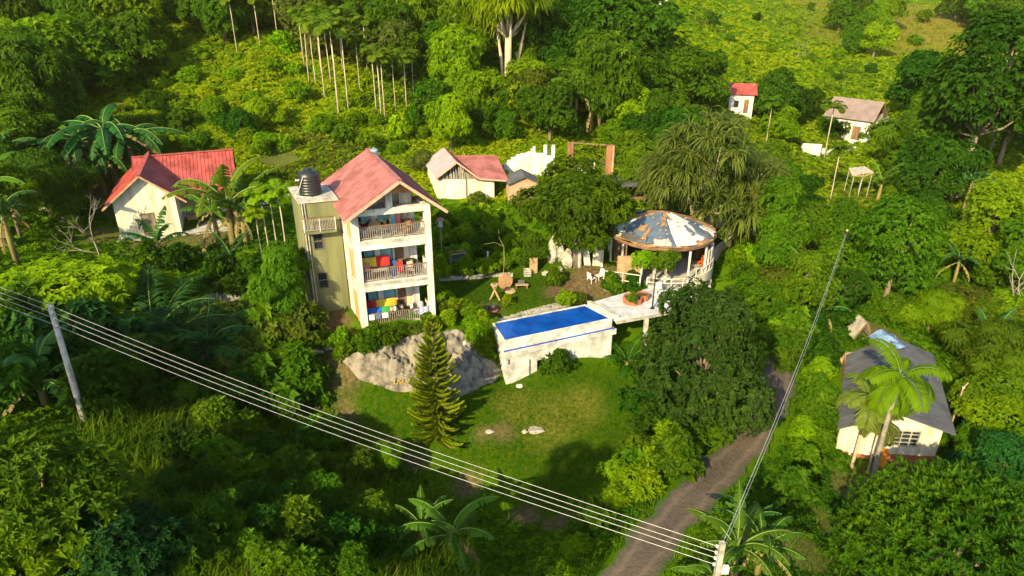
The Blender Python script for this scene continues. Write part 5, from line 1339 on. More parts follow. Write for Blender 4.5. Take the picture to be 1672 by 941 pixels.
def limbs(mb, rg, H, lobes, r0, fork=.38, lean=(0, 0)):
    zf_ = H * fork
    mb.tube([(0, 0, -.5), (.02 * H * lean[0], .02 * H * lean[1], zf_ * .5), (.04 * H * lean[0], .04 * H * lean[1], zf_)], [r0 * 1.25, r0, r0 * .85], 8)
    f = np.array([.04 * H * lean[0], .04 * H * lean[1], zf_ * .96])
    for c, r in (lobes if len(lobes) < 40 else lobes[::9]):
        c = np.array(c); mid = f + (c - f) * .5 + np.array([rg.uniform(-.1, .1) * H * .2, rg.uniform(-.1, .1) * H * .2, -.02 * H])
        e_ = f + (c - f) * .55 if len(lobes) > 40 else c + [0, 0, r[2] * .3]
        mb.tube([f, mid, e_], [r0 * .55, r0 * .35, r0 * .10], 5)

PROTO = {}
def tree_proto(key, R, H, nl, nspr, k, L, W, seed, lob=1.0, spread=1.0, up=.25, droop=.2, flat=.75, base=.42, bark=None, r0=None, color="mid", fork=.38):
    rg = np.random.default_rng(seed); lobes = make_lobes(rg, R, H, nl, flat, base, lob)
    cb = MB(); P, A = crown_points(lobes, nspr, rg, up)
    zt = (P[:, 2] - P[:, 2].min()) / max(P[:, 2].ptp() if hasattr(P[:, 2], 'ptp') else np.ptp(P[:, 2]), .1)
    tone = np.clip(.35 + .25 * np.sin(P[:, 0] * 3 / R + seed) * np.sin(P[:, 1] * 3.4 / R) + rg.normal(0, .18, len(P)), 0, 1)
    f_ = np.exp(rg.normal(0, .24, len(P)))
    sprigs(cb, P, A, k, L * f_, W * f_ * rg.uniform(.8, 1.2, len(P)), rg, spread, tone, droop)
    tb_ = MB(); limbs(tb_, rg, H, lobes, r0 or R * .055, fork)
    PROTO[key] = dict(R=R, H=H, parts=[("trunk", tb_, bark or M_BARK, True), ("crown", cb, G[color], False)], color=color)
def finish_proto(p):
    if "mesh" in p: return
    p["mesh"] = []
    for nm, mb, mt, sm in p["parts"]:
        o = mb.build(nm, mt, smooth=sm); me = o.data; bpy.data.objects.remove(o); p["mesh"].append((nm, me, mt[0] if isinstance(mt, list) else mt))
    p["parts"] = None
OBJ_PX = {}
def put(key, P, scale=1.0, rz=None, color=None, name="tree", label=None, cat="tree", group=None, sz=1.0, tilt=(0, 0), single=None):
    """a plant of the given kind standing at P"""
    p = PROTO[key]; finish_proto(p)
    rz = random.uniform(0, 6.28) if rz is None else rz
    t = thing(name, label, cat, P, rz, group); t.scale = (scale, scale, scale * sz); t.rotation_euler = (tilt[0], tilt[1], rz)
    for nm, me, mt in p["mesh"]:
        o = bpy.data.objects.new(nm, me); COL.objects.link(o); o.parent = t
        if color and mt.name.startswith("leaf_"):
            for s in o.material_slots:
                if s.material and s.material.name.startswith("leaf_") and s.material.name != "leaf_rib": s.link = 'OBJECT'; s.material = G[color]
    return t

# broadleaf kinds: near ones carry more and smaller leaves
tree_proto("round_a", 4.0, 7.5, 11, 4200, 5, .28, .15, 1, base=.2)
tree_proto("round_b", 4.0, 8.5, 13, 4200, 5, .28, .14, 2, flat=.75, base=.25)
tree_proto("round_c", 4.0, 6.5, 10, 4000, 6, .32, .12, 3, droop=.35, base=.18)
tree_proto("spread_a", 4.5, 7.0, 14, 4600, 5, .30, .16, 4, flat=.65, base=.28)
tree_proto("tall_a", 3.2, 10.0, 12, 4000, 5, .28, .15, 5, flat=1.1, base=.35)
tree_proto("tall_b", 3.0, 11.0, 9, 2200, 5, .42, .24, 6, flat=1.2, base=.4)
tree_proto("feather_a", 4.2, 7.0, 10, 2400, 7, .55, .12, 7, spread=1.2, droop=.45, flat=.75, base=.2)
tree_proto("high_crown", 4.5, 17.0, 12, 3000, 5, .40, .2, 77, base=.74, r0=.3)  # tall trunk and high crown shaped for where their shade lands
tree_proto("near_round", 4.6, 9.0, 19, 11000, 5, .235, .125, 8, base=.16, flat=.9, spread=1.1)
tree_proto("mango", 4.6, 7.4, 13, 6500, 6, .30, .12, 9, base=.40, spread=1.05, droop=.3)
tree_proto("rosette", 3.6, 4.6, 80, 8000, 8, .20, .058, 10, base=.05, flat=.9, spread=.8, up=.8, droop=.06, lob=.5)
tree_proto("rosette_b", 3.0, 4.6, 14, 2600, 7, .32, .13, 11, base=.05, flat=.8, spread=1.1, up=.5, droop=.2)
tree_proto("leafy", 2.6, 3.6, 11, 2200, 6, .26, .12, 27, base=.1, flat=.85, spread=1.1, up=.4)
tree_proto("bamboo_bush", 2.0, 6.2, 14, 4800, 6, .24, .075, 12, base=.04, flat=1.0, spread=1.15, droop=.5, r0=.06, fork=.15)
tree_proto("shrub_a", 1.0, 1.5, 7, 420, 5, .22, .11, 13, base=.02, fork=.15, r0=.03)
tree_proto("shrub_b", 1.0, 1.3, 6, 420, 6, .26, .09, 14, base=.02, fork=.15, r0=.03, spread=.8, up=.7)
tree_proto("shrub_c", 1.0, 1.9, 7, 420, 5, .26, .15, 15, base=.02, fork=.15, r0=.03)
tree_proto("ball", .5, .9, 4, 300, 5, .10, .06, 16, base=.05, fork=.2, r0=.03)
tree_proto("far_a", 4.0, 6.5, 12, 3600, 5, .36, .19, 17, base=.16)
tree_proto("far_b", 4.0, 7.5, 13, 3600, 5, .36, .18, 18, flat=.7, base=.22)
tree_proto("far_c", 3.6, 8.5, 13, 3300, 6, .40, .15, 19, flat=.9, droop=.4, base=.2)

def banana_proto(key, seed, n=9, Ls=2.0, h=1.6, dead=2, color="banana", w=.27, lo=.75):
    rg = np.random.default_rng(seed); lb = MB(); sb = MB()
    sb.tube([(0, 0, -.4), (.02, .02, h * .6), (.04, .0, h), (.05, .0, h + .25)], [.17, .13, .09, .06], 8)
    for i in range(n):
        a = i * 2.4 + rg.uniform(-.3, .3); isdead = i >= n - dead
        el = rg.uniform(lo, 1.45) if not isdead else rg.uniform(-.5, .0)
        if i == 0: el = 1.45
        L = Ls * rg.uniform(.6, 1.15); ns = 14; bend = (rg.uniform(.7, 1.8) if lo < .75 else rg.uniform(.5, 1.4)) if not isdead else .8
        pts = []; p = np.array([0.05, 0, h + .1]); e = el
        hd = np.array([math.cos(a), math.sin(a), 0])
        for s in range(ns + 1):
            pts.append(p.copy()); p = p + (hd * math.cos(e) + np.array([0, 0, math.sin(e)])) * (L * 1.25 / ns); e -= bend / ns * (1 + 1.2 * s / ns)
        pts = np.array(pts); side = np.array([-hd[1], hd[0], 0]); roll = rg.uniform(-.35, .35)
        V = []; Q = []; tones = []
        for s in range(2, ns):
            t0, t1 = (s - 2) / (ns - 2), (s - 1) / (ns - 2)
            wd = lambda t: w * (math.sin(math.pi * min(1, t * .92 + .07)) ** .55) * (1 if not isdead else .55)
            for sg in (-1, 1):
                tg = unit(pts[s + 1] - pts[s]); nn = unit(np.cross(side, tg)) * 1
                dirn = unit(side * sg * math.cos(roll * sg) + nn * (.30 if sg > 0 else .30))
                sh = rg.uniform(-.03, .03); tear = .012 if rg.uniform() < .45 else rg.uniform(.06, .16)
                b0, b1 = pts[s], pts[s + 1]; k = len(V)
                dr = np.array([0, 0, -.10 * rg.uniform(.3, 1.6)])
                V += [b0, b0 + dirn * wd(t0) * .55 + tg * tear * .5, b0 + dirn * wd(t0) + tg * tear + dr * wd(t0) * 2, b1, b1 + dirn * wd(t1) * .55, b1 + dirn * wd(t1) - tg * sh + dr * wd(t1) * 2]
                if sg > 0: Q += [(k, k+3, k+4, k+1), (k+1, k+4, k+5, k+2)]
                else: Q += [(k, k+1, k+4, k+3), (k+1, k+2, k+5, k+4)]
                tt = np.clip(.35 + .3 * t0 + rg.normal(0, .12), 0, 1); tones += [tt, tt]
        lb.arr(np.array(V), np.array(Q), np.array(tones), 2 if isdead else 0)
        rr = np.linspace(.032, .008, ns + 1); lb.mi = 1; lb.tube([tuple(q + np.array([0, 0, .01])) for q in pts], list(rr), 4); lb.mi = 0
    dm = solid("dead_leaf", (.20, .135, .05), (.12, .075, .03), scale=3, rough=.9)
    PROTO[key] = dict(R=Ls, H=h + Ls * .8, parts=[("stem", sb, M_STEM, True), ("leaves", lb, [G[color], M_RIB, dm], False)])
banana_proto("banana_a", 31); banana_proto("banana_b", 32, n=10, h=2.1, Ls=2.1); banana_proto("banana_c", 33, n=7, h=1.1, Ls=1.7, dead=1); banana_proto("banana_d", 34, n=12, h=2.4, Ls=1.9, dead=4)
banana_proto("banana_low", 35, n=8, h=.5, Ls=1.6, dead=0)
banana_proto("banana_big", 36, n=11, h=.9, Ls=2.2, dead=1, w=.30, lo=.25); banana_proto("banana_clump", 37, n=16, h=2.5, Ls=2.4, dead=2, w=.30, lo=-.1); banana_proto("banana_up", 38, n=12, h=1.5, Ls=2.1, dead=3, w=.26, lo=.8)

def palm_proto(key, seed, h=7.0, nf=11, Lf=1.9, leaf=.55, nl=26, r=.065, color="palm", el0=(.35, 1.4), bend=1.5, crownshaft=True, lw=.07, ldroop=.35, lean=.0):
    rg = np.random.default_rng(seed); lb = MB(); sb = MB()
    if h > .3:
        sb.tube([(0, 0, -.4), (lean * .2, 0, h * .33), (lean * .6, 0.03, h * .66), (lean, 0, h)], [r * 1.3, r, r * .9, r * .8], 7)
        if crownshaft: sb.mi = 1; sb.tube([(lean, 0, h), (lean, 0, h + .75)], [r * 1.1, r * .5], 7); sb.mi = 0
    else: sb.tube([(0, 0, -.3), (0, 0, h + .1)], [r, r * .8], 7)
    top = np.array([lean, 0, h + (.7 if crownshaft and h > .3 else .05)])
    lb.mi = 0
    for i in range(nf):
        a = i * 2.4 + rg.uniform(-.25, .25); e = el0[0] + (el0[1] - el0[0]) * (i + .5) / nf; L = Lf * rg.uniform(.85, 1.1); ns = 10; hd = np.array([math.cos(a), math.sin(a), 0]); p = top.copy(); pts = []
        for s in range(ns + 1):
            pts.append(p.copy()); p = p + (hd * math.cos(e) + np.array([0, 0, math.sin(e)])) * L / ns; e -= bend / ns * (1 + s / ns * .8)
        pts = np.array(pts)
        lb.mi = 1; lb.tube([tuple(q) for q in pts], list(np.linspace(.018, .004, ns + 1)), 4); lb.mi = 0
        t = np.linspace(.12, .99, nl); B = np.stack([np.interp(t * ns, np.arange(ns + 1), pts[:, c]) for c in range(3)], 1)
        tg = unit(np.gradient(B, axis=0)); side = np.array([-hd[1], hd[0], 0])
        for sg in (-1, 1):
            D = unit(side * sg * .85 + tg * .55 + np.array([0, 0, 1]) * rg.uniform(-.05, .25, (nl, 1)))
            Ll = leaf * (np.sin(np.pi * np.clip(t * .85 + .12, 0, 1)) ** .6) * rg.uniform(.85, 1.1, nl)
            nn = unit(np.cross(side * sg, tg) * sg + rg.normal(0, .2, (nl, 3)))
            leaves(lb, B, D, nn, Ll, np.full(nl, lw), np.clip(.3 + .35 * t + rg.normal(0, .1, nl), 0, 1), ldroop, 0)
    PROTO[key] = dict(R=Lf, H=h + Lf * .7, parts=[("trunk", sb, [M_GREYBARK if key == "big_palm" else M_PALEBARK, M_RIB], True), ("fronds", lb, [G[color], M_RIB], False)])
palm_proto("areca_a", 41, h=7.0, lw=.17, leaf=.75, nl=20); palm_proto("areca_b", 42, h=7.8, lean=.4, lw=.17, leaf=.75, nl=20); palm_proto("areca_c", 43, h=5.6, nf=10, lw=.17, leaf=.75, nl=20)
palm_proto("big_palm", 44, h=6.2, nf=12, Lf=2.3, leaf=.72, nl=46, r=.13, el0=(-1.0, 1.35), bend=1.3, lw=.11, ldroop=.55, color="bright")
palm_proto("low_palm", 45, h=.1, nf=11, Lf=2.2, leaf=.6, nl=30, r=.12, color="blue", el0=(.4, 1.35), bend=1.0, crownshaft=False, lw=.06)
palm_proto("fan_small", 46, h=2.4, nf=10, Lf=1.3, leaf=.45, nl=34, r=.06, el0=(-.3, 1.2), bend=1.6, lw=.075, ldroop=.5)

def weep_proto(key, seed, R=4.6, H=8.5, nc=150, ns_=40, color="willow", cb0=.30, tr=.26):
    rg = np.random.default_rng(seed); lobes = make_lobes(rg, R, H, 14, .8, cb0); cb = MB(); P, A = crown_points(lobes, nc * 4, rg, .3, (.82, 1.0))
    k = rg.permutation(len(P))[:nc]; P, A = P[k], A[k]
    for p, a in zip(P, A):
        az = rg.uniform(0, 6.28, ns_); el = rg.uniform(-.1, 1.2, ns_); L = rg.uniform(.9, 1.9, ns_)
        d = np.stack([np.cos(az) * np.cos(el), np.sin(az) * np.cos(el), np.sin(el)], 1) + a * .9; d = unit(d); seg = 4; q = np.tile(p, (ns_, 1)).astype(float); side = unit(np.cross(d, [0, 0, 1.]) + rg.normal(0, .2, (ns_, 3))); w = .035
        rows = [(q - side * w, q + side * w)]
        for s in range(seg):
            q = q + d * (L / seg)[:, None]; d = unit(d + np.array([0, 0, -.62])); ww = w * (1.25 if s < seg - 1 else .15); rows.append((q - side * ww, q + side * ww))
        V = np.stack([x for r_ in rows for x in r_], 1); n = ns_
        base = np.arange(n)[:, None] * (2 * (seg + 1)); Q = np.concatenate([base + np.array([[2*s, 2*s+1, 2*s+3, 2*s+2]]) for s in range(seg)])
        tn = np.clip(np.tile(rg.uniform(.15, .75) + rg.normal(0, .15, n), seg), 0, 1); cb.arr(V.reshape(-1, 3), Q, tn)
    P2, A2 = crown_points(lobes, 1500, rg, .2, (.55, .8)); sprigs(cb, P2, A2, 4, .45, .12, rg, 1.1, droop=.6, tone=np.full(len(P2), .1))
    tb_ = MB(); limbs(tb_, rg, H, lobes, tr, cb0 - .05)
    for x, y in ((.5, .2), (-.45, .3), (.2, -.5)): tb_.tube([(x, y, -.5), (x * 1.6, y * 1.6, H * .25), (x * 3, y * 3, H * .55)], [.2, .16, .08], 6)
    PROTO[key] = dict(R=R, H=H, parts=[("trunk", tb_, M_PALEBARK, True), ("crown", cb, G[color], False)])
weep_proto("weeping", 51)
weep_proto("weeping_gold", 52, R=3.6, H=11, nc=90, ns_=34, color="yellow", cb0=.5, tr=.34)

def pine_proto(key, seed, H=7.9, R=1.75):
    rg = np.random.default_rng(seed); cb = MB(); tb_ = MB()
    tb_.tube([(0, 0, -.4), (0, 0, H * .5), (0, 0, H * .99)], [.13, .08, .015], 8)
    nt_ = 24
    for k in range(nt_):
        f = k / (nt_ - 1); z = .25 + (H - .45) * f ** .92; L = R * (1 - f) ** .80 * (1.0 if k > 2 else .9) + .14; nb = 9 if f < .75 else 7
        for b in range(nb):
            if rg.uniform() < .05: continue
            a = 2 * math.pi * b / nb + k * .7 + rg.uniform(-.3, .3); z = .25 + (H - .45) * f ** .92 + rg.uniform(-.09, .09); hd = np.array([math.cos(a), math.sin(a), 0]); Lb = L * rg.uniform(.72, 1.1); sl = -.30 + .75 * f + rg.uniform(-.12, .1)
            s = np.linspace(0, 1, max(5, int(Lb / .07))); B = np.outer(s, hd) * Lb; B[:, 2] = z + Lb * (sl * s + .50 * s ** 2.0)
            tb_.tube([tuple(q) for q in B[:: max(1, len(B) // 4)]], .018, 4)
            tg = unit(np.gradient(B, axis=0)); side = np.array([-hd[1], hd[0], 0]); n = len(s)
            for sg in (-1, 1, 0):
                D = unit(side * sg * .9 + tg * .75 + np.array([0, 0, .35 if sg else .9])) ; nn = np.tile([0, 0, 1.], (n, 1)) + side * sg * -.3 + (0 if sg else 1) * side
                leaves(cb, B + rg.normal(0, .01, B.shape), D, nn, (.40 if sg else .30) * (1 - .35 * s) * rg.uniform(.8, 1.1, n), np.full(n, .15), np.clip(.35 + .4 * s + rg.normal(0, .12, n), 0, 1), -.12, None, .2)
    PROTO[key] = dict(R=R, H=H, parts=[("trunk", tb_, M_BARK, True), ("boughs", cb, G["pine"], False)])
pine_proto("norfolk", 61)

def bare_proto(key, seed, H=5.0, lv=3):
    rg = np.random.default_rng(seed); tb_ = MB()
    def br(p, d, L, r, k):
        q = p + d * L * .5 + rg.normal(0, .05, 3) * L; e = p + d * L
        tb_.tube([p, q, e], [r * .75, r * .6, r * .4], 5)
        if k > 0:
            for _ in range(3 if k > 1 else 2): br(e if rg.uniform() < .6 else q, unit(d + rg.normal(0, .55, 3) + [0, 0, .2]), L * .68, r * .55, k - 1)
    br(np.array([0, 0, -.4]), np.array([.05, 0, 1.]), H * .45, H * .022, lv)
    PROTO[key] = dict(R=H * .3, H=H, parts=[("branches", tb_, M_GREYBARK, True)])
bare_proto("bare_a", 71); bare_proto("bare_b", 72, lv=4)
# ------------------------------------------------------------------ planting
AUTO = []       # plants named by look and place once all stand
ORD = ["first", "second", "third", "fourth", "fifth", "sixth", "seventh", "eighth", "ninth", "tenth", "eleventh", "twelfth", "thirteenth", "fourteenth", "fifteenth", "sixteenth", "seventeenth", "eighteenth", "nineteenth", "twentieth"]
LOOK = {"deep": "dark green", "mid": "mid green", "bright": "bright green", "yellow": "yellow green", "olive": "olive green", "blue": "blue green", "glossy": "glossy dark", "willow": "grey green", "corner": "deep green", "banana": "fresh green", "banana_dark": "deep green", "palm": "light green"}
def fit(key, cx, cy, wpx, sz=1.0, frac=.62):
    p = PROTO[key]; P = at(cx, cy); s = 1
    for _ in range(3):
        s = wpx * dist_of(P) / FPX / (2 * p["R"]); P = at(cx, cy, frac * p["H"] * s * sz)
    return P, s
def tree(key, cx, cy, wpx, label=None, color=None, sz=1.0, name="tree", cat="tree", group=None, where=None, frac=.62, rz=None, tilt=(0, 0)):
    P, s = fit(key, cx, cy, wpx, sz, frac)
    t = put(key, P, s, rz, color, name, label, cat, group, sz, tilt)
    if label is None: AUTO.append((t, cat, color or PROTO[key].get("color", "mid"), where, w2p(P)[0], wpx))
    return t
def foot(key, bx, by, hpx, label=None, color=None, sz=1.0, name="plant", cat="plant", group=None, where=None, rz=None, tilt=(0, 0)):
    p = PROTO[key]; P = at(bx, by); D = dist_of(P); dep = math.asin((CAM_H - P[2]) / D)
    s = hpx * D / FPX / math.cos(dep) / p["H"]
    t = put(key, P, s, rz, color, name, label, cat, group, sz, tilt)
    if label is None: AUTO.append((t, cat, color or PROTO[key].get("color", "mid"), where, bx, hpx))
    return t
CLEAR = ((1372, 535, 1565, 760), (1340, 158, 1438, 205), (1305, 238, 1410, 258), (1374, 286, 1412, 330), (1192, 136, 1224, 184), (820, 240, 1000, 285), (700, 245, 825, 330), (188, 250, 380, 385), (1000, 335, 1180, 450))
def inpoly(x, y, poly): return bool(inside(np.array([x]), np.array([y]), poly)[0])
def fill(poly, spacing, kinds, wr, where, seed, name="tree", cat="tree", group=None, avoid=(), sz=(.9, 1.15), maxn=60):
    rg = random.Random(seed); xs = [p[0] for p in poly]; ys = [p[1] for p in poly]; got = []
    for _ in range(1500):
        x, y = rg.uniform(min(xs), max(xs)), rg.uniform(min(ys), max(ys))
        if not inpoly(x, y, poly): continue
        w = rg.uniform(*wr); h_ = w * .5
        if any(a - h_ <= x <= c + h_ and b - h_ * .8 <= y <= d + h_ * .9 for a, b, c, d in tuple(avoid) + CLEAR): continue
        if any(math.hypot(x - u, (y - v) * 1.25) < spacing for u, v in got): continue
        got.append((x, y))
        key, col = rg.choice(kinds)
        tree(key, x, y, w, None, col, rg.uniform(*sz), name, cat, group, where)
        if len(got) >= maxn: break

# --- single trees that stand out
tree("near_round", 1152, 576, 200, "large glossy dark tree between the deck and the dirt road", "glossy", 1.15, frac=.58)
tree("mango", 944, 347, 184, "round green mango tree hiding the left side of the pavilion", "mid", 1.0)
tree("round_a", 868, 398, 62, "small dark tree under the left edge of the mango tree", "mid", 1.0)
tree("weeping", 1155, 276, 188, "big weeping tree with drooping strands behind the pavilion", None, 1.0)
tree("weeping", 1228, 305, 120, "smaller weeping tree at the right edge of the big one", "willow", 1.0)
foot("weeping_gold", 830, 152, 185, "tall golden green tree with a thick pale trunk on the hill", name="tree", cat="tree")
foot("norfolk", 715, 716, 170, "tiered young pine standing alone in front of the bare rock", name="pine_tree", cat="tree", rz=.3)
tree("bamboo_bush", 464, 470, 100, "tall bushy bamboo beside the olive stair tower", "mid", .85, frac=.5)
tree("rosette", 1562, 900, 262, "big round bush with upright leaf tips in the lower right corner", "corner", 1.2, "bush", "bush", frac=.5)
tree("rosette_b", 55, 830, 220, "big leafy bush with yellow tips in the lower left corner", "mid", 1.0, "bush", "bush", frac=.5)  # bush colour deepened in place of shadow over the corner
tree("rosette_b", 30, 920, 160, "leafy yellow green bush at the very bottom left", "bright", .9, "bush", "bush", frac=.5)
tree("rosette_b", 185, 905, 160, "low blue green bush beside the lower left corner bush", "blue", .8, "bush", "bush", frac=.5)
tree("leafy", 135, 475, 165, "yellow leaved small tree just behind the left power pole", "yellow", .8, frac=.6)
tree("leafy", 52, 470, 110, "small yellow green tree left of the yellow leaved one by the pole", "bright", .8, frac=.6)
tree("round_a", 1266, 152, 80, "dark round tree between the red roofed and brown roofed valley houses", "deep", 1.1)
tree("spread_a", 1116, 120, 118, "broad dark tree left of the small red roofed valley house", "mid", 1.0)
tree("spread_a", 1020, 55, 175, "very large dark tree at the top middle of the hill", "deep", 1.05)
tree("spread_a", 945, 45, 120, "dark broad tree left of the very large one on the hill", "deep", 1.0)
tree("round_b", 1468, 400, 132, "full round green tree above the dark roofed house", "mid", 1.15)
tree("round_a", 1632, 365, 125, "bright round tree at the right edge beside the banana clumps", "bright", 1.1)
tree("feather_a", 1508, 228, 112, "wide soft green tree right of the brown roofed house", "mid", .95)
tree("tall_a", 1615, 145, 125, "tall dark tree over the forked pale trunk on the right", "deep", 1.0)
tree("round_b", 1660, 170, 110, "tall dark tree cut by the right edge of the picture", "deep", 1.1)
tree("round_a", 1545, 165, 80, "dark tree left of the tall ones at the right edge", "deep", 1.0)
for bx, by, hp, lb in ((1612, 262, 95, "bare forked pale tree under the tall dark trees at right"), (1640, 545, 105, "bare branching tree at the right edge above the lower house")):
    foot("bare_a", bx, by, hp, lb, name="bare_tree", cat="tree")
foot("bare_b", 1302, 98, 30, "small bleached dead tree on the bright far hill", name="bare_tree", cat="tree")
foot("bare_b", 165, 430, 90, "grey leafless tree left of the cottage", name="bare_tree", cat="tree")
foot("bare_a", 236, 412, 85, "thin leafless sapling in front of the cottage wall", name="bare_tree", cat="tree")
# --- bananas
BAN = [("banana_clump", 150, 318, 122, "banana_dark", "left one of the big banana clump above the cottage"), ("banana_clump", 192, 310, 135, "banana_dark", "tallest one of the big banana clump above the cottage"), ("banana_clump", 226, 300, 112, "banana_dark", "right one of the big banana clump above the cottage"), ("banana_clump", 175, 325, 92, "banana_dark", "front one of the big banana clump above the cottage"), ("banana_clump", 120, 300, 98, "banana", "leftmost of the big banana clump above the cottage"),
 ("banana_up", 382, 402, 118, "palm", "sunlit banana at the right end of the red roof"), ("banana_up", 404, 400, 95, "banana", "smaller banana right of the sunlit one by the red roof"), ("banana_up", 358, 396, 82, "banana", "left small banana in front of the red roof"),
 ("banana_c", 266, 438, 66, "banana_dark", "dark young banana before the cottage door"), ("banana_c", 383, 452, 55, "banana_dark", "dark young banana below the sunlit banana"),
 ("banana_d", 18, 330, 95, "banana_dark", "dark banana at the left edge, upper one"), ("banana_d", 30, 432, 95, "banana_dark", "dark banana at the left edge, level with the cottage"), ("banana_b", 5, 400, 110, "banana", "banana cut by the left edge of the picture"),
 ("banana_big", 75, 662, 88, "banana_dark", "large dark banana at the foot of the left power pole"),
 ("banana_big", 737, 905, 68, "banana", "banana with spreading leaves at the bottom beside the gully"), ("banana_up", 692, 895, 58, "banana", "smaller banana left of the bottom gully banana"),
 ("banana_up", 1196, 945, 78, "banana", "left banana at the foot of the square pole"), ("banana_up", 1236, 938, 72, "banana", "right banana at the foot of the square pole, with dead leaves"), ("banana_up", 1214, 892, 56, "banana_dark", "dark banana behind the two by the square pole"), ("banana_big", 1160, 968, 46, "banana", "low banana left of the square pole"),
 ("banana_c", 1312, 515, 72, "banana", "banana with broad leaves on the right side of the upper road"), ("banana_c", 1340, 535, 50, "banana_dark", "darker banana behind the roadside one"),
 ("banana_b", 1000, 160, 75, "banana", "banana on the hill left of the white tipped ones"), ("banana_d", 1030, 178, 80, "banana", "banana in the middle of the hill clump"), ("banana_b", 1052, 185, 75, "banana_dark", "rightmost banana of the hill clump"), ("banana_d", 940, 205, 90, "banana", "big pale banana above the rusty gate posts"), ("banana_b", 965, 218, 65, "banana", "banana right above the rusty gate posts"), ("banana_c", 905, 210, 60, "banana", "banana above the ruined white wall"),
 ("banana_b", 1498, 318, 62, "banana", "left banana of the row beside the round valley tree"), ("banana_d", 1522, 325, 66, "banana", "second banana of the valley row"), ("banana_b", 1550, 335, 60, "banana_dark", "third banana of the valley row"), ("banana_d", 1572, 345, 60, "banana_dark", "right banana of the valley row"),
 ("banana_b", 1545, 430, 62, "banana", "upper left banana of the clump above the lower house"), ("banana_d", 1570, 440, 66, "banana", "upper right banana of the clump above the lower house"), ("banana_b", 1555, 470, 60, "banana_dark", "lower banana of the clump above the lower house"), ("banana_c", 1618, 430, 55, "banana", "banana under the bright round tree at the right edge"), ("banana_c", 1432, 330, 48, "banana", "small golden banana beside the thatched lookout"),
 ("banana_c", 1600, 600, 60, "banana_dark", "dark banana behind the lower house's right side"), ("banana_low", 345, 590, 60, "banana_dark", "low dark banana in the shady left garden"), ("banana_low", 310, 560, 50, "banana_dark", "small dark banana left of the low one in the shady garden")]
for i, (k, bx, by, hp, col, lb) in enumerate(BAN):
    foot(k, bx, by, hp, lb, col, name="banana_plant", cat="banana plant", rz=i * 1.37)
# --- palms
foot("big_palm", 1417, 803, 172, "tall green palm leaning in front of the dark roofed house", name="palm_tree", cat="palm", tilt=(0, .0), rz=.5, sz=1.0)
foot("fan_small", 1390, 765, 105, "small grey green palm left of the tall leaning one", "willow", name="palm_tree", cat="palm")
foot("fan_small", 1416, 772, 74, "lowest small palm between the bench and the tall palm", "willow", name="palm_tree", cat="palm")
for bx, by, hp, lb in ((258, 575, 88, "low fan of feathery palm leaves in the shady left garden"), (330, 590, 70, "second feathery low palm right of the first in the left garden"), (1024, 596, 36, "thin young palm under the white deck"), (200, 560, 60, "small low palm left of the feathery ones")):
    foot("low_palm", bx, by, hp, lb, "deep" if bx > 800 else "blue", name="low_palm", cat="palm")
TR = [(498,118,75),(505,140,85),(516,142,80),(531,165,100),(541,140,90),(553,185,115),(569,180,110),(560,120,80),(525,120,80),(588,150,70),(615,185,85),(623,195,88),(629,197,85),(646,180,75),(664,176,70),(676,162,60),(455,75,70),(425,78,60),(480,80,62),(466,58,55),(199,105,110),(388,90,70),(648,120,60),(600,120,70)]
for i, (bx, by, hp) in enumerate(TR):
    foot(("areca_a", "areca_b", "areca_c")[i % 3], bx, by, hp * 1.15, None, ("palm", "mid", "palm")[i % 3], name="palm_tree", cat="palm", group="slim palms on the hillside", where="on the hillside", rz=i * 1.1)
# thin pale trunks seen in the valley at right
for bx, by, hp, lb in ((1250, 240, 70, "slim palm standing right of the small red roofed valley house"), (1345, 262, 80, "slim palm in front of the brown roofed house"), (1355, 330, 80, "slim palm left of the thatched lookout"), (1575, 275, 70, "slim palm left of the forked pale trunk"), (1620, 470, 75, "slim leaning palm by the right banana clumps")):
    foot("areca_c", bx, by, hp, lb, "mid", name="palm_tree", cat="palm")
for bx, by, hp, lb in ((442, 425, 100, "left golden cane of the bamboo by the scrap pile"), (455, 420, 105, "second golden cane of the bamboo by the scrap pile"), (470, 425, 110, "third golden cane, nearest the stair tower"), (430, 430, 80, "short golden cane beside the sunlit banana")):
    foot("areca_c", bx, by, hp, lb, "bright", name="cane", cat="bamboo cane", sz=1.0)

# --- woods
hs = (1335, 140, 1455, 262); fr_ = (1296, 225, 1425, 275); ht = (1362, 270, 1420, 335); rd_ = (1192, 118, 1224, 188)
FAR = [("far_a", "mid"), ("far_b", "mid"), ("far_c", "mid"), ("far_a", "bright"), ("far_b", "deep")]
FARB = [("far_a", "mid"), ("far_b", "bright"), ("far_c", "bright"), ("far_a", "mid"), ("far_c", "olive")]
MID = [("round_a", "mid"), ("round_b", "deep"), ("spread_a", "mid"), ("round_c", "olive"), ("tall_a", "mid"), ("feather_a", "bright")]
fill([(-20, -10), (215, -10), (235, 50), (150, 105), (60, 150), (-20, 150)], 50, FAR, (75, 120), "on the upper left hillside", 11, group="trees on the upper left hillside")
fill([(230, -15), (500, -15), (500, 0), (430, 10), (300, 5), (240, 10)], 46, FAR + FARB, (60, 90), "along the top edge above the palms", 12, group="trees along the hilltop")
fill([(500, -15), (650, -15), (650, 75), (590, 75), (500, 30)], 42, [("far_c", "olive"), ("far_a", "olive"), ("far_b", "willow"), ("far_c", "mid")], (55, 85), "right of the slim palms near the top", 13, group="trees beside the slim palms")
fill([(650, -15), (780, -15), (780, 190), (700, 205), (690, 150), (650, 100)], 46, FARB, (65, 105), "on the hill between palms and golden tree", 14, group="trees left of the golden tree")
fill([(860, -15), (1040, -15), (1070, 80), (1060, 140), (990, 110), (900, 190), (850, 170)], 50, FAR, (70, 115), "on the hill right of the golden tree", 15, group="trees right of the golden tree")
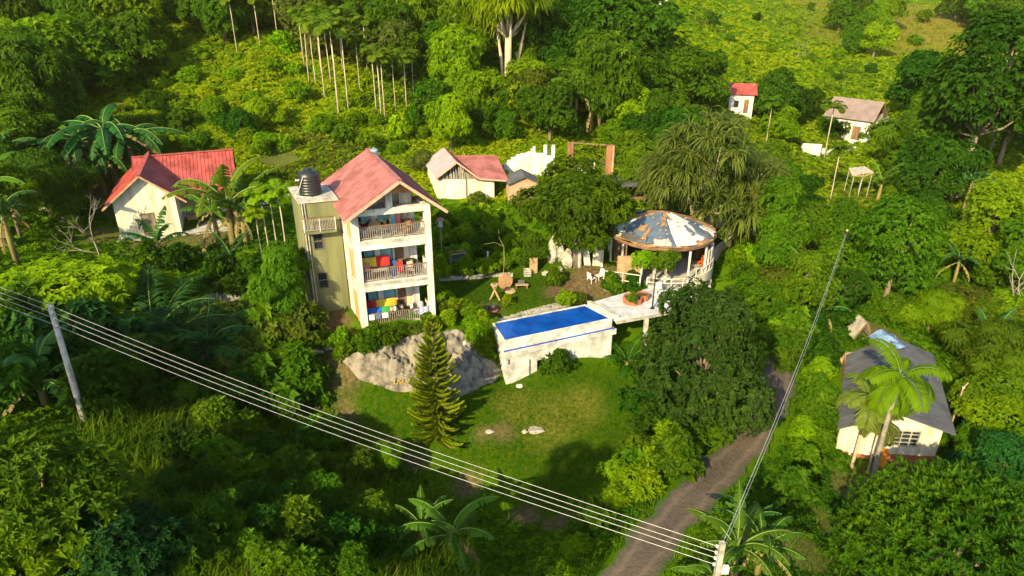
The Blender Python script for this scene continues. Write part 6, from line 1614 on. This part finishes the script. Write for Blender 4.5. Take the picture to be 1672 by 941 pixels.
fill([(770, 120), (900, 150), (890, 215), (780, 215)], 42, FARB, (50, 80), "above the ruined white wall", 16, group="trees above the ruined wall")
fill([(1040, 160), (1110, 170), (1080, 300), (1010, 290), (1000, 220)], 38, FAR, (55, 85), "behind the big weeping tree", 17, group="trees behind the weeping tree")
fill([(1130, 95), (1195, 110), (1330, 150), (1340, 215), (1300, 300), (1260, 240), (1230, 190), (1150, 165)], 42, FAR + [("far_a", "mid")], (55, 90), "around the small red roofed valley house", 18, avoid=(hs, fr_, rd_), group="trees round the red roofed valley house")
fill([(1335, 250), (1470, 250), (1480, 300), (1430, 340), (1290, 330), (1285, 270)], 40, [("far_a", "mid"), ("far_b", "deep"), ("far_c", "mid")], (45, 75), "below the brown roofed house", 19, avoid=((1300, 232, 1420, 262), (1350, 275, 1420, 330)), group="trees below the brown roofed house")  # deeper tree greens, with the valley's partial sun put into the colour
fill([(1440, 120), (1560, 120), (1570, 280), (1480, 290), (1450, 200)], 50, FAR, (60, 100), "right of the brown roofed house", 20, avoid=(hs,), group="trees right of the brown roofed house")
fill([(1270, 330), (1420, 335), (1410, 440), (1380, 480), (1290, 450), (1260, 380)], 42, MID[:5], (65, 100), "along the upper road's right side", 21, group="trees right of the upper road")
fill([(1510, 350), (1690, 400), (1690, 540), (1560, 530), (1480, 480)], 55, MID, (60, 95), "on the slope above the lower house", 22, avoid=((1520, 380, 1600, 470),), group="trees above the lower house")
fill([(1575, 500), (1690, 480), (1690, 700), (1600, 660), (1585, 580)], 40, [("leafy", "mid"), ("leafy", "deep"), ("leafy", "bright"), ("leafy", "olive")], (55, 85), "behind the lower house", 48, "shrub", "shrub", "tall shrubs behind the lower house")
fill([(240, 95), (480, 60), (490, 215), (560, 225), (430, 245), (250, 150)], 34, [("shrub_a", "bright"), ("shrub_b", "bright"), ("shrub_b", "yellow"), ("leafy", "bright")], (24, 42), "on the bright slope above the cottage", 49, "shrub", "shrub", "shrubs on the slope above the cottage", maxn=16)
fill([(500, 195), (720, 190), (800, 225), (690, 250), (560, 245)], 32, [("shrub_a", "bright"), ("shrub_c", "yellow"), ("leafy", "bright"), ("shrub_a", "mid")], (22, 44), "on the slope behind the balcony house", 50, "shrub", "shrub", "shrubs on the slope behind the house", maxn=10)
fill([(1420, 440), (1560, 480), (1590, 560), (1450, 530)], 36, [("leafy", "mid"), ("leafy", "olive"), ("leafy", "deep")], (46, 70), "just above the lower house roof", 51, "shrub", "shrub", "shrubs above the lower house roof")
for px, py, w, lb in ((1352, 208, 36, "round shrub hiding the left end of the brown roofed house"), (1384, 212, 42, "round shrub in the middle before the brown roofed house"), (1412, 216, 34, "round shrub at the right corner of the brown roofed house")): tree("leafy", px, py, w, lb, "mid", 1.0, "shrub", "shrub", frac=.5)
fill([(1560, 560), (1690, 560), (1690, 760), (1590, 740)], 52, [("round_a", "mid"), ("round_c", "deep"), ("spread_a", "bright"), ("feather_a", "mid")], (80, 120), "right of the lower house", 23, group="trees right of the lower house")
fill([(-20, 160), (80, 180), (90, 290), (-20, 330)], 50, [("round_a", "deep"), ("round_b", "mid"), ("feather_a", "mid")], (80, 120), "at the left edge above the bananas", 24, group="trees at the left edge")
fill([(250, 160), (460, 180), (430, 240), (400, 250), (250, 230)], 46, [("leafy", "mid"), ("leafy", "deep"), ("leafy", "bright")], (36, 62), "behind the cottage roof", 25, group="bushy trees behind the cottage")
fill([(1195, 375), (1235, 385), (1235, 470), (1175, 460), (1170, 430)], 30, [("shrub_a", "bright"), ("shrub_c", "mid"), ("shrub_b", "mid")], (40, 60), "between the yard wall and the upper road", 26, "shrub", "shrub", "shrubs by the yard wall")
# --- shrubs
SH_ = [("shrub_a", "mid"), ("shrub_b", "bright"), ("shrub_c", "mid"), ("shrub_a", "bright")]
fill([(925, 885), (1030, 745), (1115, 690), (1135, 712), (1060, 775), (985, 835), (945, 895)], 27, [("shrub_a", "bright"), ("shrub_b", "bright"), ("shrub_c", "mid"), ("shrub_a", "mid")], (46, 72), "along the left bank of the road", 31, "shrub", "shrub", "shrubs on the road's left bank")
fill([(1255, 455), (1290, 455), (1300, 560), (1290, 590), (1265, 560)], 26, [("shrub_a", "mid"), ("shrub_c", "mid"), ("shrub_b", "bright")], (40, 56), "at the upper road bend", 47, "shrub", "shrub", "shrubs at the road bend")
tree("round_a", 1396, 402, 66, "round tree at the upper end of the thick cable", "mid")
fill([(1325, 500), (1380, 500), (1372, 560), (1360, 720), (1295, 800), (1305, 720), (1332, 620)], 32, [("shrub_a", "mid"), ("shrub_c", "deep"), ("shrub_b", "mid"), ("shrub_a", "bright")], (42, 66), "between the road and the lower house", 32, "shrub", "shrub", "shrubs between road and lower house")
fill([(712, 352), (800, 345), (850, 385), (855, 432), (720, 436)], 26, [("shrub_a", "mid"), ("shrub_c", "bright"), ("shrub_b", "bright"), ("shrub_a", "bright")], (28, 44), "in the border behind the lawn", 33, "shrub", "shrub", "shrubs behind the lawn")  # brighter leaf kinds stand in for sun that the house blocks here
fill([(555, 548), (700, 525), (705, 535), (600, 560), (560, 566)], 20, [("shrub_b", "mid"), ("shrub_b", "olive"), ("shrub_a", "mid")], (30, 44), "along the front of the balcony house", 34, "shrub", "shrub", "shrubs before the balcony house")
fill([(505, 535), (560, 545), (555, 560), (500, 555)], 22, [("shrub_b", "mid"), ("shrub_a", "bright")], (28, 42), "at the lower edge of the patio", 35, "shrub", "shrub", "shrubs at the patio edge")
fill([(765, 498), (792, 505), (808, 560), (798, 590), (775, 540)], 20, [("shrub_b", "bright"), ("shrub_c", "bright")], (26, 40), "left of the pool's end wall", 36, "shrub", "shrub", "shrubs beside the pool's end")
fill([(710, 470), (745, 480), (745, 520), (715, 525)], 22, [("shrub_b", "bright"), ("shrub_a", "olive")], (24, 34), "at the right corner of the balcony house", 37, "shrub", "shrub", "shrubs at the house corner")
fill([(380, 520), (500, 520), (490, 610), (400, 620)], 40, [("shrub_a", "mid"), ("shrub_a", "olive"), ("shrub_c", "mid")], (65, 95), "below the bamboo", 38, "shrub", "shrub", "shrubs below the bamboo")
fill([(0, 500), (70, 500), (180, 520), (300, 600), (180, 640), (0, 600)], 52, [("shrub_a", "deep"), ("shrub_c", "blue"), ("shrub_b", "deep")], (70, 110), "in the shade round the left power pole", 39, "shrub", "shrub", "shrubs round the left pole")
fill([(200, 400), (440, 430), (430, 480), (250, 475)], 42, [("shrub_a", "deep"), ("shrub_c", "mid"), ("shrub_b", "deep")], (36, 60), "in the garden below the cottage", 40, "shrub", "shrub", "shrubs below the cottage")
fill([(300, 640), (420, 620), (610, 770), (640, 880), (560, 935), (300, 930), (250, 760)], 50, [("leafy", "mid"), ("shrub_a", "deep"), ("leafy", "deep"), ("shrub_b", "mid")], (48, 86), "in the tall grass at lower left", 41, "shrub", "shrub", "shrubs in the tall grass")  # leaf kinds go deeper to stand in for foreground shade
fill([(1560, 735), (1672, 690), (1672, 770), (1640, 800), (1560, 760)], 50, [("round_a", "blue"), ("shrub_a", "blue")], (80, 110), "behind the big corner bush", 42, "shrub", "shrub", "blue green shrubs behind the corner bush")
fill([(1110, 12), (1300, 2), (1680, 6), (1680, 120), (1500, 115), (1330, 130), (1180, 95)], 46, [("shrub_a", "mid"), ("shrub_c", "bright"), ("shrub_b", "bright"), ("shrub_a", "deep")], (10, 24), "on the bright far hillside", 43, "shrub", "shrub", "scattered shrubs on the far hillside", maxn=28)
fill([(1370, 10), (1460, 10), (1450, 60), (1390, 70)], 30, FARB[:3], (30, 48), "in the dark grove on the far hillside", 44, group="trees of the dark grove on the far hill")
fill([(1560, -5), (1690, -5), (1690, 30), (1600, 30)], 30, FAR[:2], (40, 60), "on the far hilltop at top right", 45, group="trees on the far hilltop")
fill([(1130, 540), (1180, 700), (1060, 690), (1040, 640)], 36, [("shrub_a", "deep"), ("shrub_c", "mid")], (50, 70), "in the shade under the large glossy tree", 46, "shrub", "shrub", "shrubs under the glossy tree")
for px, py, w, k, c, lb, nm in ((829, 490, 22, "ball", "yellow", "clipped yellow green ball bush on the lawn", "bush"), (925, 488, 36, "shrub_b", "bright", "bright spiky bush at the pool's far corner", "bush"), (947, 488, 30, "shrub_b", "olive", "grey spiky bush beside the bright one at the pool corner", "bush"), (745, 498, 32, "shrub_a", "bright", "bright bush between balcony house and pool", "bush"), (1000, 462, 34, "shrub_c", "mid", "left green bush at the foot of the white rail fence", "bush"), (1035, 468, 44, "shrub_c", "deep", "dark round bush at the right end of the rail fence", "bush"), (909, 592, 50, "shrub_a", "deep", "dark bush by the doorway of the pool base", "bush"), (905, 452, 30, "shrub_c", "mid", "leafy bush at the right end of the lawn", "bush"), (786, 400, 46, "shrub_c", "deep", "dark purple leaved bush in the middle of the lawn border", "bush"), (630, 748, 60, "feather_a", "bright", "light feathery sapling beside the gully under the wires", "sapling"), (1080, 410, 52, "shrub_a", "mid", "leafy creeper hanging over the front of the pavilion roof", "creeper"), (1028, 414, 44, "shrub_a", "bright", "left half of the creeper on the pavilion front", "creeper"), (690, 265, 44, "feather_a", "willow", "pale feathery bush left of the lilac gable", "bush"), (840, 300, 30, "shrub_c", "bright", "small bush growing over the brick shed", "bush"), (780, 325, 30, "shrub_b", "olive", "pale bush in front of the cream back house wall", "bush")):
    if nm == "creeper":
        a_ = math.radians(-95 if px > 1050 else -118); P = np.array([PVC[0] + 4.25 * math.cos(a_), PVC[1] + 4.25 * math.sin(a_), 1.7]); s = .95 if px > 1050 else .8
        t = put(k, P, s, 0, c, nm, lb, "creeper"); t.scale = (s * 1.1, s * .7, s * 1.15)
    else: tree(k, px, py, w, lb, c, 1.0, nm, nm, frac=.5)
# plants in pots
t = put("shrub_c", p2w(1033, 493, .5), .36, 0, "mid", "potted_plant", "leafy plant growing in the octagonal deck planter", "plant")
P = Vector(FLOWERPOT.location) + Vector((0, 0, .28)); put("ball", P, .9, 0, "flower", "flowers", "orange flowers in the pavilion's pot", "flowers")

# --- trees beyond the left edge of the picture; the unseen high-crowned pair is added to shade lawn and bank
for i, (x, y, s, c) in enumerate(((-14.5, -1.5, .8, "mid"), (-36, 9, .9, "mid"), (-62, 62, .8, "mid"), (-66, 48, .75, "deep"), (-56, 40, .7, "mid"))):
    t = put("high_crown" if i < 2 else "round_b", (x, y, hz(x, y)), s * (1 if i < 2 else 1.3), None, c, "tree", None, "tree", "tall trees west of the viewpoint"); AUTO.append((t, "tree", c, "west of the viewpoint", i * 10, 90))

# ------------------------------------------------------------------ ground cover: too much to count
BOX = []     # kept clear: origin, angle, x0, x1, y0, y1
BOX += [(HO, HR, -3.8, 5.4, -.3, 8.5), ((-33.94, 55.57), CR, -.6, 9.8, -.6, 9.5), ((-7.18, 66.34), BR, -1, 6, -.4, 5.2), ((PO[0], PO[1]), PANG, -.2, 8.3, -.6, 3), (tuple(wl[:2]), 1.12 - math.pi / 2 + .35, -.4, 6.5, -.2, 9.5)]
def clear(x, y, extra=0.0):
    ok = dist_to_line(x, y, ROAD) > 1.0 + extra
    for o, a, x0, x1, y0, y1 in BOX:
        lx = (x - o[0]) * math.cos(a) + (y - o[1]) * math.sin(a); ly = -(x - o[0]) * math.sin(a) + (y - o[1]) * math.cos(a)
        ok &= ~((lx > x0) & (lx < x1) & (ly > y0) & (ly < y1))
    ok &= np.hypot(x - PVC[0], y - PVC[1]) > 4.3
    ok &= ~inside(x, y, rp_)
    return ok
DKP = np.array([(p[0], p[1]) for p in DK])
def sample(n, ymin, ymax, rg, xm=.86, p=1.0):
    """points over the ground, thinner with distance"""
    u = rg.uniform(0, 1, n); y = 1 / (1 / ymin + u * (1 / ymax - 1 / ymin)) if p == 1 else ymin + u * (ymax - ymin)
    x = rg.uniform(-1, 1, n) * (y * xm + 5)
    return x, y
def px_of(x, y, z):
    return w2p((x, y, z))
rg = np.random.default_rng(101)
GC = ["deep", "mid", "bright", "yellow", "olive"]
def cover(name, n, ymin, ymax, r0, leaf, k, pick, keep, hgt, seed, spr=9, up=.6, spread=1.0, droop=.3, wl_=.42):
    rg = np.random.default_rng(seed); x, y = sample(n, ymin, ymax, rg, 1.05); ok = clear(x, y, .45); x, y = x[ok], y[ok]
    z = height(x, y); px, py = px_of(x, y, z); ok = (px > -480) & (px < 2000) & (py > -60) & (py < 1080) & keep(x, y, px, py, rg); x, y, z = x[ok], y[ok], z[ok]; px, py = px[ok], py[ok]
    D = np.sqrt(x**2 + y**2 + (CAM_H - z)**2); sc = np.clip(D / 55, .55, 1.9)
    r = r0 * sc * rg.uniform(.6, 1.3, len(x)); col = pick(x, y, px, py, rg)
    mb = MB(); 
    for c in range(len(GC)):
        q = col == c
        if not q.any(): continue
        m_ = int(q.sum()); d = unit(rg.normal(0, 1, (m_, spr, 3))); d[..., 2] = np.abs(d[..., 2])
        P = np.stack([x[q], y[q], z[q] - .05], 1)[:, None] + d * (r[q, None, None] * np.array([1, 1, hgt])) * rg.uniform(.75, 1.05, (m_, spr, 1))
        L = np.repeat(leaf * sc[q] * rg.uniform(.8, 1.2, m_), spr); tn = np.repeat(rg.uniform(.1, .85, m_), spr) + rg.normal(0, .12, m_ * spr)
        sprigs(mb, P.reshape(-1, 3), d.reshape(-1, 3) + [0, 0, up], k, L, L * wl_, rg, spread, np.clip(tn, 0, 1), droop, c)
    return tag(mb.build(name, [G[g] for g in GC]), kind="stuff")
def patchy(x, y, f, s): return wob(x, y, f, s)
def fsoil(x, y): return field(SOIL, x, y)
def flawn(x, y): return field(LAWN, x, y)
# bright scrub on the hillside
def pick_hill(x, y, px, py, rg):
    v = patchy(x, y, .16, 41) + rg.normal(0, .28, len(x)) + .40 - .42 * ((px > 1180) & (py > 140)) - .2 * (px < 240)  # valley picks are deeper greens that also stand in for partial sun
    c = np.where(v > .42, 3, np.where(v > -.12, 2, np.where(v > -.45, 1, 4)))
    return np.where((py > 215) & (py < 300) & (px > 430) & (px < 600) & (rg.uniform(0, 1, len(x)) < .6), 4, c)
def keep_hill(x, y, px, py, rg):
    dr = field(DRY, x, y); return (rg.uniform(0, 1, len(x)) > np.clip(dr * 1.1, 0, .93)) & (fsoil(x, y) < .45)
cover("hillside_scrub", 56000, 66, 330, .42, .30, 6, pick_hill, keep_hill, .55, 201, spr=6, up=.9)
# darker undergrowth between the trees of the near ground
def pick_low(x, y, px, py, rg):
    v = patchy(x, y, .25, 42) + rg.normal(0, .3, len(x)) - .5 * (px > 1250) - .3 * ((px < 700) & (py > 560)); return np.where(v > .45, 2, np.where(v > -.1, 1, 0))  # deeper greens at right; at lower left they put foreground shade into leaf colour
def keep_low(x, y, px, py, rg):
    grassy = inside(px, py, [(140, 640), (480, 600), (640, 760), (760, 860), (760, 1100), (-200, 1100), (-200, 900), (140, 800)])
    yard = inside(px, py, [(500, 480), (600, 545), (560, 560), (500, 530)]) | inside(px, py, [(930, 440), (1090, 430), (1120, 480), (960, 500)]) | inside(px, py, [(1380, 730), (1560, 740), (1560, 800), (1380, 810)])
    return (flawn(x, y) < .35) & (fsoil(x, y) < .4) & ~yard & (~grassy | (rg.uniform(0, 1, len(x)) < .7)) & ~inside(x, y, DKP)
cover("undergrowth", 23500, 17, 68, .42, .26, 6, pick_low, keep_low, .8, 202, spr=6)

def blades(name, x, y, z, h, w, lean, rg, mats, mi, tone, seg=3):
    n = len(x); az = rg.uniform(0, 6.28, n); hd = np.stack([np.cos(az), np.sin(az), np.zeros(n)], 1); sd = np.stack([-np.sin(az), np.cos(az), np.zeros(n)], 1)
    rows = []; e = math.pi / 2 - rg.uniform(.05, .5, n); p = np.stack([x, y, z - .03], 1)
    for s in range(seg + 1):
        ww = (w * (1 - .85 * (s / seg) ** 1.5))[:, None]; rows.append((p - sd * ww, p + sd * ww))
        p = p + (hd * np.cos(e)[:, None] + np.array([[0, 0, 1.]]) * np.sin(e)[:, None]) * (h / seg)[:, None]; e = e - lean * rg.uniform(.5, 1.3, n)
    V = np.stack([q for r_ in rows for q in r_], 1); base = np.arange(n)[:, None] * (2 * (seg + 1))
    mb = MB(); Q = np.concatenate([base + np.array([[2*s, 2*s+1, 2*s+3, 2*s+2]]) for s in range(seg)])
    mb.arr(V.reshape(-1, 3), Q, np.tile(np.clip(tone, 0, 1), seg), np.tile(mi, seg)); return tag(mb.build(name, mats), kind="stuff")
# long arching grass on the near bank
x, y = sample(90000, 14, 45, rg); z = height(x, y); px, py = px_of(x, y, z)
ok = inside(px, py, [(120, 640), (330, 590), (480, 600), (640, 740), (770, 850), (800, 1060), (-120, 1060), (-120, 880), (120, 780)]) & clear(x, y)
x, y, z = x[ok][:42000], y[ok][:42000], z[ok][:42000]; n = len(x)
v = wob(x, y, .9, 51) + rg.normal(0, .35, n); D = np.sqrt(x*x + y*y + (CAM_H - z)**2)
blades("tall_grass", x, y, z, rg.uniform(.45, 1.15, n) * (1 + .4 * (v > .2)), rg.uniform(.012, .026, n) * D / 30, .55, rg, [G["grass"], G["olive"], G["mid"]], np.where(v > .62, 1, np.where(v < -.1, 2, 0)), .5 + .3 * v)  # grass tones held deep, shade of the near bank put into colour
# short grass of the lawn and of the slope below the pool
x, y = sample(200000, 24, 62, rg); z = height(x, y)
fl = flawn(x, y); px, py = px_of(x, y, z)
ok = (fl > rg.uniform(.1, .8, len(x))) & clear(x, y) & (fsoil(x, y) < .5) & ~inside(x, y, DKP)
x, y, z = x[ok][:52000], y[ok][:52000], z[ok][:52000]; n = len(x); v = wob(x, y, .7, 61) + rg.normal(0, .4, n)
blades("lawn_grass", x, y, z, rg.uniform(.05, .16, n), rg.uniform(.012, .03, n) * 1.4, .5, rg, [G["lawn"], G["olive"]], np.where(v > .75, 1, 0), .45 + .3 * v, seg=1)
# rough grass everywhere else on the near ground
x, y = sample(160000, 15, 70, rg); z = height(x, y)
ok = (flawn(x, y) < .6) & clear(x, y, .05) & (fsoil(x, y) < rg.uniform(.2, .9, len(x))) & ~inside(x, y, DKP); x, y, z = x[ok][:60000], y[ok][:60000], z[ok][:60000]; n = len(x); v = wob(x, y, .6, 71) + rg.normal(0, .4, n)
D = np.sqrt(x*x + y*y + (CAM_H - z)**2)
blades("rough_grass", x, y, z, rg.uniform(.12, .40, n), rg.uniform(.02, .04, n) * D / 38, .45, rg, [G["grass"], G["grass_dry"], G["mid"]], np.where(v > .8, 1, np.where(v < -.2, 2, 0)), .4 + .3 * v, seg=2)
# dry grass of the far hill
x, y = sample(90000, 110, 420, rg); z = height(x, y); px, py = px_of(x, y, z); dr = field(DRY, x, y)
ok = (px > 900) & (py < 230) & (px < 1800) & (rg.uniform(0, 1, len(x)) < .35 + dr); x, y, z = x[ok][:30000], y[ok][:30000], z[ok][:30000]; n = len(x)
dr = field(DRY, x, y)
blades("hill_grass", x, y, z, rg.uniform(.4, .9, n), rg.uniform(.10, .22, n), .5, rg, [G["grass"], G["grass_dry"], G["bright"]], np.where(dr > .4, 1, np.where(rg.uniform(0, 1, n) < .5, 2, 0)), rg.uniform(.2, .9, n), seg=1)

# ------------------------------------------------------------------ evening haze
hm = MB(); hm.box(-300, 420, -70, 520, float(GZ.min()) - 1.5, float(max(GZ.max(), 60)) + 30)
vm = bpy.data.materials.new("haze"); vm.use_nodes = True; vt = vm.node_tree; vt.nodes.remove(vt.nodes["Principled BSDF"])
pv = vt.nodes.new("ShaderNodeVolumePrincipled"); pv.inputs["Color"].default_value = (1, .86, .55, 1); pv.inputs["Density"].default_value = .00009; pv.inputs["Anisotropy"].default_value = .2
vt.links.new(pv.outputs[0], vt.nodes["Material Output"].inputs["Volume"])
tag(hm.build("haze", vm), kind="stuff")

# ------------------------------------------------------------------ labels of the many plants
groups = {}
for t, cat, col, where, x, w in AUTO:
    groups.setdefault((cat, LOOK.get(col, "green"), where), []).append((x, w, t))
SIZE = lambda w, ws: "small" if w < np.percentile(ws, 33) else ("large" if w > np.percentile(ws, 67) else "medium")
for (cat, lk, where), L in groups.items():
    ws = [w for _, w, _ in L]; sub = {}
    for x, w, t in L: sub.setdefault(SIZE(w, ws) if len(L) > 4 else "", []).append((x, t))
    for sz_, M in sub.items():
        M.sort(key=lambda q: q[0]); base = f"{sz_} {lk} {cat}".strip()
        for i, (x, t) in enumerate(M):
            if len(M) == 1: t["label"] = f"{base} {where}"
            elif i == len(M) - 1 and len(M) > 2: t["label"] = f"{base} {where}, rightmost of its kind"
            else: t["label"] = f"{base} {where}, {ORD[min(i, 19)]} from left"
